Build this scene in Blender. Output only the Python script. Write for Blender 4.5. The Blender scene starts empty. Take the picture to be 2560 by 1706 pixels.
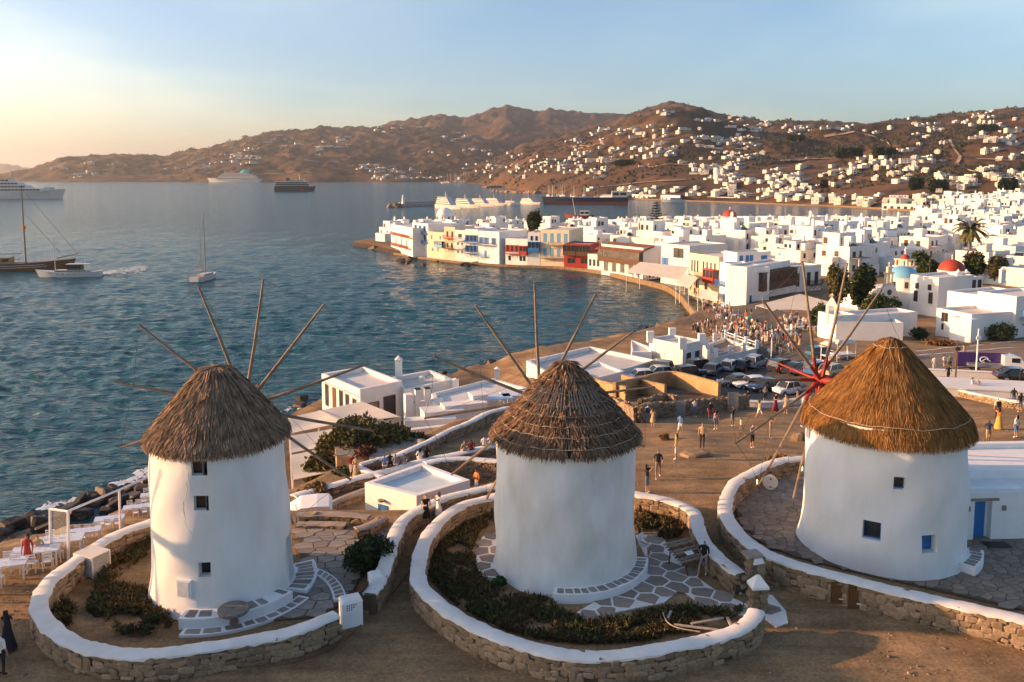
import bpy, math, random
import numpy as np
from mathutils import Vector, Matrix
R = math.radians
rng = random.Random(7)
SC = bpy.context.scene
COL = SC.collection
# ---------------------------------------------------------------- camera
F = 2100.0; PITCH = R(6.2); CZ = 30.0; HY = 430.0
PX = 1280.0; PY = HY + F*math.tan(PITCH)          # photo pixels, 2560 x 1706
cd = bpy.data.cameras.new('camera'); cam = bpy.data.objects.new('camera', cd); COL.objects.link(cam)
cam.location = (0, 0, CZ); cam.rotation_euler = (math.pi/2 - PITCH, 0, 0)
cd.sensor_width = 36; cd.lens = F/2560*36; cd.shift_y = (PY-853)/2560
cd.clip_start = .5; cd.clip_end = 40000
SC.camera = cam
# ---------------------------------------------------------------- sky and sun
SUN_AZ, SUN_EL = -88.0, 12.6                       # degrees, left of the view direction
w = bpy.data.worlds.new('World'); SC.world = w; w.use_nodes = True
nt = w.node_tree; bg = nt.nodes['Background']
sky = nt.nodes.new('ShaderNodeTexSky'); sky.sky_type = 'NISHITA'; sky.sun_disc = False
sky.sun_elevation = R(SUN_EL); sky.sun_rotation = R(SUN_AZ)
sky.altitude = 30; sky.air_density = 0.9; sky.dust_density = 1.7; sky.ozone_density = 2.5
# thin high cirrus, one even veil over the whole sky
tc = nt.nodes.new('ShaderNodeTexCoord'); mp = nt.nodes.new('ShaderNodeMapping')
mp.inputs['Scale'].default_value = (1.0, 2.2, 5.5); mp.inputs['Rotation'].default_value = (0, R(7), R(20))
nz = nt.nodes.new('ShaderNodeTexNoise'); nz.inputs['Scale'].default_value = 1.6; nz.inputs['Detail'].default_value = 7; nz.inputs['Distortion'].default_value = .5
rp = nt.nodes.new('ShaderNodeMapRange'); rp.inputs[1].default_value = .42; rp.inputs[2].default_value = .76; rp.inputs[3].default_value = .0; rp.inputs[4].default_value = .5
mx = nt.nodes.new('ShaderNodeMix'); mx.data_type = 'RGBA'
ml = nt.nodes.new('ShaderNodeMix'); ml.data_type = 'RGBA'; ml.blend_type = 'MULTIPLY'; ml.inputs[0].default_value = 1; ml.inputs[7].default_value = (2.3, 1.66, 1.15, 1)
nt.links.new(sky.outputs[0], ml.inputs[6]); nt.links.new(ml.outputs[2], mx.inputs[7])
nt.links.new(tc.outputs['Generated'], mp.inputs[0]); nt.links.new(mp.outputs[0], nz.inputs['Vector'])
nt.links.new(nz.outputs[0], rp.inputs[0]); nt.links.new(rp.outputs[0], mx.inputs[0])
nt.links.new(sky.outputs[0], mx.inputs[6]); nt.links.new(mx.outputs[2], bg.inputs[0])
bg.inputs[1].default_value = 0.125
sd = bpy.data.lights.new('sun', 'SUN'); sun = bpy.data.objects.new('sun', sd); COL.objects.link(sun)
sd.energy = 5.0; sd.angle = R(.55); sd.color = (1.0, .54, .24)
sv = Vector((math.sin(R(SUN_AZ))*math.cos(R(SUN_EL)), math.cos(R(SUN_AZ))*math.cos(R(SUN_EL)), math.sin(R(SUN_EL))))
sun.rotation_euler = sv.to_track_quat('Z', 'Y').to_euler()
SC.view_settings.view_transform = 'Standard'; SC.view_settings.look = 'None'
SC.view_settings.exposure = 1.02; SC.view_settings.gamma = 1; SC.view_settings.use_curve_mapping = False
SC.cycles.use_denoising = True; SC.cycles.max_bounces = 6; SC.cycles.diffuse_bounces = 3; SC.cycles.glossy_bounces = 3
SC.cycles.volume_bounces = 0
# ---------------------------------------------------------------- helpers
CP, SP = math.cos(PITCH), math.sin(PITCH)
def ray(x, y):
    a = (x-PX)/F; b = (PY-y)/F
    return Vector((a, CP+b*SP, -SP+b*CP))
def P(x, y, z=None, Y=None):
    d = ray(x, y)
    t = (z-CZ)/d.z if Y is None else Y/d.y
    return Vector((d.x*t, d.y*t, CZ+d.z*t))
def pix(v):
    X, Y, Z = v[0], v[1], v[2]-CZ
    fw = Y*CP - Z*SP; up = Y*SP + Z*CP
    return PX + F*X/fw, PY - F*up/fw
def smooth(a, b, x):
    t = np.clip((x-a)/(b-a), 0, 1); return t*t*(3-2*t)
def vnoise(x, y, seed=0):
    xi = np.floor(x).astype(np.int64); yi = np.floor(y).astype(np.int64)
    fx = x-xi; fy = y-yi; fx = fx*fx*(3-2*fx); fy = fy*fy*(3-2*fy)
    def h(i, j):
        n = (i*374761393 + j*668265263 + seed*1274126177) & 0x7fffffff
        n = ((n ^ (n >> 13))*1274126177) & 0x7fffffff
        return ((n ^ (n >> 16)) & 0xffff)/65535.0
    return (h(xi, yi)*(1-fx)+h(xi+1, yi)*fx)*(1-fy)+(h(xi, yi+1)*(1-fx)+h(xi+1, yi+1)*fx)*fy
def fbm(x, y, oct=4, seed=0):
    s = 0; a = .5
    for k in range(oct):
        s = s+a*vnoise(x*2**k, y*2**k, seed+k); a *= .5
    return s
def tag(o, label=None, cat=None, group=None, kind=None):
    if label: o['label'] = label
    if cat: o['category'] = cat
    if group: o['group'] = group
    if kind: o['kind'] = kind
    return o
def empty(name, loc, rz=0):
    o = bpy.data.objects.new(name, None); COL.objects.link(o)
    o.location = loc; o.rotation_euler = (0, 0, rz); o.empty_display_size = .2; return o
def link(name, me, parent=None, loc=None, rot=None, sc=None):
    o = bpy.data.objects.new(name, me); COL.objects.link(o)
    if parent: o.parent = parent
    if loc is not None: o.location = loc
    if rot is not None: o.rotation_euler = rot
    if sc is not None: o.scale = sc
    return o
def npmesh(name, v, f, mats=(), smooth_=False):
    """mesh from numpy arrays; f is (n,3) or (n,4)"""
    v = np.asarray(v, dtype=np.float32); f = np.asarray(f, dtype=np.int32)
    me = bpy.data.meshes.new(name); k = f.shape[1]
    me.vertices.add(len(v)); me.vertices.foreach_set('co', v.ravel())
    me.loops.add(f.size); me.loops.foreach_set('vertex_index', f.ravel())
    me.polygons.add(len(f)); me.polygons.foreach_set('loop_start', np.arange(0, f.size, k, dtype=np.int32))
    if smooth_: me.polygons.foreach_set('use_smooth', np.ones(len(f), dtype=bool))
    for m in mats: me.materials.append(m)
    me.update(calc_edges=True); return me
def gridmesh(name, Xg, Yg, Zg, mats, keep=None):
    n, m = Xg.shape; v = np.stack([Xg, Yg, Zg], -1).reshape(-1, 3)
    i = np.arange(n*m).reshape(n, m)
    f = np.stack([i[:-1, :-1], i[:-1, 1:], i[1:, 1:], i[1:, :-1]], -1).reshape(-1, 4)
    if keep is not None: f = f[keep.reshape(-1)]
    return npmesh(name, v, f, mats, True)
class MB:
    def __init__(s): s.v = []; s.f = []; s.m = []; s.cur = 0
    def add(s, vs, fs, m=None):
        b = len(s.v); s.v += [tuple(p) for p in vs]
        for q in fs: s.f.append(tuple(b+i for i in q)); s.m.append(s.cur if m is None else m)
        return s
    def box(s, c, d, rz=0, m=None, tilt=None):
        hx, hy, hz = d[0]/2, d[1]/2, d[2]/2
        M = Matrix.Rotation(rz, 3, 'Z')
        if tilt: M = M @ Matrix.Rotation(tilt[0], 3, tilt[1])
        vs = [Vector(c)+M @ Vector((x*hx, y*hy, z*hz)) for x, y, z in ((-1,-1,-1),(1,-1,-1),(1,1,-1),(-1,1,-1),(-1,-1,1),(1,-1,1),(1,1,1),(-1,1,1))]
        return s.add(vs, [(0,3,2,1),(4,5,6,7),(0,1,5,4),(1,2,6,5),(2,3,7,6),(3,0,4,7)], m)
    def bx(s, x0, x1, y0, y1, z0, z1, m=None):
        return s.box(((x0+x1)/2, (y0+y1)/2, (z0+z1)/2), (x1-x0, y1-y0, z1-z0), 0, m)
    def prism(s, poly, z0, z1, m=None, inset=0):
        n = len(poly); cx = sum(p[0] for p in poly)/n; cy = sum(p[1] for p in poly)/n; k = 1-inset
        vs = [(p[0], p[1], z0) for p in poly]+[(cx+(p[0]-cx)*k, cy+(p[1]-cy)*k, z1) for p in poly]
        return s.add(vs, [tuple(range(n))[::-1], tuple(range(n, 2*n))]+[(i, (i+1) % n, n+(i+1) % n, n+i) for i in range(n)], m)
    def tube(s, pts, rad, n=8, m=None, cap=True):
        pts = [Vector(p) for p in pts]; k = len(pts)
        if not hasattr(rad, '__len__'): rad = [rad]*k
        vs = []; 
        for i, p in enumerate(pts):
            t = (pts[min(i+1, k-1)]-pts[max(i-1, 0)]).normalized()
            u = t.orthogonal().normalized() if i == 0 else (u-t*u.dot(t)).normalized()
            w_ = t.cross(u)
            for j in range(n):
                a = 2*math.pi*j/n; vs.append(p+(u*math.cos(a)+w_*math.sin(a))*rad[i])
        fs = [(i*n+j, i*n+(j+1) % n, (i+1)*n+(j+1) % n, (i+1)*n+j) for i in range(k-1) for j in range(n)]
        if cap: fs += [tuple(range(n))[::-1], tuple(range((k-1)*n, k*n))]
        return s.add(vs, fs, m)
    def lathe(s, prof, n=24, c=(0, 0, 0), m=None, a0=0, a1=2*math.pi, sx=1, sy=1):
        full = abs(a1-a0-2*math.pi) < 1e-6; k = n if full else n+1; vs = []
        for r, z in prof:
            for j in range(k):
                a = a0+(a1-a0)*j/n; vs.append((c[0]+r*math.cos(a)*sx, c[1]+r*math.sin(a)*sy, c[2]+z))
        fs = []
        for i in range(len(prof)-1):
            for j in range(n):
                j2 = (j+1) % k; fs.append((i*k+j, i*k+j2, (i+1)*k+j2, (i+1)*k+j))
        return s.add(vs, fs, m)
    def build(s, name, mats, parent=None, loc=None, rz=0, smooth_=False, link_=True):
        me = bpy.data.meshes.new(name); me.from_pydata(s.v, [], s.f)
        if not isinstance(mats, (list, tuple)): mats = [mats]
        for q in mats: me.materials.append(q)
        me.polygons.foreach_set('material_index', s.m)
        if smooth_: me.polygons.foreach_set('use_smooth', [True]*len(s.f))
        me.update()
        if smooth_:
            try: me.set_sharp_from_angle(angle=R(40))
            except Exception: pass
        if not link_: return me
        return link(name, me, parent, loc, (0, 0, rz) if rz else None)
def copy_tree(o, parent=None):
    c = o.copy(); COL.objects.link(c); c.parent = parent
    if o.name not in KIDS: KIDS[o.name] = list(o.children)
    for ch in KIDS[o.name]: copy_tree(ch, c)
    return c
KIDS = {}
def crom(pts, n=6, closed=False):
    pts = [Vector(p) for p in pts]; k = len(pts); out = []
    seg = k if closed else k-1
    for i in range(seg):
        g = (lambda j: pts[j % k]) if closed else (lambda j: pts[max(0, min(k-1, j))])
        p0, p1, p2, p3 = g(i-1), g(i), g(i+1), g(i+2)
        for j in range(n):
            t = j/n
            out.append(.5*((2*p1)+(p2-p0)*t+(2*p0-5*p1+4*p2-p3)*t*t+(3*p1-p0-3*p2+p3)*t**3))
    if not closed: out.append(pts[-1])
    return out
def resample(pts, step):
    out = [pts[0].copy()]; acc = 0
    for a, b in zip(pts, pts[1:]):
        L = (b-a).length; t = step-acc
        while t <= L and L > 0:
            out.append(a.lerp(b, t/L)); t += step
        acc = (acc+L) % step
    return out
# ---------------------------------------------------------------- materials
MATS = {}
def M(name, c, rough=.85, var=.12, scale=4., bump=0., bscale=None, metal=0., objvar=0., c2=None, island=0., coord='Object', spec=.3, detail=5, stretch=None, emit=0., coat=0.):
    if name in MATS: return MATS[name]
    m = bpy.data.materials.new(name); m.use_nodes = True; t = m.node_tree; b = t.nodes['Principled BSDF']
    b.inputs['Roughness'].default_value = rough; b.inputs['Metallic'].default_value = metal
    b.inputs['Specular IOR Level'].default_value = spec
    if coat: b.inputs['Coat Weight'].default_value = coat
    c = (*c, 1); src = None; L = t.links.new
    co = t.nodes.new('ShaderNodeTexCoord'); vec = co.outputs[coord]
    if stretch:
        q = t.nodes.new('ShaderNodeMapping'); q.inputs['Scale'].default_value = stretch; L(vec, q.inputs[0]); vec = q.outputs[0]
    col_ = t.nodes.new('ShaderNodeMix'); col_.data_type = 'RGBA'
    k = var
    ca = tuple(min(1, x*(1-k)) for x in c[:3])+(1,); cb = tuple(min(1, x*(1+k)) for x in c[:3])+(1,)
    if c2: ca, cb = c, (*c2, 1)
    col_.inputs[6].default_value = ca; col_.inputs[7].default_value = cb
    n = t.nodes.new('ShaderNodeTexNoise'); n.inputs['Scale'].default_value = scale; n.inputs['Detail'].default_value = detail; n.inputs['Roughness'].default_value = .62
    L(vec, n.inputs['Vector'])
    mr = t.nodes.new('ShaderNodeMapRange'); mr.inputs[1].default_value = .32; mr.inputs[2].default_value = .68
    L(n.outputs[0], mr.inputs[0]); L(mr.outputs[0], col_.inputs[0]); src = col_.outputs[2]
    for amt, out in ((objvar, 'o'), (island, 'i')):
        if amt:
            if out == 'o': r = t.nodes.new('ShaderNodeObjectInfo').outputs['Random']
            else: r = t.nodes.new('ShaderNodeNewGeometry').outputs['Random Per Island']
            q = t.nodes.new('ShaderNodeMapRange'); q.inputs[3].default_value = 1-amt; q.inputs[4].default_value = 1+amt*.8
            L(r, q.inputs[0])
            mu = t.nodes.new('ShaderNodeMix'); mu.data_type = 'RGBA'; mu.blend_type = 'MULTIPLY'; mu.inputs[0].default_value = 1
            L(src, mu.inputs[6]); L(q.outputs[0], mu.inputs[7]); src = mu.outputs[2]
    L(src, b.inputs['Base Color'])
    if emit:
        L(src, b.inputs['Emission Color']); b.inputs['Emission Strength'].default_value = emit
    if bump:
        n2 = t.nodes.new('ShaderNodeTexNoise'); n2.inputs['Scale'].default_value = bscale or scale*4; n2.inputs['Detail'].default_value = 6
        L(vec, n2.inputs['Vector'])
        bp = t.nodes.new('ShaderNodeBump'); bp.inputs['Strength'].default_value = min(1, bump*4); bp.inputs['Distance'].default_value = bump
        L(n2.outputs[0], bp.inputs['Height']); L(bp.outputs[0], b.inputs['Normal'])
    MATS[name] = m; return m
def glass(name, c=(.02, .025, .03), rough=.08):
    return M(name, c, rough, .2, 3, spec=.6)
WHITE = M('whitewash', (.80, .79, .77), .9, .05, 1.3, .012, 7)
WHITE2 = M('whitewash_house', (.76, .735, .69), .9, .07, .35, .03, 2, objvar=.10)
HWHITE = M('whitewash_hill_house', (.66, .61, .54), .9, .08, .2, objvar=.22)
COPING = M('whitewashed_coping', (.76, .745, .72), .92, .1, 1.4, .03, 7, c2=(.66, .63, .58))
CREAM = M('cream_plaster', (.70, .60, .42), .9, .08, .6)
ROOFP = M('cement_roof', (.60, .57, .53), .9, .12, .5, objvar=.12)
DARK = glass('window_dark', (.025, .028, .032), .15)
BLUE = M('blue_paint', (.035, .16, .42), .5, .1, 3)
LBLUE = M('light_blue_paint', (.14, .36, .55), .5, .1, 3)
RED = M('red_paint', (.36, .035, .025), .55, .12, 3)
BROWN = M('brown_wood', (.11, .055, .03), .75, .25, 3, .01)
GREYW = M('weathered_wood', (.26, .21, .165), .85, .25, 3, .01, stretch=(1, 1, 8))
POLE = M('weathered_pole', (.23, .17, .12), .85, .3, 2.5, .008)
STRAWROPE = M('pale_rope', (.40, .32, .23), .9, .15, 6)
WIRE = M('dark_cable', (.10, .085, .07), .8)
METAL = M('grey_metal', (.35, .36, .38), .45, .1, 4, metal=.6)
WPAINT = M('white_paint', (.78, .78, .77), .5, .05, 3)
BLACKP = M('black_paint', (.02, .02, .022), .5)
STONE = M('field_stone', (.21, .145, .09), .95, .28, 3.2, .03, 14, objvar=.32, c2=(.34, .245, .16))
MORTAR = M('dark_joint', (.085, .06, .042), .95, .2, 4, .02)
FLAG = M('grey_flagstone', (.22, .19, .165), .85, .2, 2.5, .012, 12, objvar=.22, c2=(.33, .29, .25))
# ---------------------------------------------------------------- terrain
SHORE = [(-70,10),(-52,46),(-46.5,54),(-42.5,60),(-38.5,65.5),(-35.5,73),(-33.5,80),(-30.5,92),(-28,106),(-24,112),(-16,118),(-6,126),(4,133),(12,140),(22,152),(30,163),(35,172),(38,181),(43,195),(48,212),(49.5,224),(46,238),(41,251),(23,279),(3,286),(-26,299),(-42,303),(-57,329),(-67,343),(-60,362),(-48,380),(0,394),(90,404),(180,410),(225,450),(262,520),(300,605),(420,640),(900,700),(900,10)]
_sa = np.array(SHORE, float); _sb = np.roll(_sa, -1, 0)
def shore_d(X, Y):
    """signed distance to the shoreline, positive on land"""
    X = np.asarray(X, float); Y = np.asarray(Y, float)
    d = np.full(X.shape, 1e9); ins = np.zeros(X.shape, bool)
    for (ax, ay), (bx, by) in zip(_sa, _sb):
        ex, ey = bx-ax, by-ay; t = np.clip(((X-ax)*ex+(Y-ay)*ey)/(ex*ex+ey*ey), 0, 1)
        d = np.minimum(d, np.hypot(X-ax-t*ex, Y-ay-t*ey))
        c = ((ay > Y) != (by > Y)); xx = ax+(Y-ay)*ex/(ey if abs(ey) > 1e-9 else 1e-9)
        ins ^= (c & (X < xx))
    return np.where(ins, d, -d)
def prof(pts, Y):
    a = np.array(pts, float); return np.interp(Y, a[:, 0], a[:, 1])
Z0 = 11.5
def base_z(X, Y):
    X = np.asarray(X, float); Y = np.asarray(Y, float)
    l2 = prof([(0,11.5),(40,11.4),(45,9.0),(51,5.6),(57,4.0),(66,2.4),(75,1.9),(100,2),(700,2)], Y)
    l1 = prof([(0,11.5),(44.5,11.5),(48,9.3),(70,8.9),(74,8.5),(79,4.6),(92,3.0),(110,2.2),(700,2.4)], Y)
    r1 = prof([(0,11.5),(52,11.5),(62,10),(72,8.2),(82,6.6),(95,5),(115,4),(140,3),(200,2.5),(400,3),(700,4)], Y)
    r2 = prof([(0,11.5),(55,11.2),(74,9.4),(105,7),(126,6),(200,4.5),(400,5),(700,7)], Y)
    xb = np.interp(Y, [46, 54, 58, 72, 80], [-18, -13.5, -11.5, -2.5, 0.]); a = smooth(xb-4.5, xb-.6, X); z = l2*(1-a)+l1*a
    b = smooth(-4, 5, X); z = z*(1-b)+r1*b
    c = smooth(20+Y*.1, 34+Y*.1, X); z = z*(1-c)+r2*c
    return z
def ground_z(X, Y):
    X = np.asarray(X, float); Y = np.asarray(Y, float)
    d = shore_d(X, Y); g = base_z(X, Y)
    beach = smooth(165, 180, Y)*(1-smooth(205, 216, Y))
    wdt = np.where(Y > 215, 2.0, 7.0)*(1-beach)+26*beach
    k = smooth(0, 1, np.clip(d/wdt, 0, 1))
    rocky = (1-beach)*np.exp(-np.abs(d-2)/6)*(Y < 140)
    z = g*k-.5+rocky*(fbm(X*.35, Y*.35, 4, 3)-.42)*2.6+.5*smooth(0, 4, d)
    out = -.6+d*.25+rocky*(fbm(X*.35, Y*.35, 4, 3)-.40)*3.2
    z = np.where(d > 0, z, np.maximum(out, -5))
    rough = smooth(49, 56, Y)*(1-smooth(120, 160, Y))
    return z + rough*(fbm(X*.22, Y*.22, 3, 9)-.45)*.5 + (fbm(X*1.1, Y*1.1, 3, 5)-.45)*.07*(d > 3)
def gz(x, y): return float(ground_z(np.array([x]), np.array([y]))[0])
def G(x, y):
    """the photo pixel dropped onto the ground"""
    d = ray(x, y); t = np.geomspace(20, 800, 260)
    g = ground_z(d.x*t, d.y*t)-(CZ+d.z*t); i = np.argmax(g > 0)
    tt = t[i]; a = t[max(i-1, 0)]; t2 = np.linspace(a, tt, 24); g = ground_z(d.x*t2, d.y*t2)-(CZ+d.z*t2)
    tt = t2[np.argmax(g > 0)]
    return Vector((d.x*tt, d.y*tt, CZ+d.z*tt))
az = np.radians(np.linspace(-50, 50, 420))
dd = np.concatenate([np.linspace(12, 60, 150), np.geomspace(60.3, 760, 270)])
A, D = np.meshgrid(az, dd); Xg = np.sin(A)/np.cos(A)*D; Yg = D
EARTH = M('dry_earth', (.190, .118, .058), .97, .2, .35, .08, 3.2, c2=(.37, .235, .120), detail=10)
def earth_extra(m):
    t = m.node_tree; b = t.nodes['Principled BSDF']; L = t.links.new
    old = b.inputs['Base Color'].links[0].from_socket
    co = t.nodes.new('ShaderNodeTexCoord')
    n = t.nodes.new('ShaderNodeTexNoise'); n.inputs['Scale'].default_value = 9; n.inputs['Detail'].default_value = 6; L(co.outputs['Object'], n.inputs['Vector'])
    r = t.nodes.new('ShaderNodeMapRange'); r.inputs[1].default_value = .35; r.inputs[2].default_value = .7; r.inputs[3].default_value = .72; r.inputs[4].default_value = 1.2; L(n.outputs[0], r.inputs[0])
    mu = t.nodes.new('ShaderNodeMix'); mu.data_type = 'RGBA'; mu.blend_type = 'MULTIPLY'; mu.inputs[0].default_value = 1
    L(old, mu.inputs[6]); L(r.outputs[0], mu.inputs[7])
    q2 = t.nodes.new('ShaderNodeMapping'); q2.inputs['Scale'].default_value = (.10, .55, 1); q2.inputs['Rotation'].default_value = (0, 0, R(12)); L(co.outputs['Object'], q2.inputs[0])
    n3 = t.nodes.new('ShaderNodeTexNoise'); n3.inputs['Scale'].default_value = 1.6; n3.inputs['Detail'].default_value = 7; n3.inputs['Roughness'].default_value = .7; L(q2.outputs[0], n3.inputs['Vector'])
    r3 = t.nodes.new('ShaderNodeMapRange'); r3.inputs[1].default_value = .38; r3.inputs[2].default_value = .62; r3.inputs[3].default_value = .72; r3.inputs[4].default_value = 1.15; L(n3.outputs[0], r3.inputs[0])
    m3 = t.nodes.new('ShaderNodeMix'); m3.data_type = 'RGBA'; m3.blend_type = 'MULTIPLY'; m3.inputs[0].default_value = 1; L(mu.outputs[2], m3.inputs[6]); L(r3.outputs[0], m3.inputs[7]); mu = m3
    # bare dark rock along the water's edge (low ground)
    g = t.nodes.new('ShaderNodeNewGeometry'); s = t.nodes.new('ShaderNodeSeparateXYZ'); L(g.outputs['Position'], s.inputs[0])
    q = t.nodes.new('ShaderNodeMapRange'); q.inputs[1].default_value = 1.0; q.inputs[2].default_value = 2.7; q.inputs[3].default_value = 1; q.inputs[4].default_value = 0; L(s.outputs['Z'], q.inputs[0])
    v = t.nodes.new('ShaderNodeMix'); v.data_type = 'RGBA'; v.inputs[7].default_value = (.055, .040, .028, 1)
    L(q.outputs[0], v.inputs[0]); L(mu.outputs[2], v.inputs[6]); L(v.outputs[2], b.inputs['Base Color'])
earth_extra(EARTH)
ground = link('ground', gridmesh('ground', Xg, Yg, ground_z(Xg, Yg), [EARTH])); tag(ground, kind='structure')
# ---------------------------------------------------------------- hills across the bay
def lin(pts, x):
    a = np.array(pts, float); return np.interp(x, a[:, 0], a[:, 1])
CR_A = [(1040,446,2700),(1130,436,2800),(1220,405,2900),(1310,362,2950),(1440,332,2950),(1560,293,2950),(1620,275,3000),(1665,261,3000),(1720,270,2900),(1800,292,2700),(1900,304,2400),(2050,309,2100),(2150,313,2000),(2230,305,1900),(2300,297,1800),(2450,280,1700),(2560,271,1600),(2800,262,1600),(3300,270,1600)]
BS_A = [(1040,2640),(1130,2450),(1200,2050),(1260,1500),(1310,1260),(1400,1130),(1500,1020),(1700,880),(2000,765),(2300,640),(2560,600),(3300,560)]
CR_B = [(300,470,4000),(650,420,4100),(850,345,4300),(950,318,4400),(1000,305,4500),(1060,296,4500),(1110,288,4500),(1150,298,4500),(1200,284,4500),(1265,266,4600),(1300,272,4600),(1335,281,4600),(1375,275,4600),(1420,283,4600),(1500,286,4600),(1580,292,4600),(1700,310,4600),(2400,330,4600)]
CR_C = [(-700,440,3000),(0,440,3000),(95,420,3000),(160,396,3100),(290,387,3200),(420,391,3300),(545,366,3400),(620,345,3500),(690,331,3600),(800,322,3700),(900,320,3800),(1000,318,3800),(1100,322,3800),(1200,345,3600),(1300,380,3400),(1500,420,3300)]
CR_D = [(380,455,2600),(480,430,2700),(560,412,2750),(640,392,2800),(730,378,2850),(800,392,2850),(900,400,2850),(1000,415,2800),(1130,430,2750),(1250,452,2700),(1500,460,2700)]
CR_E = [(-900,395,9000),(-100,402,9000),(20,408,9000),(90,424,9000),(150,450,9000)]
def crest(C, x):
    y = lin([(p[0], p[1]) for p in C], x); d = lin([(p[0], p[2]) for p in C], x); return d, CZ+(HY-y)/F*d
_bx = np.arange(900, 3400, 5.); _by = np.interp(_bx, [p[0] for p in BS_A], [p[1] for p in BS_A]); _k = np.exp(-np.linspace(-2.5, 2.5, 61)**2); _by = np.convolve(np.pad(_by, 30, 'edge'), _k/_k.sum(), 'valid')
def base_a(x): return np.interp(x, _bx, _by)
def layer(C, d0, x, D, e=.8, seed=0, namp=.10):
    dc, zc = crest(C, x); dc = (crest(C, x-70)[0]+2*dc+crest(C, x+70)[0])/4; t = np.clip((D-d0)/(dc-d0), 0, None)
    X = (x-PX)/F*D
    wob = (fbm(X*.0016+9, D*.0016, 4, seed)-.47)*2
    up = np.clip(t, 0, 1); sh = up**(e+.22*wob)
    z = zc*np.where(t <= 1, sh, np.clip(1-(t-1)*.7, 0, 1))
    n = (fbm(X*.0055+7, D*.0055, 5, seed+20)-.47)*namp*np.abs(zc)*5*np.clip(up*2.5, 0, 1)*np.clip(1.02-up, 0, 1)
    n += (fbm(X*.03, D*.03, 4, seed+30)-.45)*26*np.clip(up*3, 0, 1)*(up < 1.1)*(.25+.75*D/2500)
    return np.where(D < d0, -8, z+n)
def hills_z(x, D):
    zA = layer(CR_A, base_a(x), x, D, .86, 1, .16)
    zB = layer(CR_B, 3000+0*x, x, D, 1.0, 2)
    zC = layer(CR_C, 2540+40*np.sin(x*.02), x, D, .9, 3)
    zD = layer(CR_D, 2480+30*np.sin(x*.03), x, D, .85, 4)
    return np.maximum(np.maximum(zA, zB), np.maximum(zC, zD))
xs = np.linspace(-300, 2900, 620); ds = np.concatenate([np.geomspace(580, 3600, 330), np.linspace(3620, 5200, 60)])
xx, DD = np.meshgrid(xs, ds); zz = hills_z(xx, DD)
HILL = M('dry_hillside', (.042, .024, .014), .98, .3, .007, c2=(.165, .085, .038), detail=14, bump=2.5, bscale=.045)
def hill_extra(m):
    t = m.node_tree; b = t.nodes['Principled BSDF']; L = t.links.new
    old = b.inputs['Base Color'].links[0].from_socket; co = t.nodes.new('ShaderNodeTexCoord')
    n = t.nodes.new('ShaderNodeTexNoise'); n.inputs['Scale'].default_value = .03; n.inputs['Detail'].default_value = 9; n.inputs['Roughness'].default_value = .7; L(co.outputs['Object'], n.inputs['Vector'])
    r = t.nodes.new('ShaderNodeMapRange'); r.inputs[1].default_value = .47; r.inputs[2].default_value = .60; L(n.outputs[0], r.inputs[0])
    v = t.nodes.new('ShaderNodeMix'); v.data_type = 'RGBA'; v.inputs[7].default_value = (.028, .023, .012, 1)
    L(r.outputs[0], v.inputs[0]); L(old, v.inputs[6]); L(v.outputs[2], b.inputs['Base Color'])
hill_extra(HILL)
keep = (zz[:-1, :-1] > -7) | (zz[1:, 1:] > -7) | (zz[1:, :-1] > -7) | (zz[:-1, 1:] > -7)
hills = link('hills', gridmesh('hills', (xx-PX)/F*DD, DD, zz, [HILL], keep)); tag(hills, kind='structure')
xs2 = np.linspace(-900, 200, 90); ds2 = np.linspace(8000, 10500, 14); x2, D2 = np.meshgrid(xs2, ds2)
isl = link('far_island', gridmesh('far_island', (x2-PX)/F*D2, D2, layer(CR_E, 8200+0*x2, x2, D2, .7, 6, .05), [HILL])); tag(isl, kind='structure')
def HG(x, y):
    """photo pixel dropped onto the hills: (point or None)"""
    d = ray(x, y)
    def cut(t):
        X, Y, Z = d.x*t, d.y*t, CZ+d.z*t
        return (hills_z(PX+F*X/Y, Y)-Z) > 0
    t = np.linspace(585, 4800, 420)/d.y; ok = cut(t)
    if not ok.any(): return None
    i = int(np.argmax(ok)); t = np.linspace(t[max(i-1, 0)], t[i], 14); t = t[int(np.argmax(cut(t)))]
    X, Y = d.x*t, d.y*t; return Vector((X, Y, float(hills_z(np.array([PX+F*X/Y]), np.array([Y]))[0])))
# ---------------------------------------------------------------- sea
az = np.tan(np.radians(np.linspace(-50, 50, 900)))
dd = np.concatenate([np.geomspace(58, 2600, 860), np.geomspace(2800, 30000, 12)])
A, D = np.meshgrid(az, dd); Xg = A*D; Yg = D; H = np.zeros_like(D)
r_ = np.random.RandomState(3); wd = R(200)           # waves run towards the camera and a little to the left
cell = np.maximum(np.gradient(dd)[:, None]*np.ones_like(D), D*(az[1]-az[0]))
for k in range(70):
    lam = 1.1*(5.5/1.1)**(k/69); th = wd+r_.normal(0, .42); kk = 2*math.pi/lam
    amp = .0100*lam**.85*r_.uniform(.6, 1.4); att = smooth(1.8, 4.0, lam/cell)
    ph = kk*(Xg*math.sin(th)+Yg*math.cos(th))+r_.uniform(0, 6.28)
    H += amp*att*(np.sin(ph)+.22*np.cos(2*ph))
H *= .55+.75*fbm(Xg*.012, Yg*.012, 3, 8)
sd_ = shore_d(Xg, Yg); H *= .35+.65*smooth(3, 45, -sd_)
H *= 1-.6*smooth(480, 560, Yg)*smooth(-60, 20, Xg)
SEA = bpy.data.materials.new('sea_water'); SEA.use_nodes = True
t = SEA.node_tree; b = t.nodes['Principled BSDF']; L = t.links.new
b.inputs['Roughness'].default_value = .12; b.inputs['IOR'].default_value = 1.33; b.inputs['Specular IOR Level'].default_value = .34
co = t.nodes.new('ShaderNodeTexCoord')
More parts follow.
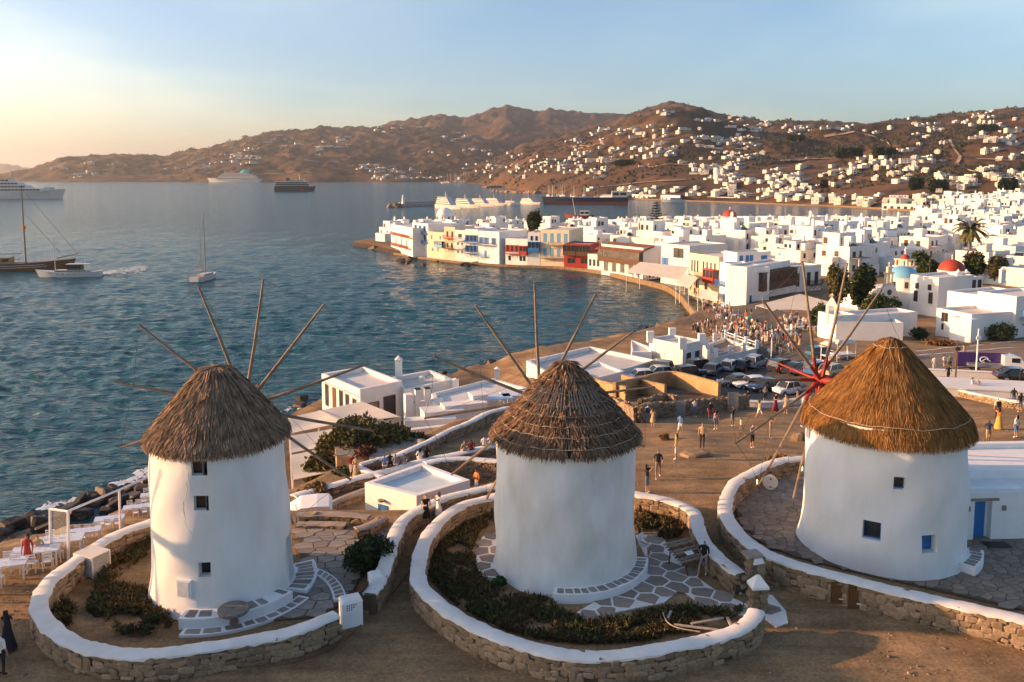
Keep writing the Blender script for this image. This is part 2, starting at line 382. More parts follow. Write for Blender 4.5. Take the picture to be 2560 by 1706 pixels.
n1 = t.nodes.new('ShaderNodeTexNoise'); n1.inputs['Scale'].default_value = .02; n1.inputs['Detail'].default_value = 3; L(co.outputs['Object'], n1.inputs['Vector'])
cm = t.nodes.new('ShaderNodeMix'); cm.data_type = 'RGBA'; cm.inputs[6].default_value = (.004, .050, .066, 1); cm.inputs[7].default_value = (.008, .080, .098, 1)
L(n1.outputs[0], cm.inputs[0]); L(cm.outputs[2], b.inputs['Base Color'])
mp = t.nodes.new('ShaderNodeMapping'); mp.inputs['Rotation'].default_value = (0, 0, R(20)); mp.inputs['Scale'].default_value = (.45, 1.1, 1); L(co.outputs['Object'], mp.inputs[0])
prev = None
for sc_, dist in ((.10, 1.2), (.5, .75), (1.5, .34), (4.5, .06)):
    n = t.nodes.new('ShaderNodeTexNoise'); n.inputs['Scale'].default_value = sc_; n.inputs['Detail'].default_value = 4; n.inputs['Distortion'].default_value = .4; L(mp.outputs[0], n.inputs['Vector'])
    bp = t.nodes.new('ShaderNodeBump'); bp.inputs['Strength'].default_value = 1; bp.inputs['Distance'].default_value = dist
    L(n.outputs[0], bp.inputs['Height'])
    if prev: L(prev, bp.inputs['Normal'])
    prev = bp.outputs[0]
L(prev, b.inputs['Normal'])
sea = link('sea', gridmesh('sea', Xg, Yg, H, [SEA])); tag(sea, kind='structure')

# ---------------------------------------------------------------- air
hz = MB(); hz.bx(-15000, 15000, -300, 30500, -10, 420)
HZ = bpy.data.materials.new('hazy_air'); HZ.use_nodes = True; t = HZ.node_tree
t.nodes.remove(t.nodes['Principled BSDF'])
pv = t.nodes.new('ShaderNodeVolumePrincipled'); pv.inputs['Color'].default_value = (.97, .94, .90, 1)
pv.inputs['Density'].default_value = 7.5e-5; pv.inputs['Anisotropy'].default_value = .62
t.links.new(pv.outputs[0], t.nodes['Material Output'].inputs['Volume'])
haze = hz.build('haze', HZ); tag(haze, kind='stuff')
# ---------------------------------------------------------------- windmills
def frame_at(cx, cy):
    t = Vector((-cx, -cy, 0)).normalized()             # towards the viewer
    return t, Vector((-t.y, t.x, 0))                   # and to the viewer's right
def tower(r_of, h, wins, nseg=84, dz=.45, rough=.03, seed=1, T=None, Rt=None):
    """plastered tower wall with real openings; angle 0 faces the viewer, + is to the right"""
    mb = MB(); ang = [2*math.pi*i/nseg-math.pi for i in range(nseg)]; zs = list(np.arange(0, h, dz))+[h]
    holes = []
    for (th, z, w_, hh, dep) in wins:
        r = r_of(z); a = R(th); da = w_/2/r; a0, a1, z0, z1 = a-da, a+da, z-hh/2, z+hh/2
        holes.append((a0, a1, z0, z1, dep))
        ang = [q for q in ang if not (a0-.03 < q < a1+.03)] + [a0, a1]
        zs = [q for q in zs if min(abs(q-z0), abs(q-z1)) > .1] + [z0, z1]
    ang = sorted(ang); zs = sorted(zs)
    def pt(a, z, ins=0):
        r = r_of(z)*(1+rough*.35*math.sin(a*3+z*1.3+seed)+rough*.2*math.sin(a*7-z*2.1+seed*2))-ins
        return T*(r*math.cos(a))+Rt*(r*math.sin(a))+Vector((0, 0, z))
    na, nz_ = len(ang), len(zs)
    vs = [pt(a, z) for z in zs for a in ang]; fs = []
    for i in range(nz_-1):
        zm = (zs[i]+zs[i+1])/2
        for j in range(na):
            a0 = ang[j]; a1 = ang[(j+1) % na]+(2*math.pi if j == na-1 else 0); am = (a0+a1)/2
            if any(h_[0]-1e-6 < am < h_[1]+1e-6 and h_[2] < zm < h_[3] for h_ in holes): continue
            fs.append((i*na+j, i*na+(j+1) % na, (i+1)*na+(j+1) % na, (i+1)*na+j))
    mb.add(vs, fs)
    for a0, a1, z0, z1, dep in holes:
        o = [pt(a0, z0), pt(a1, z0), pt(a1, z1), pt(a0, z1)]; n_ = [pt(a0, z0, dep), pt(a1, z0, dep), pt(a1, z1, dep), pt(a0, z1, dep)]
        mb.add(o+n_, [(0, 1, 5, 4), (1, 2, 6, 5), (2, 3, 7, 6), (3, 0, 4, 7)])
    return mb, pt
def thatch(profile, n, L, wd, tiers, seed=0, jit=.16, lift=.06, clump=0, gap=None, twist=.5, drop=.0):
    """reed blades laid down a cone in overlapping tiers; returns verts, faces"""
    r = np.random.RandomState(seed); pr = np.array(profile, float)
    seg = np.hypot(np.diff(pr[:, 0]), np.diff(pr[:, 1])); S = np.concatenate([[0], np.cumsum(seg)]); tot = S[-1]
    # blade count follows the circumference
    tt = np.sqrt(r.rand(n*2))*.98+.02
    if tiers: k = np.floor(tt*tiers)/tiers; s0 = (k+(r.rand(n*2)**2)*.35/tiers)*tot
    else: s0 = tt*tot
    th = r.rand(n*2)*2*math.pi
    if clump: th = (np.round(th*clump/(2*math.pi)+.25*np.sin(s0*9))+r.normal(0, .16, n*2))*2*math.pi/clump
    if gap is not None:
        dth = (th-gap[0]+math.pi) % (2*math.pi)-math.pi; ok = ~((np.abs(dth) < gap[1]) & (s0 > gap[2]*tot) & (s0 < gap[3]*tot)); th, s0 = th[ok], s0[ok]
    th, s0 = th[:n], s0[:n]; m = len(th)
    Ls = L*r.uniform(.55, 1.25, m); s1 = np.minimum(s0+Ls, tot+drop+L*.3*r.rand(m))
    def on(s):
        rr = np.interp(s, S, pr[:, 0]); z = np.interp(s, S, pr[:, 1])
        ex = np.clip(s-tot, 0, None); dr, dz_ = pr[-1]-pr[-2]; q = math.hypot(dr, dz_)
        return rr+ex*dr/q*.35, z-ex*.93
    dth = r.normal(0, jit, m)*(Ls/np.maximum(np.interp(s1, S, pr[:, 0]), .4))
    r0, z0 = on(s0); r1, z1 = on(s1); sm = (s0+s1)/2; rm, zm = on(sm)
    l0 = lift*r.uniform(.1, .6, m); l1 = lift*r.uniform(.5, 1.9, m)
    w0 = wd*r.uniform(.6, 1.3, m); tw = r.normal(0, twist, m)
    out = []
    for rr, z, l, t_, wk in ((r0, z0, l0, th, .8), (rm, zm, (l0+l1)*.55, th+dth*.5, 1.), (r1, z1, l1, th+dth, .35)):
        rad = rr+l*.75; zz_ = z+l*.65
        for sgn in (-1, 1):
            a = t_+sgn*w0*wk/np.maximum(rad, .3); up = sgn*w0*wk*tw
            out.append(np.stack([np.cos(a)*(rad+up*.6), np.sin(a)*(rad+up*.6), zz_+up*.6], -1))
    v = np.stack(out, 1).reshape(-1, 3); b_ = np.arange(m)[:, None]*6
    f = np.concatenate([b_+np.array([[0, 1, 3, 2]]), b_+np.array([[2, 3, 5, 4]])])
    return v, f
def ring(mb, r, z, rad, a0=0, a1=2*math.pi, n=64, sag=.045, seed=0):
    g = random.Random(seed); pts = []
    for i in range(n+1):
        a = a0+(a1-a0)*i/n; pts.append((r*math.cos(a), r*math.sin(a), z+g.uniform(-sag, sag)))
    mb.tube(pts, rad, 5, cap=False)
REED_L = M('grey_reed', (.262, .168, .105), .95, .3, 1.6, island=.5)
REED_M = M('brown_reed', (.215, .130, .078), .95, .3, 1.4, island=.5)
REED_R = M('golden_straw', (.33, .165, .050), .95, .25, 1.2, island=.55, c2=(.20, .085, .022))
UNDER = M('thatch_core', (.060, .040, .027), .98, .2, 3)
FRAMEB = M('dark_frame', (.035, .022, .016), .7)
MRED = M('mill_red_paint', (.27, .030, .022), .6, .2, 3)
def windmill(cx, cy, r0, r1, h, roof, hub, nrm, spokes, rsp, wins, label, style, red=False, ropes=()):
    root = empty('windmill', (cx, cy, Z0)); tag(root, label, 'windmill')
    T, Rt = frame_at(cx, cy)
    def r_of(z): return r1+(r0-r1)*(1-z/h)+.16*math.exp(-z/.35)
    mb, pt = tower(r_of, h, [q[:5] for q in wins], T=T, Rt=Rt, seed=cx, rough=.045)
    MT = M('mill_whitewash_'+style, (.79, .785, .77), .92, .05, .8, .05, 2.2, c2=(.62, .60, .56) if style == 'middle' else (.69, .67, .635), stretch=(1, 1, .45), detail=8)
    mb.build('tower', MT, root, smooth_=True)
    for (th, z, w_, hh, dep, kind) in wins:
        a = R(th); rz = math.atan2(T.y, T.x)+a-math.pi/2*0
        n_ = T*math.cos(a)+Rt*math.sin(a); s_ = -T*math.sin(a)+Rt*math.cos(a)
        c = n_*(r_of(z)-dep+.02)+Vector((0, 0, z)); ang = math.atan2(s_.y, s_.x)
        nm = 'door' if kind == 'door' else 'window'
        wb = MB(); f = .05
        for q in ((-w_/2+f/2, 0, f, hh), (w_/2-f/2, 0, f, hh), (0, hh/2-f/2, w_-2*f, f), (0, -hh/2+f/2, w_-2*f, f)):
            wb.box(c+s_*q[0]+Vector((0, 0, q[1])), (q[2], .07, q[3]), ang)
        wo = wb.build(nm, {'blue': BLUE, 'shut': BLUE, 'door': GREYW}.get(kind, FRAMEB), root)
        pb = MB(); pb.box(c-n_*.012, (w_-2*f-.004, .02, hh-2*f-.004), ang)
        if kind == 'dark': pb.box(c+n_*.01, (.03, .03, hh-2*f-.01), ang)
        pb.build('shutter' if kind in ('shut', 'brown') else ('leaf' if kind == 'door' else 'pane'), {'shut': BLUE, 'door': GREYW, 'brown': BROWN}.get(kind, DARK), wo)
    # roof
    (rr, zr, za, rt) = roof
    pr = [(rt*.15, za), (rt, za-.12), (rt*.45+rr*.55, za+(zr-za)*.56), (rr, zr)]
    base = MB(); base.lathe([(.02, za+.02)]+pr+[(rr*.9, zr-.12), (.05, zr+.1)], 48)
    rf = base.build('roof', UNDER, root, smooth_=True)
    ga = math.atan2(T.y, T.x)
    if style == 'left':
        v, f = thatch(pr, 19000, .95, .030, 5, 1, .10, .11, clump=150, drop=.16)
        me = npmesh('thatch', v, f, [REED_L])
    elif style == 'middle':
        v, f = thatch(pr, 17000, .62, .030, 8, 2, .13, .15, gap=(ga+.05, .045, .28, .93), drop=.22)
        me = npmesh('thatch', v, f, [REED_M])
    else:
        v, f = thatch(pr, 34000, 1.25, .017, 0, 3, .16, .06, drop=.42)
        me = npmesh('thatch', v, f, [REED_R])
    th_ = link('thatch', me, rf); th_['kind'] = 'stuff'
    def rz_at(k):
        z = za+(zr-za)*k; return np.interp(-z, [-q[1] for q in pr], [q[0] for q in pr]), z
    for k, off in ropes:
        rad, z = rz_at(k); rb = MB(); ring(rb, rad+off, z+.07, .018, seed=int(k*99)); rb.build('rope', STRAWROPE, rf)
    if style == 'middle':
        for dx in (-.035, .0, .04):
            bt = MB(); p = []
            for k in np.linspace(.3, .93, 10):
                rad, z = rz_at(k); a = ga+.05+dx; p.append((math.cos(a)*(rad+.05), math.sin(a)*(rad+.05), z+.05))
            bt.tube(p, .028, 5); bt.build('batten', GREYW, rf)
        for i in range(30):
            a = ga-1.0+2.0*i/29+rng.uniform(-.02, .02)
            if abs(a-ga-.05) < .04: continue
            p = []
            for k in (rng.uniform(.26, .33), rng.uniform(.5, .62)):
                rad, z = rz_at(k); p.append((math.cos(a)*(rad+.16), math.sin(a)*(rad+.16), z+.14))
            sl = MB(); sl.tube(p, [.026, .035], 4); sl.build('slat', GREYW, rf)
    # wheel
    H = Vector(hub)-Vector((cx, cy, Z0)); n_ = Vector(nrm).normalized()
    e1 = Vector((0, 0, 1)); e2 = n_.cross(e1).normalized()
    if e2.x < 0: e2 = -e2
    sh = MB(); st = H-n_*5.2; st.z = H.z+.55; sh.tube([st, H+n_*.5], [.2, .2], 10); sh.build('shaft', POLE if not red else MRED, root, smooth_=True)
    hb = MB(); hb.tube([H-n_*.3, H+n_*.3], [.24, .24], 12); hb.build('hub', BROWN if not red else MRED, root)
    tips = []
    g = random.Random(int(cx*10))
    for i, a in enumerate(spokes):
        d = e1*math.cos(R(a))+e2*math.sin(R(a)); L_ = rsp*g.uniform(.985, 1.02); side = n_*(.25 if i % 2 else -.1)
        tip = H+side+d*L_; tips.append(tip)
        mid = H+side+d*L_*.5+Vector((0, 0, -.04 if abs(math.sin(R(a))) > .5 else 0))+e2*g.uniform(-.05, .05)
        sp = MB()
        if red:
            k = .19; q = H+side+d*L_*k
            sp.tube([q, mid, tip], [.09, .075, .055], 7)
            s_o = sp.build('spoke', POLE, root, smooth_=True)
            rs = MB(); rs.tube([H+side, q+d*.05], [.105, .1], 7); rs.build('red_base', MRED, s_o, smooth_=True)
        else:
            sp.tube([H+side, mid, tip], [.10, .082, .055], 7); sp.build('spoke', POLE, root, smooth_=True)
    for i in range(len(tips)):
        rb = MB(); a, b_ = tips[i], tips[(i+1) % len(tips)]; m_ = (a+b_)/2+(H-(a+b_)/2)*.03
        rb.tube([a, m_, b_], .011, 4, cap=False); rb.build('rim_rope', WIRE, root)
    bs = H+n_*3.1+Vector((0, 0, .35)); bo = MB(); bo.tube([H, bs], [.085, .05], 7); bo.build('bowsprit', MRED if red else POLE, root)
    for tp in tips:
        rb = MB(); rb.tube([bs, tp], .009, 4, cap=False); rb.build('stay', WIRE, root)
    return root, T, Rt, pt
def bench(root, cx, cy, T, Rt, ra, rb, a0, a1, z1, n, top, z0=0., joint=True, skip=0):
    """curved masonry seat round the foot of a tower, capped with set stones"""
    bm = MB(); k = 20; vs = []
    for i in range(k+1):
        a = R(a0+(a1-a0)*i/k); d = T*math.cos(a)+Rt*math.sin(a)
        for r, z in ((ra, z0), (ra, z1), (rb, z1), (rb, z0)): vs.append(d*r+Vector((0, 0, z)))
    fs = [(i*4+j, i*4+4+j, i*4+5+j, i*4+1+j) for i in range(k) for j in range(3)]+[(0, 1, 2, 3), tuple(k*4+j for j in (3, 2, 1, 0))]
    bm.add(vs, fs); bo = bm.build('bench', top, root)
    g = random.Random(int(a0+900)); w_ = rb-ra
    i = 0; a = a0+2
    while a < a1-2:
        da = g.uniform(.6, 1.4)*(a1-a0)/n; lo, hi = ra+w_*g.uniform(.12, .22), rb-w_*g.uniform(.1, .2); poly = []
        for aa, rr in ((a, lo), (a+da*.82, lo+g.uniform(-.02, .05)), (a+da*.86, hi), (a+da*.45, hi+g.uniform(-.03, .03)), (a+g.uniform(0, .1)*da, hi-.03)):
            d = T*math.cos(R(aa))+Rt*math.sin(R(aa)); poly.append((d.x*rr, d.y*rr))
        if skip == 0 or g.random() > skip:
            sm = MB(); sm.prism(poly[::-1] if Rt.cross(T).z > 0 else poly, z1-.05, z1+.006); so = sm.build('set_stone', FLAG, bo)
        a += da
    return bo
MILLS = {}
Lc = (-12.98, 36.1); Mc = (2.5, 38.3); Rc = (18.4, 40.2); Oc = (-31.5, 30.4)
root, T, Rt, pt = windmill(*Lc, 3.02, 2.82, 7.1, (2.95, 7.05, 9.98, .62), (-13.27, 40.7, Z0+6.89), (-.08, 1, 0), [-49,-19,10,38,71,-78,102,128,160,190,222,252], 6.41,
    [(-18.5, 6.45, .52, .62, .35, 'brown'), (-17, 4.95, .52, .62, .4, 'dark'), (-14.5, 2.15, .50, .62, .45, 'dark'), (72, 1.25, .85, 2.1, .3, 'door'), (79, 6.2, .45, .55, .2, 'brown')],
    'windmill with grey ragged thatch and three dark windows, nearest the open sea', 'left', ropes=((.07, .06),))
MILLS['L'] = root
cb = MB(); a = R(-31); n_ = T*math.cos(a)+Rt*math.sin(a); s_ = -T*math.sin(a)+Rt*math.cos(a); an = math.atan2(s_.y, s_.x)
cb.box(n_*3.0+Vector((0, 0, 1.35)), (.62, .2, .72), an); cab = cb.build('meter_box', WPAINT, root)
cb = MB(); cb.box(n_*3.112+Vector((0, 0, 1.35)), (.5, .02, .6), an); cb.build('meter_door', M('pale_grey_paint', (.62, .62, .62), .6), cab)
# peeling strip of plaster above the sunny side
ck = MB(); g = random.Random(5); prev = None; pts = []
for i in range(26):
    z = 6.9-i*.17; a = R(-29+7*math.sin(i*.35)*.4+i*.18+g.uniform(-1.2, 1.2)); pts.append((T*math.cos(a)+Rt*math.sin(a))*(2.885+.008*(7-z)*1.2+.028)+Vector((0, 0, z)))
ck.tube(pts, [.006+.016*g.random() for _ in pts], 5); ck.build('plaster_crack', M('bare_render', (.62, .59, .55), .95, .15, 6), root)
bench(root, *Lc, T, Rt, 3.0, 3.85, -28, 46, .5, 9, WHITE, skip=.12)
bench(root, *Lc, T, Rt, 3.852, 4.4, -24, 52, .12, 9, WHITE)
bench(root, *Lc, T, Rt, 3.0, 4.1, 56, 100, .22, 8, WHITE)
root, T, Rt, pt = windmill(*Mc, 3.30, 3.25, 6.3, (3.38, 6.25, 9.7, .4), (1.51, 42.9, Z0+6.65), (-.12, 1, 0), [-34,-3,27,55,-66,-98,-129,86,116,147,178,208], 6.13,
    [(150, 1.2, .9, 2.1, .3, 'door')], 'plain windowless windmill with tiered brown thatch tied by pale ropes, in the middle', 'middle',
    ropes=((.2, .17), (.34, .2), (.47, .21), (.58, .21), (.69, .21), (.8, .21), (.92, .21)))
MILLS['M'] = root
bench(root, *Mc, T, Rt, 3.3, 3.95, -7, 88, .42, 17, WHITE)
root, T, Rt, pt = windmill(*Rc, 3.80, 3.62, 6.9, (3.76, 6.65, 10.52, .4), (16.6, 44.3, Z0+7.3), (-.46, .885, 0), [-43,-12,14,46,80,-83,-113,-143,-164,110,140,170], 6.55,
    [(10.5, 4.5, .5, .6, .35, 'blue'), (-6, 2.15, .78, .85, .25, 'blue'), (33, 1.7, .75, .8, .45, 'shut'), (-74, 5.7, .6, .9, .15, 'shut'), (-84, 4.1, .5, .7, .15, 'shut')],
    'largest windmill, under a smooth golden straw cap with red spoke bases', 'right', red=True, ropes=((.12, .05), (.93, .09)))
MILLS['R'] = root
bench(root, *Rc, T, Rt, 3.8, 4.5, 62, 92, .5, 6, WHITE)
# the next mill of the row stands just out of the picture and throws its shadow into it
windmill(*Oc, 3.3, 3.1, 7.0, (3.4, 6.9, 9.8, .7), (-32.2, 35.2, Z0+6.9), (-.1, 1, 0), [i*30+12 for i in range(12)], 6.2, [(0, 4, .5, .6, .3, 'dark')],
    'windmill of the same row standing left of the picture', 'left')
# ---------------------------------------------------------------- rubble walls
def stone_mesh(seed):
    import bmesh
    g = random.Random(seed); bm = bmesh.new(); bmesh.ops.create_cube(bm, size=1)
    for v in bm.verts: v.co += Vector((g.uniform(-.2, .2), g.uniform(-.08, .08), g.uniform(-.2, .2)))
    bmesh.ops.bevel(bm, geom=bm.edges[:], offset=.16, segments=1, affect='EDGES')
    for v in bm.verts: v.co += Vector((g.uniform(-.03, .03), g.uniform(-.05, .05), g.uniform(-.03, .03)))
    me = bpy.data.meshes.new('stone'); bm.to_mesh(me); bm.free(); me.materials.append(STONE); return me
STONES = [stone_mesh(i) for i in range(10)]
def wall(name, top, h, th, label, cat='wall', sides=(1, -1), coping=.13, smin=.24, smax=.62, follow=False, cap_mat=None, stones=True, over=.05, body=None, maxn=300, group=None):
    """rubble wall along a line of coping points; each stone of the shown faces is its own piece"""
    line = resample(crom(top, 8), .22); o0 = line[0].copy(); o0.z = line[0].z-h
    root = empty(name, o0); tag(root, label, cat, group); n = len(line)
    tg = [(line[min(i+1, n-1)]-line[max(i-1, 0)]) for i in range(n)]
    tg = [Vector((t.x, t.y, 0)).normalized() for t in tg]; nm = [Vector((-t.y, t.x, 0)) for t in tg]
    bot = [(ground_low(p) if follow else p.z-h) for p in line]
    core = MB(); vs = []
    for p, q, b_ in zip(line, nm, bot):
        for s_, z in ((-1, b_-.3), (-1, p.z-coping*.5), (1, p.z-coping*.5), (1, b_-.3)): v = p+q*(s_*th/2); vs.append((v.x-o0.x, v.y-o0.y, z-o0.z))
    core.add(vs, [(i*4+j, i*4+4+j, i*4+5+j, i*4+1+j) for i in range(n-1) for j in range(3)]+[(0, 1, 2, 3), tuple((n-1)*4+j for j in (3, 2, 1, 0))])
    core.build('core', body or MORTAR, root)
    if coping:
        cm = MB(); vs = []; w_ = th/2+over; g = random.Random(n)
        prof_ = [(-w_, -coping), (-w_, -.05), (-w_+.06, -.008), (0, .012), (w_-.06, -.008), (w_, -.05), (w_, -coping)]
        for p, q in zip(line, nm):
            j = g.uniform(-.014, .014)+.03*math.sin(p.x*1.1+p.y*.7); jw = .05*math.sin(p.x*1.7-p.y*1.3)+g.uniform(-.025, .025)
            for a, z in prof_:
                e = a+(math.copysign(jw+g.uniform(-.02, .02), a) if abs(a) > .05 and z <= -.05 else 0); v = p+q*e
                vs.append((v.x-o0.x, v.y-o0.y, p.z+z+j-o0.z+(g.uniform(-.035, .03) if z == -coping else 0)))
        k = len(prof_); cm.add(vs, [(i*k+j, i*k+k+j, i*k+k+1+j, i*k+1+j) for i in range(n-1) for j in range(k-1)]+[tuple(range(k)), tuple((n-1)*k+j for j in range(k))[::-1]])
        cm.build('coping', cap_mat or COPING, root, smooth_=True)
    if stones:
        items = []; g = random.Random(int(abs(o0.x)*100)+n); step = .22
        for s_ in sides:
            zz_ = 0.
            hmax = max(p.z-b_ for p, b_ in zip(line, bot))
            while zz_ < hmax-coping-.06:
                rh = g.uniform(smin*.7, smin*1.35); d = g.uniform(0, .3)
                while d < (n-1)*step:
                    L_ = g.uniform(smin, smax); m_ = d+L_/2; i = int(m_/step)
                    if i >= n-1: break
                    p = line[i].lerp(line[i+1], m_/step-i); b_ = bot[i]
                    hh = rh*g.uniform(.6, 1.3)
                    z = p.z-coping-zz_-rh/2+g.uniform(-.16, .16)*rh
                    if z-hh/2 > b_-.15:
                        q = nm[i]*s_; ang = math.atan2(tg[i].y, tg[i].x)
                        c = p+q*(th/2-.07+g.uniform(-.02, .035)); c.z = z
                        dist = c.length; vis = q.dot(Vector((-c.x, -c.y, 0)).normalized())
                        items.append((L_*hh/dist**2*max(vis, .02), c, ang, (L_*1.06, .26*g.uniform(.85, 1.2), hh*1.1), g.uniform(-.24, .24)))
                    d += L_*1.0
                zz_ += rh*.97
        items.sort(key=lambda t: -t[0]); rest = items[maxn:]
        for _, c, ang, sc_, tl in items[:maxn]:
            o = link('stone', STONES[g.randrange(10)], root, c-o0, (0, tl, ang), sc_)
        if rest:
            V = []; Fc = []; nb = 0
            for _, c, ang, sc_, tl in rest:
                me = STONES[g.randrange(10)]; X = Matrix.LocRotScale(c-o0, Matrix.Rotation(ang, 3, 'Z').to_quaternion(), Vector(sc_))
                mb_ = [X @ v.co for v in me.vertices]; V += [tuple(v) for v in mb_]; Fc += [tuple(nb+i for i in p.vertices) for p in me.polygons]; nb += len(mb_)
            me = bpy.data.meshes.new('rubble'); me.from_pydata(V, [], Fc); me.materials.append(M('field_stone_mass', (.21, .145, .09), .95, .28, 3.2, .03, 14, island=.32, c2=(.34, .245, .16)))
            o = link('rubble', me, root); o['kind'] = 'stuff'
    return root
def ground_low(p): return gz(p.x, p.y)
def W(pts, z): return [P(x, y, z) for x, y in pts]
ZC = Z0+1.0
wall('enclosure_wall', W([(395,1296),(380,1302),(286,1335),(229,1368),(163,1417),(118,1458),(98,1503),(104,1535),(135,1572),(180,1601),(245,1619),(327,1629),(408,1628),(522,1614),(640,1592),(752,1567),(850,1530)], ZC), 1.0, .52, 'curved rubble wall with white coping around the grey thatched mill')
wall('lane_wall', W([(925,1480),(950,1440),(968,1395),(985,1340),(1012,1292),(1060,1264),(1130,1238),(1250,1208),(1290,1200)], ZC), 1.0, .5, 'white coped wall along the lane beside the small sunken house', smax=.5, maxn=160)
wall('enclosure_wall', W([(1262,1228),(1232,1238),(1172,1255),(1130,1276),(1092,1306),(1062,1349),(1047,1404),(1045,1442),(1058,1470),(1109,1516),(1172,1555),(1257,1593),(1342,1618),(1427,1632),(1512,1634),(1597,1628),(1682,1613),(1767,1593),(1844,1569),(1880,1546),(1893,1520)], ZC), 1.0, .52, 'curved rubble wall with white coping around the middle mill')
wall('enclosure_wall', W([(1560,1228),(1589,1233),(1661,1247),(1708,1262),(1738,1285),(1746,1319),(1767,1357),(1810,1400),(1857,1434)], ZC), 1.0, .5, 'white coped wall behind the middle mill where a man leans', maxn=150)
wall('enclosure_wall', W([(2030,1140),(1964,1147),(1913,1162),(1869,1184),(1835,1208),(1817,1242),(1813,1276),(1831,1312),(1862,1346),(1913,1380),(1981,1407),(2066,1431),(2134,1448),(2236,1472),(2372,1501),(2474,1524),(2560,1545),(2720,1582)], ZC+.15), 1.15, .55, 'long sunlit wall with white coping round the straw capped mill')
# ---------------------------------------------------------------- paving
def inside(poly, x, y):
    c = False; n = len(poly)
    for i in range(n):
        (x1, y1), (x2, y2) = poly[i], poly[i-1]
        if (y1 > y) != (y2 > y) and x < (x2-x1)*(y-y1)/(y2-y1)+x1: c = not c
    return c
def voronoi(seeds, reach):
    out = []
    for i, (sx, sy) in enumerate(seeds):
        poly = [(sx-reach, sy-reach), (sx+reach, sy-reach), (sx+reach, sy+reach), (sx-reach, sy+reach)]
        for j, (tx, ty) in enumerate(seeds):
            if i == j or abs(tx-sx) > 2*reach or abs(ty-sy) > 2*reach: continue
            mx_, my = (sx+tx)/2, (sy+ty)/2; nx, ny = tx-sx, ty-sy; res = []
            for k in range(len(poly)):
                a, b_ = poly[k-1], poly[k]; da = (a[0]-mx_)*nx+(a[1]-my)*ny; db = (b_[0]-mx_)*nx+(b_[1]-my)*ny
                if (da < 0) != (db < 0): u = da/(da-db); res.append((a[0]+(b_[0]-a[0])*u, a[1]+(b_[1]-a[1])*u))
                if db < 0: res.append(b_)
            poly = res
            if not poly: break
        out.append(poly)
    return out
def paving(region, sx, sy, rot, jit, gap, base_mat, slab_mat, z, name, seed=0, holes=(), maxn=300, th=.035, relax=1.0, base=None):
    g = random.Random(seed); xs = [p[0] for p in region]; ys = [p[1] for p in region]
    cx, cy = (min(xs)+max(xs))/2, (min(ys)+max(ys))/2; rad = max(max(xs)-min(xs), max(ys)-min(ys))*.75+2
    c, s = math.cos(rot), math.sin(rot); seeds = []; nx = int(rad/sx)+1; ny = int(rad/sy)+1
    for j in range(-ny, ny+1):
        for i in range(-nx, nx+1):
            u = (i+(.5 if j % 2 else 0))*sx+g.uniform(-jit, jit)*sx; v = j*sy+g.uniform(-jit, jit)*sy
            q = (u, v); X, Y = cx+c*u-s*v, cy+s*u+c*v
            seeds.append((u, v, X, Y, inside(region, X, Y) and not any(math.hypot(X-h[0], Y-h[1]) < h[2] for h in holes)))
    use = [q for q in seeds if q[4] or min(abs(q[2]-a)+abs(q[3]-b) for a, b in region) < sx*6 or True]
    cells = voronoi([(q[0]/sx, q[1]/sy) for q in use], 1.6)
    pm = MB(); pm.prism(base or region, z-.25, z)
    st = pm.build(name, base_mat); tag(st, kind='structure'); items = []
    for q, poly in zip(use, cells):
        if not q[4] or len(poly) < 3: continue
        poly = [(p[0]*sx, p[1]*sy) for p in poly]; mx_ = sum(p[0] for p in poly)/len(poly); my = sum(p[1] for p in poly)/len(poly)
        out = []
        for p in poly:
            dx, dy = p[0]-mx_, p[1]-my; L_ = math.hypot(dx, dy); k = max(.3, (L_-gap)/L_)
            out.append((c*dx*k-s*dy*k, s*dx*k+c*dy*k))
        # drop near-duplicate corners
        o2 = [p for i, p in enumerate(out) if math.hypot(p[0]-out[i-1][0], p[1]-out[i-1][1]) > .04]
        if len(o2) < 3: continue
        X, Y = cx+c*mx_-s*my, cy+s*mx_+c*my
        items.append((math.hypot(X, Y), X, Y, o2))
    items.sort(key=lambda t: t[0])
    for k, (_, X, Y, poly) in enumerate(items[:maxn]):
        m_ = MB(); m_.prism(poly, 0, th*g.uniform(.5, 1), inset=.03); m_.build('paving_slab', slab_mat, st, (X, Y, z-.004))
    rest = items[maxn:]
    if rest:
        m_ = MB()
        for _, X, Y, poly in rest: m_.prism([(p[0]+X, p[1]+Y) for p in poly], z-.004, z+th*g.uniform(.4, .9), inset=.03)
        o = m_.build('paving_slabs_beyond', M('grey_flagstone_mass', (.22, .19, .165), .85, .2, 2.5, .012, 12, island=.22, c2=(.33, .29, .25)), st); o['kind'] = 'stuff'
    return st
def XY(pts, z): return [(v.x, v.y) for v in (P(x, y, z) for x, y in pts)]
FLAGB = M('brown_flagstone', (.235, .185, .145), .85, .2, 2.5, .012, 12, objvar=.2, c2=(.31, .25, .20))
TFLAG = M('brown_crazy_paving', (.20, .155, .12), .88, .2, 2.5, .012, 12, objvar=.22, c2=(.29, .235, .185))
JOINT = M('earth_joint', (.10, .075, .055), .95, .2, 5)
# terrace of the straw capped mill
ter = XY([(2040,1152),(1965,1158),(1900,1185),(1850,1222),(1835,1270),(1850,1310),(1900,1358),(1985,1395),(2140,1435),(2380,1488),(2560,1530),(2740,1570),(2900,1400),(2560,1330),(2420,1330),(2300,1200)], Z0)
paving(ter, .62, .44, R(25), .42, .022, JOINT, TFLAG, Z0+.1, 'terrace', 4, holes=[(*Rc, 3.8)])
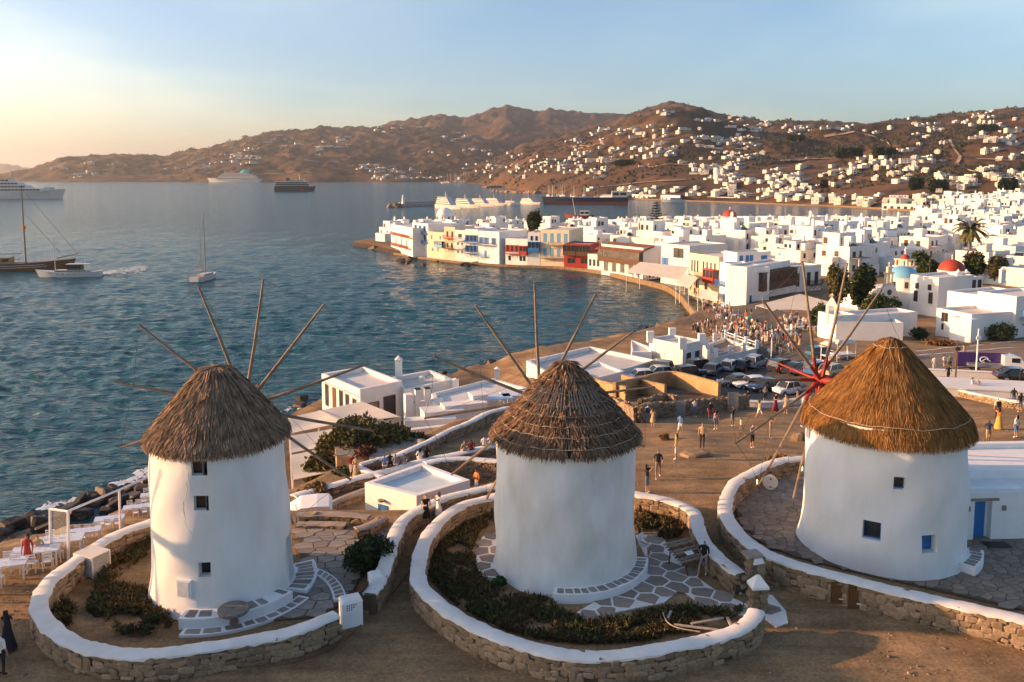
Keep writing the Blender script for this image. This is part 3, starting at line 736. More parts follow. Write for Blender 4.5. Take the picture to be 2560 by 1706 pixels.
# courtyard behind the grey thatched mill
crt = XY([(735,1310),(765,1290),(880,1300),(975,1325),(960,1380),(900,1440),(880,1500),(800,1545),(690,1555),(650,1530),(700,1480),(760,1430)], Z0)
paving(crt, .85, .6, R(8), .26, .03, JOINT, FLAG, Z0+.08, 'courtyard', 5, holes=[(*Lc, 3.3)])
# white jointed path round the middle mill
pth = XY([(1589,1340),(1650,1340),(1680,1380),(1720,1430),(1790,1480),(1880,1520),(1870,1545),(1830,1535),(1740,1505),(1700,1475),(1660,1510),(1560,1530),(1480,1545),(1440,1535),(1500,1500),(1590,1470),(1625,1420)], Z0)
paving(pth, .98, .84, R(-28), .24, .06, COPING, FLAGB, Z0+.06, 'white_jointed_path', 6, holes=[(*Mc, 3.75)], th=.018)
pt2 = XY([(1238,1335),(1205,1345),(1190,1400),(1200,1440),(1215,1470),(1245,1470),(1260,1400)], Z0)
paving(pt2, .9, .78, R(10), .2, .06, COPING, FLAGB, Z0+.06, 'white_jointed_path', 8, holes=[(*Mc, 3.2)], th=.018)
pt3 = XY([(1895,1490),(1930,1490),(1965,1530),(1970,1560),(1940,1570),(1900,1540)], Z0)
paving(pt3, .95, .85, R(10), .2, .06, COPING, FLAGB, Z0+.05, 'white_jointed_path', 9, th=.018)
# ---------------------------------------------------------------- plants
LEAF_O = M('olive_leaf', (.085, .085, .030), .9, .3, 1.5, island=.55, c2=(.14, .12, .042))
LEAF_D = M('dark_green_leaf', (.036, .052, .019), .9, .3, 2, island=.5)
LEAF_G = M('green_leaf', (.045, .065, .022), .9, .3, 2, island=.5)
LEAF_B = M('dry_leaf', (.17, .095, .035), .95, .3, 2, island=.5)
ICEP = M('ice_plant', (.058, .074, .022), .9, .4, .7, island=.6, c2=(.125, .070, .030))
BARK = M('grey_bark', (.13, .095, .07), .95, .25, 3, .02)
def cloud(lobes, n, size, seed, flat=.6, lean=0):
    """leaf faces spread through ellipsoid lobes (cx,cy,cz,rx,ry,rz)"""
    r = np.random.RandomState(seed); vol = np.array([l[3]*l[4]*l[5] for l in lobes])**.8; k = r.choice(len(lobes), n, p=vol/vol.sum())
    L_ = np.array(lobes, float)[k]; d = r.normal(size=(n, 3)); d /= np.linalg.norm(d, axis=1)[:, None]
    rad = (.55+.45*r.rand(n)**.5)*(1+.18*np.sin(d[:, 0]*5+d[:, 1]*4+L_[:, 0])+.12*r.normal(size=n))
    c = L_[:, :3]+d*L_[:, 3:6]*rad[:, None]
    a = r.normal(size=(n, 3)); a[:, 2] = a[:, 2]*flat+lean; a /= np.linalg.norm(a, axis=1)[:, None]
    b_ = np.cross(a, r.normal(size=(n, 3))); b_ /= np.linalg.norm(b_, axis=1)[:, None]+1e-6
    s = size*r.uniform(.5, 1.4, n)[:, None]
    v = np.stack([c-a*s-b_*s*.12, c-b_*s*.5, c+a*s, c+b_*s*.5], 1).reshape(-1, 3)
    return v, np.arange(n*4).reshape(-1, 4)
def plant(name, loc, lobes, n, size, mat, label, cat='tree', trunk=None, seed=0, group=None, flat=.6, lean=0, sc=1):
    root = empty(name, loc); tag(root, label, cat, group)
    v, f = cloud([tuple(q*sc for q in l) for l in lobes], n, size, seed, flat, lean); link('crown', npmesh('crown', v, f, [mat]), root)
    tb = MB(); g = random.Random(seed)
    for l in lobes[:5]:
        b0 = (g.uniform(-.1, .1)*sc, g.uniform(-.1, .1)*sc, -.3)
        tb.tube([b0, (l[0]*sc*.4, l[1]*sc*.4, l[2]*sc*.45), (l[0]*sc, l[1]*sc, l[2]*sc)], [.10*sc**.5*(trunk or 1), .07*sc**.5*(trunk or 1), .025*sc**.5], 6)
    tb.build('trunk', BARK, root); return root
def cover(name, polys, n, size, z, mat, label, seed=0, holes=(), dens=None, hgt=.12):
    """low creeping plants: one spread of leaves over a patch of ground"""
    r = np.random.RandomState(seed); pts = []
    allx = [p[0] for q in polys for p in q]; ally = [p[1] for q in polys for p in q]
    while len(pts) < n:
        X = r.uniform(min(allx), max(allx), 4000); Y = r.uniform(min(ally), max(ally), 4000); ok = fbm(X*1.3, Y*1.3, 3, seed) > .33
        for x, y in zip(X[ok], Y[ok]):
            if any(math.hypot(x-h[0], y-h[1]) < h[2] for h in holes) or not any(inside(q, x, y) for q in polys): continue
            pts.append((x, y))
    pts = pts[:n]
    p = np.array(pts); m = len(p); hh = hgt*(.4+1.2*fbm(p[:, 0]*.9, p[:, 1]*.9, 3, seed+5))
    c = np.stack([p[:, 0], p[:, 1], z+hh*r.rand(m)], -1)
    a = r.normal(size=(m, 3)); a[:, 2] = np.abs(a[:, 2])*.9+.25; a /= np.linalg.norm(a, axis=1)[:, None]
    b_ = np.cross(a, r.normal(size=(m, 3))); b_ /= np.linalg.norm(b_, axis=1)[:, None]+1e-6
    s = size*r.uniform(.6, 1.4, m)[:, None]
    v = np.stack([c-b_*s*.22, c+b_*s*.22, c+a*s+b_*s*.05, c+a*s-b_*s*.05], 1).reshape(-1, 3)
    o = link(name, npmesh(name, v, np.arange(m*4).reshape(-1, 4), [mat])); tag(o, label, 'ground cover', kind='stuff'); return o
E1 = [XY([(372,1352),(388,1375),(300,1440),(255,1478),(238,1462),(280,1410),(340,1370)], Z0), XY([(240,1478),(300,1468),(385,1490),(420,1510),(478,1530),(470,1560),(400,1578),(360,1595),(300,1590),(262,1555),(215,1530)], Z0), XY([(128,1530),(165,1512),(192,1535),(178,1570),(140,1560)], Z0)]
cover('ground_cover', E1, 9000, .17, Z0, ICEP, 'dark creeping ice plant beside the grey thatched mill', 1, [(*Lc, 3.2)], hgt=.34)
e2 = [XY([(1236,1258),(1180,1275),(1120,1310),(1085,1360),(1070,1420),(1080,1455),(1120,1500),(1180,1540),(1260,1578),(1345,1602),(1430,1612),(1510,1614),(1600,1608),(1690,1590),(1780,1568),(1840,1545),(1862,1525),(1800,1530),(1720,1520),(1640,1530),(1560,1550),(1470,1560),(1400,1530),(1370,1500),(1240,1480),(1190,1430),(1180,1380),(1200,1330),(1245,1310)], Z0),
      XY([(1589,1250),(1640,1255),(1690,1275),(1720,1310),(1700,1345),(1660,1350),(1600,1335),(1589,1330)], Z0)]
cover('ground_cover', e2, 26000, .16, Z0, ICEP, 'dark green and brown ice plant carpet inside the middle enclosure', 2, [(*Mc, 3.3)], hgt=.24)
def bush(loc, w_, h, n, size, mat, label, seed, name='shrub', group=None, flat=.8, trunk=.4):
    g = random.Random(seed); lb = []
    for i in range(7):
        a = g.uniform(0, 6.28); rr = g.uniform(0, .32)*w_; k = g.uniform(.22, .34)
        lb.append((math.cos(a)*rr, math.sin(a)*rr*.8, h*g.uniform(.35, .62), w_*k, w_*k*.9, h*g.uniform(.3, .42)))
    return plant(name, loc, lb, n, size, mat, label, 'shrub', trunk, seed, group, flat)
v = P(915, 1430, Z0); bush((v.x, v.y, Z0), 2.5, 1.7, 5000, .11, LEAF_D, 'dark rounded shrub inside the white gate', 3)
v = P(165, 1555, Z0)
v = P(1955, 1185, Z0); bush((v.x, v.y, Z0), 1.7, 1.1, 2600, .16, LEAF_B, 'dry brown shrub behind the round white disc', 4, flat=1.6)
v = P(1248, 1470, Z0); bush((v.x, v.y, Z0), .7, .5, 500, .1, LEAF_G, 'small green weed at the foot of the middle mill', 14)
# big tamarisk over the taverna roof
v = P(905, 1140, 8.0)
plant('tamarisk_tree', (v.x, v.y, 6.2), [(0,0,3.0,2.2,1.8,1.5),(2.0,.5,2.9,1.7,1.6,1.2),(-2.0,0,2.2,1.6,1.4,1.3),(3.6,.8,2.2,1.6,1.3,1.1),(-3.0,-1.2,.9,1.3,1.2,1.3),(-2.6,-2.0,-.2,1.2,1.1,1.1),(1.0,-1,2.0,1.8,1.3,1.1),(-.8,.6,3.7,1.3,1.2,.9)], 17000, .2, LEAF_O, 'broad olive green tamarisk spreading over the seaside taverna', seed=5, flat=1.2)
# ---------------------------------------------------------------- things inside the enclosures
v = P(232, 1430, Z0); ac = empty('louvered_box', (v.x, v.y, Z0), R(-25)); tag(ac, 'white louvered equipment box standing on bare earth', 'equipment box')
b_ = MB(); b_.bx(-.62, .62, -.5, .5, .94, 1.0)
for sx in (-1, 1):
    for sy in (-1, 1): b_.box((sx*.585, sy*.465, .47), (.07, .07, .94))
LOUV = M('pale_louver', (.66, .62, .56), .6, .06, 3)
b_.build('frame', LOUV, ac); b_ = MB(); b_.bx(-.5, .5, -.4, .4, .05, .85); b_.build('machine', M('grey_steel', (.25, .25, .25), .6), ac)
for k in range(12):
    z = .06+k*.073
    for nm_, c, d in (('slat', (0, -.47, z), (1.1, .05, .022)), ('slat', (0, .47, z), (1.1, .05, .022)), ('slat', (.59, 0, z), (.05, .86, .022)), ('slat', (-.59, 0, z), (.05, .86, .022))):
        q = MB(); q.box(c, d, tilt=(R(30), 'X') if d[0] > .5 else (R(-30), 'Y')); q.build(nm_, LOUV, ac)
v = P(585, 1562, Z0); mt = empty('millstone_table', (v.x, v.y, Z0)); tag(mt, 'round millstone table on a stone foot by the white bench', 'table')
GST = M('grey_millstone', (.22, .19, .16), .9, .25, 4, .02)
b_ = MB(); b_.lathe([(.02, .56), (.6, .56), (.63, .6), (.63, .7), (.59, .73), (.09, .73), (.08, .70), (.0, .70)], 28); b_.build('table_top', GST, mt)
b_ = MB(); b_.lathe([(.02, .0), (.26, 0), (.2, .3), (.24, .556), (.02, .556)], 14); b_.build('foot', STONE, mt)
# gate posts and gate of the left courtyard
g1 = P(878, 1560, Z0); gp = empty('gate_post', (g1.x, g1.y, Z0), R(25)); tag(gp, 'thick whitewashed gate post with small black lettering', 'gate post')
b_ = MB(); b_.bx(-.42, .42, -.3, .3, 0, 1.05); b_.prism([(-.44, -.32), (.44, -.32), (.44, .32), (-.44, .32)], 1.05, 1.16, inset=.15); b_.build('post', WHITE, gp)
b_ = MB()
for j in range(3):
    for k in range(5-j): b_.box((-.22+k*.09, -.3025, .95-j*.09), (.05, .006, .045))
b_.build('lettering', BLACKP, gp)
g2 = P(940, 1500, Z0); gp2 = empty('gate_post', (g2.x, g2.y, Z0), R(25)); tag(gp2, 'whitewashed post where the lane wall meets the wooden gate', 'gate post')
b_ = MB(); b_.bx(-.27, .27, -.3, .3, 0, 1.15); b_.prism([(-.28, -.31), (.28, -.31), (.28, .31), (-.28, .31)], 1.15, 1.25, inset=.3); b_.build('post', WHITE, gp2)
ga = (g1+g2)/2; gt = empty('wooden_gate', (ga.x, ga.y, Z0), math.atan2(g2.y-g1.y, g2.x-g1.x)); tag(gt, 'dark brown picket gate between the white posts', 'gate')
for k in range(6):
    b_ = MB(); b_.box((-.38+k*.15, 0, .62), (.08, .03, 1.1)); b_.build('picket', BROWN, gt)
for z in (.3, .95): b_ = MB(); b_.box((0, .031, z), (.9, .03, .08)); b_.build('rail', BROWN, gt)
STC = M('flat_capstone', (.33, .27, .215), .9, .2, 2, .015)
wall('stone_bench', W([(742,1283),(800,1282),(860,1285),(930,1292)], Z0+.55), .55, .45, 'long low stone bench along the back of the courtyard', 'bench', cap_mat=STC, coping=.09, maxn=60)
wall('stone_bench', W([(742,1306),(800,1306),(872,1310)], Z0+.32), .32, .42, 'lower stone step in front of the long courtyard bench', 'bench', cap_mat=STC, coping=.08, maxn=40, smin=.16)
wall('stone_bench', W([(890,1322),(925,1312),(962,1290)], Z0+.55), .55, .5, 'short angled stone bench with flat slab top beside the courtyard', 'bench', cap_mat=STC, coping=.09, maxn=40)
# kerb of set stones curving to the courtyard
kb = empty('curved_step', (*P(800, 1460, Z0).xy, Z0)); tag(kb, 'curved white step set with dark stones leading to the gate', 'step')
line = resample(crom(W([(762,1428),(800,1433),(835,1452),(858,1480),(868,1510)], Z0), 8), .1)
b_ = MB(); ctr = P(740, 1520, Z0); vs = []
for p in line:
    d = (p-ctr).normalized()
    for r_k, z in ((0, .02), (0, .2), (.55, .2), (.55, .02)): q = p-d*r_k-kb.location; vs.append((q.x, q.y, z))
b_.add(vs, [(i*4+j, i*4+1+j, i*4+5+j, i*4+4+j) for i in range(len(line)-1) for j in range(3)]+[(3, 2, 1, 0), tuple(len(line)*4-4+j for j in range(4))]); b_.build('tread', WHITE, kb)
for i in range(0, len(line)-4, 4):
    poly = []
    for p, r_k in ((line[i], .08), (line[i+3], .08), (line[i+3], .47), (line[i], .47)): q = p-(p-ctr).normalized()*r_k-kb.location; poly.append((q.x, q.y))
    b_ = MB(); b_.prism(poly, .15, .207); b_.build('set_stone', FLAG, kb)
# stone posts at the middle gate
v = P(1885, 1478, Z0); sp_ = empty('stone_gate_pillar', (v.x, v.y, Z0), R(15)); tag(sp_, 'tall ruined stone pillar with broken white cap at the middle gate', 'pillar')
g = random.Random(3)
for k in range(7):
    for s in (-1, 1):
        o = link('stone', STONES[g.randrange(10)], sp_, (s*.19+g.uniform(-.02, .02), 0, .12+k*.23), (0, 0, g.uniform(-.15, .15)+(math.pi/2 if k % 2 else 0)), (.42, .5, .25))
b_ = MB(); b_.box((-.12, .05, 1.72), (.75, .62, .1)); b_.build('slab', STC, sp_)
b_ = MB(); b_.prism([(-.25, -.34), (.3, -.3), (.26, .1), (-.2, .1)], 1.38, 1.62, inset=.3); b_.build('white_cap', WHITE, sp_)
v = P(1893, 1530, Z0); sp_ = empty('stone_gate_pillar', (v.x, v.y, Z0), R(5)); tag(sp_, 'short stone pillar topped by a white pyramid at the wall end', 'pillar')
for k in range(5):
    for s in (-1, 1): link('stone', STONES[g.randrange(10)], sp_, (s*.17, 0, .12+k*.22), (0, 0, g.uniform(-.15, .15)+(math.pi/2 if k % 2 else 0)), (.38, .46, .24))
b_ = MB(); b_.prism([(-.36, -.34), (.36, -.34), (.36, .34), (-.36, .34)], 1.13, 1.24); b_.prism([(-.35, -.33), (.35, -.33), (.35, .33), (-.35, .33)], 1.241, 1.62, inset=.8); b_.build('white_cap', WHITE, sp_)
# broken pallet, timber and hose
v = P(1728, 1425, Z0); pl = empty('broken_pallet', (v.x, v.y, Z0), R(28)); tag(pl, 'broken slatted timber panel leaning beside the man in black', 'pallet')
for k in range(9):
    b_ = MB(); b_.box((-.1, -.75+k*.17+.4, .55+k*.055), (1.5, .1, .03), tilt=(R(18), 'X')); b_.build('slat', GREYW if k % 3 else BROWN, pl)
for s in (-.6, 0, .55): b_ = MB(); b_.box((s, .28, .70), (.07, 1.5, .07), tilt=(R(18), 'X')); b_.build('bearer', BROWN, pl)
for s in (-.6, .55): b_ = MB(); b_.tube([(s, -.5, 0), (s, -.3, .5)], .035, 5); b_.tube([(s, .9, 0), (s, .8, .85)], .035, 5); b_.build('leg', BROWN, pl)
b_ = MB(); b_.box((-.05, .1, .80), (.42, .25, .01), tilt=(R(18), 'X')); b_.build('notice', WPAINT, pl)
PLK = M('bleached_plank', (.42, .36, .30), .9, .2, 4)
for i, (x0, y0, x1, y1, lb) in enumerate([(1685,1562,1795,1575,'long bleached plank lying on the ice plant'), (1728,1560,1808,1545,'slanting bleached plank lying on the ice plant'), (1818,1544,1832,1572,'short bleached plank near the wall end'), (1670,1546,1678,1528,'stub of bleached timber sticking out of the ice plant')]):
    a, c = P(x0, y0, Z0+.28), P(x1, y1, Z0+.28); b_ = MB(); L_ = (c-a).length
    b_.box((0, 0, 0), (L_, .11, .05)); o = b_.build('plank', PLK, None, (a+c)/2, math.atan2(c.y-a.y, c.x-a.x)); tag(o, lb, 'plank')
b_ = MB(); hp = crom([p-P(1700, 1560, Z0+.3) for p in W([(1657,1532),(1668,1555),(1695,1570),(1750,1580)], Z0+.3)], 6); b_.tube(hp, .025, 5)
tag(b_.build('hose', PLK, None, P(1700, 1560, Z0+.3), smooth_=True), 'pale curved pipe lying on the ice plant', 'pipe')
for i, (x, y, s) in enumerate([(1795,1452,.5),(1810,1458,.4),(1840,1465,.45),(1855,1490,.35),(1830,1480,.3)]):
    v = P(x, y, Z0); b_ = MB(); b_.box((0, 0, .06), (s, .12, .08), tilt=(R(10+9*i), 'Y')); b_.box((.06, .13, .05), (s*.8, .09, .06), rz=.5)
    tag(b_.build('timber_scrap', GREYW if i % 2 else BROWN, None, (v.x, v.y, Z0), R(-30+25*i)), ['stacked timber offcuts below the leaning man', 'bleached timber scrap near the stone pillar', 'brown offcut close to the wall foot', 'last timber scrap before the stone pillar', 'dark timber scrap on the path edge'][i], 'timber')
# brown meter cabinets in the right wall, and a beam on the ground
for i, (x, y, an) in enumerate([(2102,1512,-14),(2146,1524,-8)]):
    v = P(x, y, Z0); c = empty('meter_cabinet', (v.x, v.y, Z0), R(an)); tag(c, ['brown steel cabinet set in the wall, shut', 'brown steel cabinet with its door ajar, catching the sun'][i], 'cabinet')
    CAB = M('brown_steel', (.16, .085, .04), .35, .15, 3, metal=.4)
    b_ = MB(); b_.bx(-.42, .42, -.02, .35, .02, .95); b_.build('case', CAB, c)
    b_ = MB(); b_.box((-.0, -.05, .48), (.78, .03, .86)); d = b_.build('door', CAB, c)
    b_ = MB(); b_.box((.0, -.07, .28), (.2, .006, .05)); b_.build('plate', WPAINT, d)
a, c = P(2250, 1540, Z0), P(2430, 1580, Z0); b_ = MB(); b_.box((0, 0, .08), ((c-a).length, .18, .12)); tag(b_.build('beam', GREYW, None, ((a.x+c.x)/2, (a.y+c.y)/2, Z0), math.atan2(c.y-a.y, c.x-a.x)), 'long weathered beam lying along the sunlit wall', 'beam')
# round disc and lit wall lamps
v = P(1925, 1229, Z0); ds_ = empty('round_disc', (v.x, v.y, Z0+.12)); tag(ds_, 'round white disc like a drum lid propped on the terrace', 'disc')
b_ = MB(); b_.lathe([(.0, .05), (.40, .05), (.43, .02), (.43, -.02), (.40, -.05), (0, -.05)], 28); o = b_.build('lid', LOUV, ds_); o.location = (0, 0, .43); o.rotation_euler = (R(80), 0, R(-10))
for z in (.22, -.25): b_ = MB(); b_.lathe([(0, .05), (.05, .05), (.05, .0)], 10); q = b_.build('hole', BLACKP, ds_); q.location = (.0, -.055, .43+z); q.rotation_euler = (R(80), 0, R(-10))
GLOW = M('warm_lamp', (1.0, .72, .30), .5, 0, 1, emit=5.)
for i, (x, y) in enumerate([(1890,1205),(2003,1172)]):
    v = P(x, y, Z0+.55); l = empty('wall_lamp', v); tag(l, ['lit amber wall lamp left of the round disc', 'lit amber wall lamp near the golden mill'][i], 'lamp')
    b_ = MB(); b_.box((0, 0, 0), (.16, .06, .24)); b_.build('glass', GLOW, l); b_ = MB(); b_.box((0, .05, 0), (.2, .05, .28)); b_.build('back_plate', BLACKP, l)
# annex of the straw capped mill
c0 = P(2418, 1362, Z0); an = empty('annex_house', (c0.x, c0.y+.3, Z0), R(3)); tag(an, 'low white annex with blue door beside the golden mill', 'house')
b_ = MB(); W_, H_ = 9., 2.55
for x0, x1, z0, z1 in ((-.9, .45, 0, H_), (1.35, 3.35, 0, H_), (4.25, W_, 0, H_), (.45, 1.35, 2.1, H_), (3.35, 4.25, 0, 1.0), (3.35, 4.25, 1.75, H_)): b_.bx(x0, x1, 0, .45, z0, z1)
b_.bx(.45, 1.35, .36, .45, 0, 2.1); b_.bx(3.35, 4.25, .38, .45, 1.0, 1.75)
b_.bx(-.9, W_, .45, 6, 0, H_-.02); b_.bx(-.9, W_, .45, .8, H_-.02, H_+.12); b_.bx(-.9, W_, 1.9, 2.2, H_-.02, H_+.38); b_.bx(-.9, W_, 2.2, 5.6, H_-.02, H_+.3); b_.bx(-.9, W_, 5.6, 6, H_-.02, H_+.6)
b_.build('wall', WHITE, an)
b_ = MB(); b_.box((.8, .33, 1.03), (.78, .05, 2.05)); d = b_.build('door', BLUE, an); b_ = MB(); b_.box((.52, .29, 1.0), (.05, .04, .1)); b_.build('handle', BLACKP, d)
b_ = MB(); b_.tube([(.25, -.03, 2.2), (1.65, -.03, 2.2)], .07, 8); b_.build('lintel', GREYW, an)
b_ = MB(); b_.box((3.8, .36, 1.37), (.86, .03, .72)); w_ = b_.build('window', BLUE, an)
for x in (.1, 1.95): b_ = MB(); b_.box((x, -.05, 1.75), (.16, .1, .24)); b_.build('lamp', GREYW, an)
b_ = MB(); b_.box((1.3, -.6, .13), (1.2, .7, .02)); tag(b_.build('doormat', BLACKP, None, (c0.x, c0.y+.3, Z0)), 'black doormat on the paving before the blue door', 'doormat')
# hoses and a bucket on the dark lane
for i, (pp, m_, lb) in enumerate([([(1062,1330),(1040,1400),(1000,1460),(960,1510)], M('red_hose', (.20, .05, .04), .7), 'thin red hose snaking down the lane between the walls'), ([(905,1560),(850,1610),(760,1650),(670,1668),(640,1672)], M('red_hose', (.2, .05, .04)), 'red hose lying along the foot of the left wall')]):
    L_ = crom(W(pp, Z0+.03), 6); b_ = MB(); b_.tube([q-L_[0] for q in L_], .022, 5); tag(b_.build('hose', m_, None, L_[0], smooth_=True), lb, 'hose')
# ---------------------------------------------------------------- scattered stones on the dirt square
g = random.Random(11); STB = []
for k in range(900):
    x, y = (g.uniform(1480, 2020), g.uniform(1050, 1230)) if k < 330 else ((g.uniform(900, 2560), g.uniform(1560, 1720)) if k < 620 else ((g.uniform(0, 130), g.uniform(1430, 1700)) if k < 720 else (g.uniform(2400, 2560), g.uniform(1030, 1130))))
    v = P(x, y, Z0) if y > 1235 else G(x, y)
    s = g.uniform(.02, .07)*(1.6 if g.random() < .15 else 1); STB.append((v, s))
V = []; Fc = []; nb = 0
for v, s in STB:
    me = STONES[g.randrange(10)]; X = Matrix.LocRotScale(v, Matrix.Rotation(g.uniform(0, 6), 3, 'Z').to_quaternion(), Vector((s*1.5, s, s*.8)))
    q = [X @ p.co for p in me.vertices]; V += [tuple(p) for p in q]; Fc += [tuple(nb+i for i in p.vertices) for p in me.polygons]; nb += len(q)
me = bpy.data.meshes.new('loose_stones'); me.from_pydata(V, [], Fc); me.materials.append(MATS['field_stone_mass']); tag(link('loose_stones', me), kind='stuff')
for x, y, s, lb in ((1745,1140,.9,'flat ochre rock the woman stands on'), (2003,1100,.7,'boulder the man in shorts sits on near the golden mill')):
    v = G(x, y); o = link('boulder', STONES[3 if s > .8 else 5].copy(), None, (v.x, v.y, v.z+.1), (0, 0, .4), (s*2, s*1.2, .45 if s > .8 else .9)); tag(o, lb, 'rock')
v = G(1665, 1100); bush((v.x, v.y, v.z), .9, .45, 900, .1, LEAF_B, 'small round dry tussock on the dirt square', 8, flat=1.5)
# ---------------------------------------------------------------- house kit
def quadhouse(name, corners, zb, label, mat=None, par=.3, pw=.28, cat='house', openings=(), roofmat=None, group=None):
    """flat roofed house on four roof corners (world, counter-clockwise seen from above) with parapet; openings (face,u,z,w,h,kind)"""
    c = [Vector(p) for p in corners]; o0 = sum(c, Vector())/4; o0.z = zb
    root = empty(name, o0); tag(root, label, cat, group); zt = c[0].z-zb
    q = [(p.x-o0.x, p.y-o0.y) for p in c]
    ar = sum(q[i-1][0]*q[i][1]-q[i][0]*q[i-1][1] for i in range(4))
    if ar < 0: q = q[::-1]
    b = MB(); b.add([(x, y, -1) for x, y in q]+[(x, y, zt) for x, y in q], [(i, (i+1) % 4, 4+(i+1) % 4, 4+i) for i in range(4)])
    cen = (0, 0)
    inn = []
    for x, y in q:
        L_ = math.hypot(x, y); k = max(.5, (L_-pw*1.4)/L_); inn.append((x*k, y*k))
    b.add([(x, y, zt) for x, y in q]+[(x, y, zt) for x, y in inn]+[(x, y, zt-par) for x, y in inn], [(i, (i+1) % 4, 4+(i+1) % 4, 4+i) for i in range(4)]+[(4+i, 4+(i+1) % 4, 8+(i+1) % 4, 8+i) for i in range(4)])
    b.build('wall', mat or WHITE2, root)
    r = MB(); r.add([(x, y, zt-par) for x, y in inn], [(0, 1, 2, 3)]); r.build('roof', roofmat or ROOFP, root)
    for (fi, u, z, w_, h, kind) in openings:
        a, e = Vector((*q[fi], 0)), Vector((*q[(fi+1) % 4], 0)); t = (e-a).normalized(); n_ = Vector((t.y, -t.x, 0)); p = a+(e-a)*u+Vector((0, 0, z))
        opening(root, p, t, n_, w_, h, kind)
    return root
SHUT = {'blue': BLUE, 'lblue': LBLUE, 'red': RED, 'brown': BROWN, 'white': WPAINT, 'grey': GREYW}
def opening(root, p, t, n_, w_, h, kind):
    """window or door: proud surround, recessed dark pane, optional coloured leaves"""
    ang = math.atan2(t.y, t.x); k = kind.split('_'); fr = SHUT.get(k[0], WPAINT)
    b = MB(); f = min(.09, w_*.12)
    for dx, dz, sx, sz in ((-w_/2+f/2, 0, f, h), (w_/2-f/2, 0, f, h), (0, h/2-f/2, w_-2*f, f), (0, -h/2+f/2, w_-2*f, f)):
        b.box(p+t*dx+Vector((0, 0, dz)), (sx, .10, sz), ang)
    o = b.build('door' if k[-1] == 'door' else 'window', fr, root)
    b = MB(); b.box(p+n_*.012, (w_-2*f, .03, h-2*f), ang)
    b.build('leaf' if k[-1] in ('shut', 'door') else 'pane', fr if k[-1] in ('shut', 'door') else DARK, o)
    if k[-1] == 'open':
        for s in (-1, 1):
            b = MB(); b.box(p+t*(s*(w_*.74))+n_*.05, (w_*.46, .05, h), ang); b.build('shutter', fr, o)
    return o
def hxy(pts, z): return [P(x, y, z) for x, y in pts]
# small sunken house by the lane
cs = hxy([(912,1207),(1041,1240),(1175,1200),(1055,1157)], 11.1)
sh = quadhouse('sunken_house', cs, 8.2, 'small white house with pale blue roof sunk below the lane', WHITE, .32, .35, openings=[(0, .36, .95, .75, 1.7, 'blue_door')], roofmat=M('pale_blue_roof', (.55, .64, .68), .8, .12, .9))
b = MB(); b.lathe([(.0, .12), (.2, .12), (.22, .06), (.2, 0), (0, 0)], 12); q = b.build('lamp', GREYW, sh); a_, e_ = cs[0], cs[1]; pp = a_.lerp(e_, .36); q.location = (pp.x-sh.location.x-.1, pp.y-sh.location.y-.1, 2.05)
v = P(775, 1262, 10.2); wb_ = empty('white_outbuilding', (v.x, v.y, 9.0), R(12)); tag(wb_, 'low white rounded outbuilding peeping past the left mill', 'outbuilding')
b = MB(); n = 10; pr_ = [(-1.3, 0), (-1.3, .9)]+[(-1.3+1.5*math.sin(k/n*1.57)*.5, .9+.45*math.sin(k/n*1.57)) for k in range(1, n)]+[(.4, 1.4), (1.1, 1.35), (1.3, 1.1), (1.3, 0)]
b.add([(x, -.9, z) for x, z in pr_]+[(x, 1.2, z) for x, z in pr_], [tuple(range(len(pr_))), tuple(range(len(pr_), 2*len(pr_)))[::-1]]+[(i, i+len(pr_), (i+1) % len(pr_)+len(pr_), (i+1) % len(pr_)) for i in range(len(pr_))]); b.build('wall', WHITE, wb_)
# lane walls
wall('lane_wall', W([(1300,1008),(1233,1026),(1177,1051),(1121,1076),(1051,1110),(995,1136),(953,1143),(910,1156),(893,1162)], 9.9), .95, .4, 'far lane wall with white top climbing behind the middle mill', maxn=140, sides=(1, -1), follow=True)
wall('lane_wall', W([(1260,1106),(1227,1114),(1149,1131),(1073,1146),(1017,1161),(953,1178),(868,1200),(770,1228),(730,1240)], 9.9), .9, .45, 'near lane wall where visitors sit, dropping towards the left mill', maxn=160, follow=True, over=.1)
wall('rubble_bank', W([(1062,1156),(1110,1148),(1170,1144),(1245,1150)], 10.9), 2.0, .5, 'rough sunlit rubble bank under a white coping beside the sunken house', maxn=200, smin=.16, smax=.3)
wall('low_stone_wall', W([(893,1166),(930,1180),(955,1190)], 9.9), .9, .4, 'short stone wall below the seated visitors', maxn=40, follow=True)
wall('low_stone_wall', W([(812,1268),(850,1245),(905,1225),(930,1215)], 9.8), .8, .35, 'low stone wall curving behind the courtyard bench', maxn=60, follow=True, cap_mat=STC)
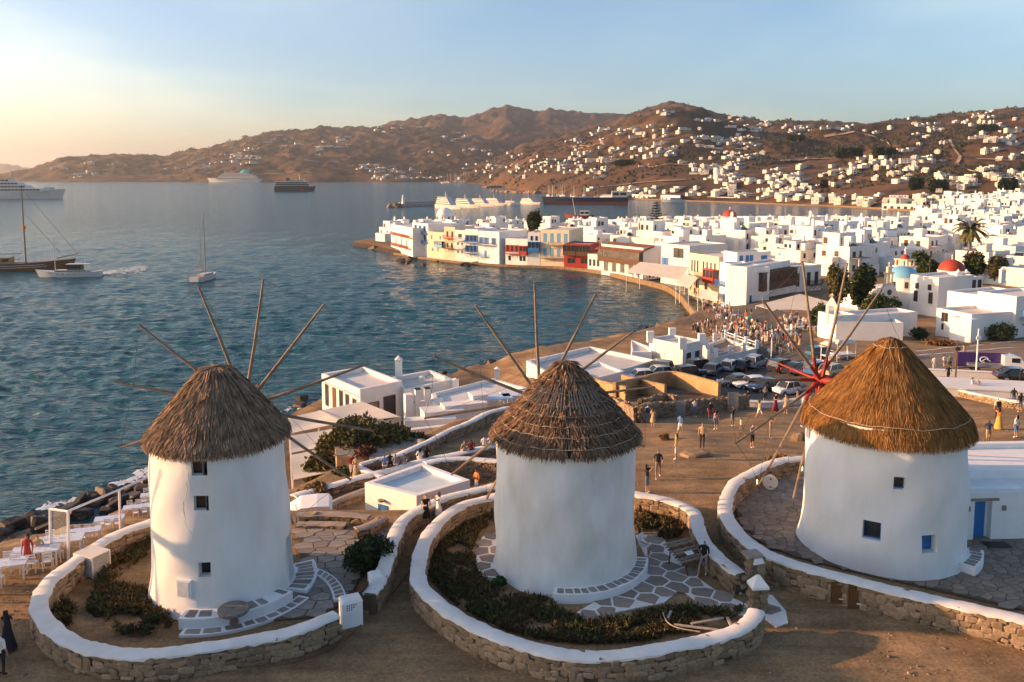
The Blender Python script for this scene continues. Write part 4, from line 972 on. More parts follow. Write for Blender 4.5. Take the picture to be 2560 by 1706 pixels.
# paved lookout platform under the tamarisk
pf = hxy([(836,1112),(905,1100),(958,1088),(1052,1098),(1030,1122),(970,1144),(842,1141)], 9.2); o0 = pf[0].copy(); o0.z = 7
lk = empty('stone_platform', o0); tag(lk, 'flat paved stone platform beneath the tamarisk', 'platform')
pl2 = [(p.x-o0.x, p.y-o0.y) for p in pf]
b = MB(); b.prism(pl2, -2, 2.18); b.build('core', STONE, lk)
gg = random.Random(4); X0, X1 = min(p[0] for p in pl2), max(p[0] for p in pl2); Y0, Y1 = min(p[1] for p in pl2), max(p[1] for p in pl2)
sd2 = [(X0+(i+gg.uniform(-.3, .3))*.95, Y0+(j+gg.uniform(-.3, .3))*.8) for i in range(-1, int((X1-X0)/.95)+2) for j in range(-1, int((Y1-Y0)/.8)+2)]
for s_, poly in zip(sd2, voronoi(sd2, 1.6)):
    if inside(pl2, *s_) and len(poly) > 2:
        mx_, my = sum(p[0] for p in poly)/len(poly), sum(p[1] for p in poly)/len(poly)
        b = MB(); b.prism([((p[0]-mx_)*.95, (p[1]-my)*.95) for p in poly], 0, .05); b.build('paving_slab', FLAG, lk, (mx_, my, 2.18))
wall('low_stone_wall', W([(1052,1096),(1050,1112),(1000,1132),(960,1142)], 9.7), .6, .35, 'dark edge wall of the paved platform', maxn=50, cap_mat=STC)
wall('low_stone_wall', W([(945,1084),(985,1078)], 9.75), .6, .4, 'short wall stub at the back of the paved platform', maxn=20, cap_mat=STC)
v = P(905, 1140, 9.0); bush((v.x, v.y, 8.8), 2.2, .9, 1500, .12, M('rust_leaf', (.14, .05, .025), .9, .3, 2, island=.4), 'reddish brown low shrub against the paved platform', 21)
v = P(790, 1245, 9.2); bush((v.x, v.y, 9.0), 2.6, 1.0, 1600, .16, LEAF_B, 'dry grass clump behind the left mill', 22, flat=1.6)
v = P(860, 1195, 8.8); bush((v.x, v.y, 8.3), 1.8, 1.4, 1400, .13, LEAF_G, 'green shrub at the end of the lane wall', 23)
# fabric roofs of the seaside taverna
TARP = M('cream_canvas', (.60, .54, .46), .9, .08, .5, .01)
def canopy(pts, label, sag=.25, posts=(0, 1, 2, 3), n=8, mat=None, legs=None):
    c = [Vector(p) for p in pts]; o0 = c[0].copy(); o0.z = gz(c[0].x, c[0].y)
    root = empty('canopy', o0); tag(root, label, 'canopy'); vs = []
    for i in range(n+1):
        for j in range(n+1):
            u, w_ = i/n, j/n; p = c[0].lerp(c[1], u).lerp(c[3].lerp(c[2], u), w_); p = p-o0; p.z -= sag*math.sin(math.pi*u)*math.sin(math.pi*w_)
            vs.append(p)
    k = len(vs); fs = [(i*(n+1)+j, i*(n+1)+j+1, (i+1)*(n+1)+j+1, (i+1)*(n+1)+j) for i in range(n) for j in range(n)]
    ed = [i*(n+1) for i in range(n+1)]+[n*(n+1)+j for j in range(1, n+1)]+[i*(n+1)+n for i in range(n-1, -1, -1)]+[j for j in range(n-1, 0, -1)]
    b = MB(); b.add(vs+[v_-Vector((0, 0, .05)) for v_ in vs], fs+[tuple(k+i for i in f)[::-1] for f in fs]+[(ed[i], ed[(i+1) % len(ed)], k+ed[(i+1) % len(ed)], k+ed[i]) for i in range(len(ed))])
    b.build('canvas', mat or TARP, root, smooth_=True)
    for s in posts:
        p = c[s]-o0; b = MB(); b.tube([(p.x, p.y, (legs if legs is not None else gz(c[s].x, c[s].y)-o0.z)-.3), (p.x, p.y, p.z)], .06, 6); b.build('post', WPAINT, root)
    return root
canopy([P(722,1044,5.6),P(795,1028,5.6),P(862,1055,6.3),P(725,1084,6.3)], 'cream canvas roof nearest the sea, left of the taverna house')
canopy([P(797,1027,5.6),P(905,1004,5.8),P(1000,1042,6.0),P(868,1057,6.3)], 'cream canvas roof in front of the taverna house')
canopy([P(726,1090,6.4),P(835,1072,6.4),P(850,1110,6.9),P(728,1132,6.9)], 'middle cream canvas roof half hidden by the left mill')
canopy([P(728,1138,6.9),P(815,1120,6.9),P(845,1175,7.6),P(732,1200,7.6)], 'lowest cream canvas roof sloping beside the left mill', .1)
# taverna house by the water
th = quadhouse('seaside_house', hxy([(804,934),(900,974),(1006,953),(908,916)], 6.6), 2.2, 'white seaside taverna house with tall brown windows', openings=[(0, .14, 2.1, .9, 2.6, 'brown'), (0, .34, 1.9, .9, 2.9, 'brown_shut'), (0, .52, 2.1, .9, 2.6, 'brown'), (0, .68, 2.0, .9, 2.5, 'brown'), (0, .86, 1.9, .9, 2.4, 'brown'), (1, .3, 1.7, 1.5, 2.0, 'brown'), (1, .68, 1.7, 1.6, 2.7, 'brown')], par=.55, pw=.4)
b = MB()
for k in range(12): p = P(804, 934, 6.6).lerp(P(900, 974, 6.6), .04+k*.083)-th.location; b.tube([(p.x-.15, p.y-.25, 3.55), (p.x+.1, p.y+.1, 3.62)], .07, 5)
b.build('beam_ends', WHITE2, th)
quadhouse('seaside_house', hxy([(978,943),(1012,975),(1135,948),(1076,925)], 5.9), 2.2, 'lower white house with flat roof right behind the taverna house', par=.5, pw=.4)
lr = quadhouse('seaside_house', hxy([(1078,984),(1095,1018),(1318,970),(1232,946)], 5.7), 2.2, 'long low white building with broad cement roof by the shore', par=.35, pw=.35)
def chimney(x, y, z, h, w_, label, pot=True, zb=None):
    v = P(x, y, z); r_ = empty('chimney', (v.x, v.y, z)); tag(r_, label, 'chimney'); b = MB(); b.box((0, 0, h*.4), (w_, w_, h*.8+.3)); b.build('stack', WHITE2, r_)
    b = MB()
    for s in (-1, 1):
        for t_ in (-1, 1): b.box((s*w_*.35, t_*w_*.35, h*.88), (w_*.25, w_*.25, h*.17))
    b.build('vents', WHITE2, r_)
    b = MB(); b.box((0, 0, h*.97), (w_*1.15, w_*1.15, h*.06)); b.lathe([(w_*.62, h), (w_*.3, h*1.12), (.01, h*1.25)], 6 if pot else 4, c=(0, 0, 0)); b.build('cap', WHITE2, r_)
    return r_
chimney(997, 938, 6.2, 1.9, .75, 'white pepper pot chimney behind the taverna roof')
chimney(1055, 957, 5.4, .7, .6, 'short white chimney on the lower flat roof'); chimney(1139, 966, 5.4, .8, .7, 'square white chimney at the left of the long roof'); chimney(1243, 942, 5.4, 1.0, .6, 'square white chimney at the far corner of the long roof')
kf = empty('oven_wall', P(1055, 1050, 4.0)); tag(kf, 'stepped white wall with two tall square flues', 'wall'); kf.rotation_euler = (0, 0, R(20))
b = MB(); b.bx(-1.7, 2.3, -.3, .5, -1.5, 2.0); b.bx(-1.8, -1.0, -.35, .6, -1.5, 2.9); b.bx(.6, 2.2, -.5, .7, -1.5, 1.4); b.lathe([(.9, 1.4), (.75, 1.9), (.3, 2.2), (.01, 2.25)], 12, c=(1.4, .1, 0)); b.build('wall', WHITE2, kf)
for x in (-.5, .55): b = MB(); b.bx(x-.28, x+.28, -.5, .1, -1, 3.4); q = b.build('flue', WHITE2, kf); b = MB(); b.bx(x-.3, x+.3, -.52, .12, 3.4, 3.5); b.build('flue_top', BLACKP, kf)
for i, (x, y, w_, d, h, a, lb) in enumerate([(1075,1062,5,1.2,1.0,12,'white garden terrace step below the oven wall'), (1105,1050,4,2.2,1.5,18,'white stepped terrace wall under the long roof'), (1160,1042,4.5,1.5,1.8,20,'white wall block at the top of the garden steps'), (1195,1030,1.6,1.6,2.3,20,'square white wall pillar beside the garden'), (1100,1075,6,.5,.7,20,'thin white garden edging wall')]):
    v = P(x, y, 5.0); b = MB(); b.bx(-w_/2, w_/2, -d/2, d/2, -1.5, h); b.bx(-w_/2-.06, w_/2+.06, -d/2-.06, d/2+.06, h, h+.1); tag(b.build('terrace_wall', WHITE2, None, (v.x, v.y, 4.6), R(a)), lb, 'terrace wall')
for i, (x, y) in enumerate([(1245,1000),(1285,992)]):
    v = P(x, y, 6.0); pg = empty('white_pergola', (v.x, v.y, 5.0), R(14)); tag(pg, ['white framed glass box on the long roof terrace', 'second white framed box beside the middle mill thatch'][i], 'pergola')
    for sx in (-1, 1):
        for sy in (-1, 1): b = MB(); b.box((sx*1.3, sy*.9, .65), (.1, .1, 1.3)); b.build('post', WPAINT, pg)
    b = MB(); b.bx(-1.4, 1.4, -1, 1, 1.3, 1.38); b.build('top', M('milk_glass', (.6, .66, .72), .3), pg)
# white complex behind the middle mill
quadhouse('roof_terrace_house', hxy([(1316,902),(1420,962),(1640,900),(1475,866)], 6.0), 3.0, 'wide low white house with broad flat roof behind the middle mill', par=.5, pw=.35)
quadhouse('roof_terrace_house', hxy([(1400,930),(1440,958),(1560,928),(1500,905)], 6.5), 3.0, 'raised white roof terrace with a thin railing behind the middle mill', par=.25)
ph = quadhouse('pinnacle_house', hxy([(1623,845),(1707,862),(1757,851),(1680,836)], 7.6), 4.0, 'white house with four roof pinnacles above the parked cars', openings=[(0, .12, 2.2, .9, 1.5, 'white_shut'), (0, .42, 1.9, .55, 1.0, 'white_shut'), (0, .68, 1.9, .55, 1.0, 'white_shut'), (1, .3, 1.9, 1.2, 1.1, 'white'), (1, .72, 1.9, 1.2, 1.1, 'white')])
for x, y in ((1623,845),(1707,862),(1757,851),(1680,836)):
    v = P(x, y, 7.6)-ph.location; b = MB(); b.bx(-.45, .45, -.45, .45, -.6, .9); b.build('pinnacle', WHITE2, ph, (v.x*.96, v.y*.96, v.z))
quadhouse('low_annex', hxy([(1578,850),(1622,866),(1630,880),(1580,880)], 6.0), 3.4, 'low white annex beside the pinnacle house', par=.2)
tr = quadhouse('walled_terrace', hxy([(1757,862),(1790,893),(1892,872),(1815,845)], 5.6), 3.2, 'white walled terrace with railings above the car park', par=.5, roofmat=M('terracotta_floor', (.35, .24, .16), .9))
pr4 = [P(1757,862,5.6),P(1790,893,5.6),P(1892,872,5.6),P(1815,845,5.6)]
for e in range(4):
    a, c = pr4[e]-tr.location, pr4[(e+1) % 4]-tr.location; n = max(2, int((c-a).length/2.6))
    for k in range(n): p = a.lerp(c, k/n); b = MB(); b.bx(-.22, .22, -.22, .22, 0, 1.2); b.build('pier', WPAINT, tr, p)
    for z in (.45, .85): b = MB(); b.tube([a+Vector((0, 0, z)), c+Vector((0, 0, z))], .06, 5); b.build('rail', WPAINT, tr)
# ruined yard walls of ochre earth and dry stone
OCH = M('ochre_earth_plaster', (.38, .25, .125), .95, .2, 1.2, .03)
def W2(pts, dz): return [(lambda v: Vector((v.x, v.y, v.z+dz)))(G(x, y)) for x, y in pts]
wall('ruin_wall', W2([(1535,1000),(1600,985),(1680,968),(1800,1000)], 1.9), 1.9, .35, 'long ochre plastered wall of the roofless yard', follow=True, body=OCH, cap_mat=OCH, stones=False, coping=.06)
wall('ruin_wall', W2([(1455,965),(1500,985),(1570,1005)], 1.6), 1.6, .35, 'left ochre wall of the ruined yard, half behind thatch', follow=True, body=OCH, cap_mat=OCH, stones=False, coping=.06)
wall('ruin_wall', W2([(1555,972),(1620,990),(1665,1002)], 1.7), 1.7, .3, 'inner ochre cross wall of the ruined yard', follow=True, body=OCH, cap_mat=OCH, stones=False, coping=.06)
wall('dry_stone_wall', W2([(1594,1058),(1625,1045),(1690,1040),(1760,1032),(1830,1026),(1868,1020)], 1.35), 1.35, .5, 'low dry stone wall in front of the ruined yard', follow=True, coping=0, maxn=220, smin=.2, smax=.5)
wall('dry_stone_wall', W2([(1480,1015),(1540,1030),(1592,1058)], 1.3), 1.3, .5, 'tumbled dry stone wall left of the grey gate', follow=True, coping=0, maxn=120, smin=.2, smax=.5)
wall('dry_stone_wall', W2([(1600,1030),(1660,1015),(1690,1020)], 1.2), 1.2, .4, 'inner dry stone wall corner lit by the sun', follow=True, coping=0, maxn=80, smin=.2, smax=.5)
for i, (x, y) in enumerate([(1696,1040),(1830,1028)]):
    v = G(x, y); d = empty('sheet_gate', (v.x, v.y-.35, v.z), R(-6)); tag(d, ['grey sheet metal gate in the low dry stone wall', 'tall grey plank door in the stone gateway'][i], 'gate')
    b = MB(); b.box((0, 0, .75+.2*i), (1.2-.2*i, .06, 1.5+.4*i)); b.build('panel', METAL, d)
    for s in (-.5, .5): b = MB(); b.box((s*(1.1-.2*i), -.04, .75+.2*i), (.06, .04, 1.5+.4*i)); b.build('frame', GREYW, d)
wall('parking_wall', W2([(1868,1016),(1930,1018),(2000,1010),(2040,1004)], .6), .6, .45, 'low white kerb wall between the dirt square and the parked cars', follow=True, stones=False, body=COPING, coping=.1)
# ---------------------------------------------------------------- asphalt
ASPH = M('asphalt', (.085, .078, .072), .9, .2, .8, .01, 20)
PAVE2 = M('tan_paving', (.20, .15, .11), .92, .18, .6, .01, 10)
def sheet(name, poly, mat, dz=.06, step=1.6):
    xs = [p.x for p in poly]; ys = [p.y for p in poly]; pl = [(p.x, p.y) for p in poly]
    nx = int((max(xs)-min(xs))/step)+2; ny = int((max(ys)-min(ys))/step)+2
    X, Y = np.meshgrid(np.linspace(min(xs), max(xs), nx), np.linspace(min(ys), max(ys), ny)); Z = ground_z(X, Y)+dz
    kp = np.array([[inside(pl, (X[i, j]+X[i+1, j+1])/2, (Y[i, j]+Y[i+1, j+1])/2) for j in range(nx-1)] for i in range(ny-1)])
    o = link(name, gridmesh(name, X, Y, Z, [mat], kp)); tag(o, kind='structure'); return o
sheet('car_park', [G(*p) for p in ((1500,985),(1560,950),(1700,925),(1800,890),(1960,878),(2120,890),(2110,960),(2050,1000),(1960,1008),(1870,1005),(1800,985))], ASPH)
sheet('road', [G(*p) for p in ((1780,905),(1850,870),(1890,830),(1800,800),(1770,770),(1800,745),(1960,780),(2010,830),(2070,870),(2110,905),(1960,900))], ASPH, .08)
sheet('road', [G(*p) for p in ((2200,905),(2300,880),(2620,850),(2620,905),(2400,925),(2250,935))], PAVE2, .08, 2)
for i, pts in enumerate([((2280,893),(2380,883),(2480,875),(2600,865)), ((2290,880),(2400,868),(2560,855))]):
    ln = [G(*p)+Vector((0, 0, .10)) for p in pts]; b = MB(); vs = []
    for p in resample(crom(ln, 6), 1.0): z = gz(p.x, p.y)+.09; vs += [(p.x, p.y-.1, z), (p.x, p.y+.1, z)]
    b.add(vs, [(k, k+1, k+3, k+2) for k in range(0, len(vs)-2, 2)]); tag(b.build('road_line', WPAINT), kind='structure')
# ---------------------------------------------------------------- cars
TYRE = M('tyre', (.02, .02, .02), .9); RIM = M('alloy_rim', (.5, .5, .52), .35, metal=.7); CGL = glass('car_glass', (.02, .025, .03), .05)
LAMPW = M('headlight_glass', (.7, .7, .68), .15); LAMPR = M('tail_lamp', (.4, .02, .02), .2)
def paint(n, c): return M('car_paint_'+n, c, .25, .02, 2, coat=.8, spec=.5)
PAINTS = {'white': paint('white', (.75, .75, .74)), 'black': paint('black', (.018, .018, .022)), 'navy': paint('navy', (.02, .03, .07)), 'silver': paint('silver', (.42, .43, .45)), 'blue': paint('blue', (.04, .14, .32)), 'teal': paint('teal', (.03, .18, .24)), 'beige': paint('beige', (.48, .42, .32)), 'olive': paint('olive', (.13, .11, .07)), 'grey': paint('grey', (.10, .105, .115))}
def loft(b, secs, m=None):
    n = len(secs[0]); vs = [p for s in secs for p in s]
    fs = [(i*n+j, (i+1)*n+j, (i+1)*n+(j+1) % n, i*n+(j+1) % n) for i in range(len(secs)-1) for j in range(n)]
    fs += [tuple(range(n)), tuple(range((len(secs)-1)*n, len(secs)*n))[::-1]]
    b.add(vs, fs, m)
def car_proto(kind):
    L_, w_, h, wr = {'hatch': (3.95, 1.72, 1.47, .31), 'sedan': (4.5, 1.78, 1.43, .32), 'suv': (4.4, 1.85, 1.72, .36), 'mini': (3.0, 1.66, 1.53, .30), 'jeep': (4.0, 1.80, 1.82, .40)}[kind]
    # body side line: (x, z lower, z belt, half width)
    zb = .26 if kind != 'jeep' else .42; bl = .90 if kind in ('hatch', 'mini') else (.88 if kind == 'sedan' else 1.02)
    hood = {'hatch': .78, 'sedan': .76, 'suv': .98, 'mini': .86, 'jeep': 1.08}[kind]; x0 = -L_/2
    st = [(0, .42, hood-.22, .74), (.04, zb+.04, hood-.08, .86), (.16, zb, hood, .95), (.33, zb, bl, 1), (.55, zb, bl+.01, 1), (.80, zb, bl+.03, .99), (.95, zb+.02, bl, .93), (1, .42, bl-.22, .84)]
    if kind == 'jeep': st = [(0, .5, hood, .66), (.03, zb, hood+.02, .72), (.30, zb, hood+.04, .80), (.34, zb, bl+.05, .92), (.55, zb, bl+.05, .92), (.8, zb, bl+.05, .92), (.99, zb, bl+.05, .92), (1, zb, bl+.04, .9)]
    b = MB(); secs = []
    for f, z0, z1, k in st:
        hw = w_/2*k; x = x0+f*L_
        secs.append([(x, -hw*.9, z0), (x, -hw, z0+.14), (x, -hw*.985, (z0+z1)/2+.08), (x, -hw*.93, z1-.03), (x, -hw*.8, z1), (x, hw*.8, z1), (x, hw*.93, z1-.03), (x, hw*.985, (z0+z1)/2+.08), (x, hw, z0+.14), (x, hw*.9, z0)])
    loft(b, secs)
    # roof slab
    ws, rs, re, be = {'hatch': (.30, .44, .88, .985), 'sedan': (.30, .44, .74, .90), 'suv': (.29, .42, .92, .985), 'mini': (.24, .40, .86, .985), 'jeep': (.345, .41, .97, .985)}[kind]
    hw = w_/2*.80; z1 = h; rt = [(rs, z1-.05, .74), (rs+.04, z1-.01, .78), ((rs+re)/2, z1, .79), (re-.03, z1-.02, .77), (re, z1-.06, .73)]
    secs = [[(x0+f*L_, -w_/2*k, z-.05), (x0+f*L_, -w_/2*k*.93, z), (x0+f*L_, w_/2*k*.93, z), (x0+f*L_, w_/2*k, z-.05)] for f, z, k in rt]; loft(b, secs)
    for s in (-1, 1):          # pillars
        for f0, f1, k0 in ((ws, rs, .9), ((rs+re)/2-.02, (rs+re)/2-.02, .93), (be, re, .9)):
            b.tube([(x0+f0*L_, s*w_/2*k0, bl-.02), (x0+f1*L_, s*w_/2*.75, z1-.06)], .035, 4)
    root = empty('parked_car', (0, 0, 0))
    body = b.build('body', PAINTS['white'], root, smooth_=True)
    g = MB(); secs = [[(x0+f*L_, -w_/2*k, z), (x0+f*L_, w_/2*k, z), (x0+f2*L_, w_/2*k2, z2), (x0+f2*L_, -w_/2*k2, z2)] for f, k, z, f2, k2, z2 in ((ws+.01, .87, bl-.04, rs+.005, .72, z1-.06),)]
    a = [(x0+(ws+.01)*L_, .87, bl-.03), (x0+(rs+.004)*L_, .72, z1-.055), (x0+(re-.004)*L_, .72, z1-.055), (x0+(be-.01)*L_, .87, bl-.03)]
    vs = [(x, s*w_/2*k, z) for s in (-1, 1) for x, k, z in a]; g.add(vs, [(0, 1, 2, 3), (7, 6, 5, 4), (0, 4, 5, 1), (2, 6, 7, 3)]); g.build('windows', CGL, root)
    for s in (-1, 1):
        for f in (.19, .81):
            t_ = MB(); x = x0+f*L_; t_.lathe([(.12, -.1), (wr, -.1), (wr+.015, -.06), (wr+.015, .06), (wr, .1), (.12, .1)], 18); wo = t_.build('wheel', TYRE, root); wo.location = (x, s*(w_/2-.10), wr); wo.rotation_euler = (math.pi/2, 0, 0)
            t_ = MB(); t_.lathe([(0, .108), (wr*.62, .105), (wr*.64, .09)], 12); t_.lathe([(0, -.108), (wr*.62, -.105), (wr*.64, -.09)], 12); t_.build('rim', RIM, wo)
        t_ = MB(); t_.box((x0+.09*L_*.5, s*w_*.34, hood-.14), (.12, .34, .13)); t_.build('headlight', LAMPW, root)
        t_ = MB(); t_.box((x0+L_*.985, s*w_*.38, bl-.14), (.10, .2, .2)); t_.build('tail_light', LAMPR, root)
        t_ = MB(); t_.box((x0+ws*L_+.18, s*(w_/2+.06), bl+.02), (.1, .16, .12)); t_.build('mirror', PAINTS['black'], root)
    if kind == 'jeep': t_ = MB(); t_.lathe([(.1, -.12), (.38, -.12), (.38, .12), (.1, .12), (0, .1)], 16); o = t_.build('spare_wheel', TYRE, root); o.location = (L_/2+.1, 0, 1.05); o.rotation_euler = (0, math.pi/2, 0)
    return root
CARS = [(1596,955,'hatch','white',10,'white hatchback at the left end of the parked row'), (1641,945,'hatch','white',12,'second white hatchback, next to the olive jeep'), (1668,940,'jeep','olive',150,'brown olive jeep among the parked cars'), (1728,950,'jeep','black',200,'black open wheeled jeep with spare tyre'), (1755,932,'jeep','black',205,'black jeep tucked behind the first one'), (1782,936,'sedan','grey',240,'dark grey car right of the black jeeps'), (1827,927,'hatch','silver',235,'silver hatchback in the back row'), (1858,926,'sedan','black',235,'black saloon between two silver cars'), (1890,919,'suv','silver',230,'tall silver car near the road'),
  (1957,931,'suv','black',215,'black car behind the red windmill spokes'), (1992,935,'sedan','black',215,'black saloon crossed by the windmill spokes'), (2020,937,'sedan','navy',215,'dark blue car beside the spokes'), (2050,938,'suv','blue',215,'grey blue car just left of the straw cap'), (2085,940,'hatch','beige',215,'beige car half hidden by the straw cap'), (2055,895,'hatch','teal',190,'teal car parked by the white stalls'),
  (1840,967,'sedan','grey',10,'dark saloon at the left of the front row'), (1876,973,'hatch','white',8,'white five door car in the front row'), (1914,979,'sedan','navy',20,'dark convertible like car in the front row'), (1966,988,'mini','white',25,'small white two door car nearest the dirt square'), (2545,955,'sedan','black',170,'black car at the right edge by the rubble')]
PROTO = {}
for x, y, k, p, a, lb in CARS:
    v = G(x, y)
    if k not in PROTO: o = PROTO[k] = car_proto(k)
    else: o = copy_tree(PROTO[k])
    o.location = (v.x, v.y, v.z+.08); o.rotation_euler = (0, 0, R(a)); tag(o, lb, 'car', 'cars parked below the mills')
    for ch in o.children:
        if ch.name.startswith('body'): ch.material_slots[0].link = 'OBJECT'; ch.material_slots[0].material = PAINTS[p]
# delivery truck with purple tarpaulin
v = G(2480, 932); tk = empty('delivery_truck', (v.x, v.y, v.z+.05), R(-14)); tag(tk, 'small white truck parked by the purple banner', 'truck')
b = MB(); loft(b, [[(x, -k, .45), (x, -k, z), (x, -k*.85, z+.02), (x, k*.85, z+.02), (x, k, z), (x, k, .45)] for x, z, k in ((.9, 2.0, .9), (1.9, 2.05, .9), (2.5, 1.9, .88), (3.0, 1.2, .88), (3.35, 1.05, .82))]); b.build('cab', PAINTS['white'], tk, smooth_=True)
b = MB(); b.add([(2.56, -.75, 1.85), (2.56, .75, 1.85), (3.03, .75, 1.24), (3.03, -.75, 1.24)], [(0, 1, 2, 3)]); b.box((2.0, -.9, 1.6), (.8, .03, .5)); b.build('windscreen', CGL, tk)
b = MB(); b.bx(-2.6, .8, -.95, .95, .7, 1.0); b.build('flatbed', METAL, tk)
for x in (-1.8, 2.5):
    for s in (-1, 1): t_ = MB(); t_.lathe([(.1, -.11), (.36, -.11), (.36, .11), (.1, .11)], 16); o = t_.build('wheel', TYRE, tk); o.location = (x, s*.82, .36); o.rotation_euler = (math.pi/2, 0, 0)
for s in (-1, 1): b = MB(); b.box((3.36, s*.6, .85), (.08, .25, .16)); b.build('headlight', LAMPW, tk)
v = G(2455, 930); bn = empty('purple_banner', (v.x, v.y, v.z), R(-8)); tag(bn, 'dark purple banner hoarding with a white swirl mark', 'banner')
b = MB(); b.box((0, 0, 1.35), (5.2, .15, 1.6)); b.build('sheet', M('purple_canvas', (.06, .03, .14), .8), bn)
for x in (-2.5, 2.5): b = MB(); b.box((x, .12, 1.0), (.1, .1, 2.4)); b.build('post', METAL, bn)
b = MB(); b.tube([(.1+.42*math.cos(a*.35), -.085, 1.4+.3*math.sin(a*.35)) for a in range(15)], .05, 5); b.tube([(-.2, -.085, 1.2), (.3, -.085, 1.5), (.75, -.085, 1.25)], .05, 5); b.build('swirl', WPAINT, bn)
v = G(2420, 945); b = MB(); b.bx(-6, 6, -.25, .25, 0, 1.0); b.bx(-6.05, 6.05, -.3, .3, 1.0, 1.08); tag(b.build('roadside_wall', WHITE2, None, (v.x, v.y, v.z-.3), R(-12)), 'white wall in front of the purple banner', 'wall')
v = G(2470, 985); b = MB(); b.bx(-5.5, 5.5, -2, 2, -.6, .8); b.bx(-5.6, 5.6, -2.1, 2.1, .8, .95); tag(b.build('low_roof', WHITE2, None, (v.x, v.y, v.z), R(-14)), 'low white cistern roof beside the dirt square', 'cistern')
wall('dry_stone_wall', W2([(2400,992),(2460,1005),(2530,1020),(2600,1030)], .7), .7, .5, 'rubble edge with white kerb right of the golden mill', follow=True, maxn=100, smin=.2)
# ---------------------------------------------------------------- tables by the sea
def table_proto():
    r_ = empty('dining_table', (0, 0, 0)); b = MB(); b.bx(-1.0, 1.0, -.45, .45, .70, .76); b.build('table_top', WPAINT, r_)
    b = MB(); b.bx(-1.02, 1.02, -.47, .47, .761, .772); b.build('table_cloth', M('blue_white_cloth', (.55, .62, .74), .8, .2, 6), r_)
    for s in (-1, 1):
        for t_ in (-1, 1): b = MB(); b.box((s*.92, t_*.38, .35), (.07, .07, .70)); b.build('leg', WPAINT, r_)
    return r_
def chair_proto():
    r_ = empty('white_chair', (0, 0, 0)); b = MB(); b.bx(-.21, .21, -.21, .21, .43, .46); b.build('seat', WPAINT, r_)
    for s in (-1, 1): b = MB(); b.box((s*.19, -.19, .45), (.04, .04, .9)); b.build('leg', WPAINT, r_); b = MB(); b.box((s*.19, .19, .215), (.04, .04, .43)); b.build('leg', WPAINT, r_)
    for z in (.62, .74, .86): b = MB(); b.box((0, -.19, z), (.34, .025, .06)); b.build('back_rail', WPAINT, r_)
    return r_
tp = cp = None; TB = [(343,1290),(275,1320),(214,1352),(153,1385),(92,1412),(8,1448),(385,1258)]
names = ['beyond the mill edge', 'second from the mill', 'middle of the row', 'by the clear screen', 'where a red clad diner stands', 'at the left picture edge', 'farthest, almost behind the mill']
for i, (x, y) in enumerate(TB):
    v = G(x, y); a = R(18)
    if tp is None: o = tp = table_proto()
    else: o = copy_tree(tp)
    o.location = (v.x, v.y, v.z+.02); o.rotation_euler = (0, 0, a); tag(o, 'long white dining table by the sea, '+names[i], 'table', 'tables by the sea')
    for k, (dx, dy, rr) in enumerate([(-.65, -.8, 0), (0, -.8, 0), (.65, -.8, 0), (-.65, .8, 180), (0, .8, 180), (.65, .8, 180)]):
        if rng.random() < .12: continue
        if cp is None: c = cp = chair_proto()
        else: c = copy_tree(cp)
        ca, sa = math.cos(a), math.sin(a); q = (v.x+ca*dx-sa*dy, v.y+sa*dx+ca*dy); c.location = (*q, gz(*q)+.02); c.rotation_euler = (0, 0, a+R(rr)+rng.uniform(-.15, .15))
        tag(c, 'white wooden chair at the seaside table '+names[i], 'chair', 'chairs at the table '+names[i])
pz = G(170, 1395); fr = empty('windbreak_frame', pz); tag(fr, 'white tubular frame with clear plastic screen by the sea tables', 'windbreak')
def fp(x, y, Y): return P(x, y, Y=Y)-pz
Y1 = pz.y
for (xa, ya, xb, yb, dY) in ((125,1272,125,1372,0),(170,1278,170,1385,-.5),(298,1224,300,1312,5)):
    b = MB(); b.tube([fp(xa, ya, Y1+dY), fp(xb, yb, Y1+dY)-Vector((0, 0, .4))], .07, 6); b.build('post', WPAINT, fr)
for (xa, ya, Ya, xb, yb, Yb) in ((125,1273,0,170,1279,-.5),(170,1278,-.5,298,1225,5),(298,1225,5,395,1182,10)):
    b = MB(); b.tube([fp(xa, ya, Y1+Ya), fp(xb, yb, Y1+Yb)], .06, 6); b.build('rail', WPAINT, fr)
PLS = bpy.data.materials.new('clear_plastic'); PLS.use_nodes = True; q = PLS.node_tree.nodes['Principled BSDF']; q.inputs['Alpha'].default_value = .25; q.inputs['Base Color'].default_value = (.6, .58, .55, 1); q.inputs['Roughness'].default_value = .2
b = MB(); b.add([fp(127, 1277, Y1), fp(168, 1283, Y1-.5), fp(168, 1372, Y1-.5), fp(127, 1358, Y1)], [(0, 1, 2, 3)]); b.build('screen', PLS, fr)
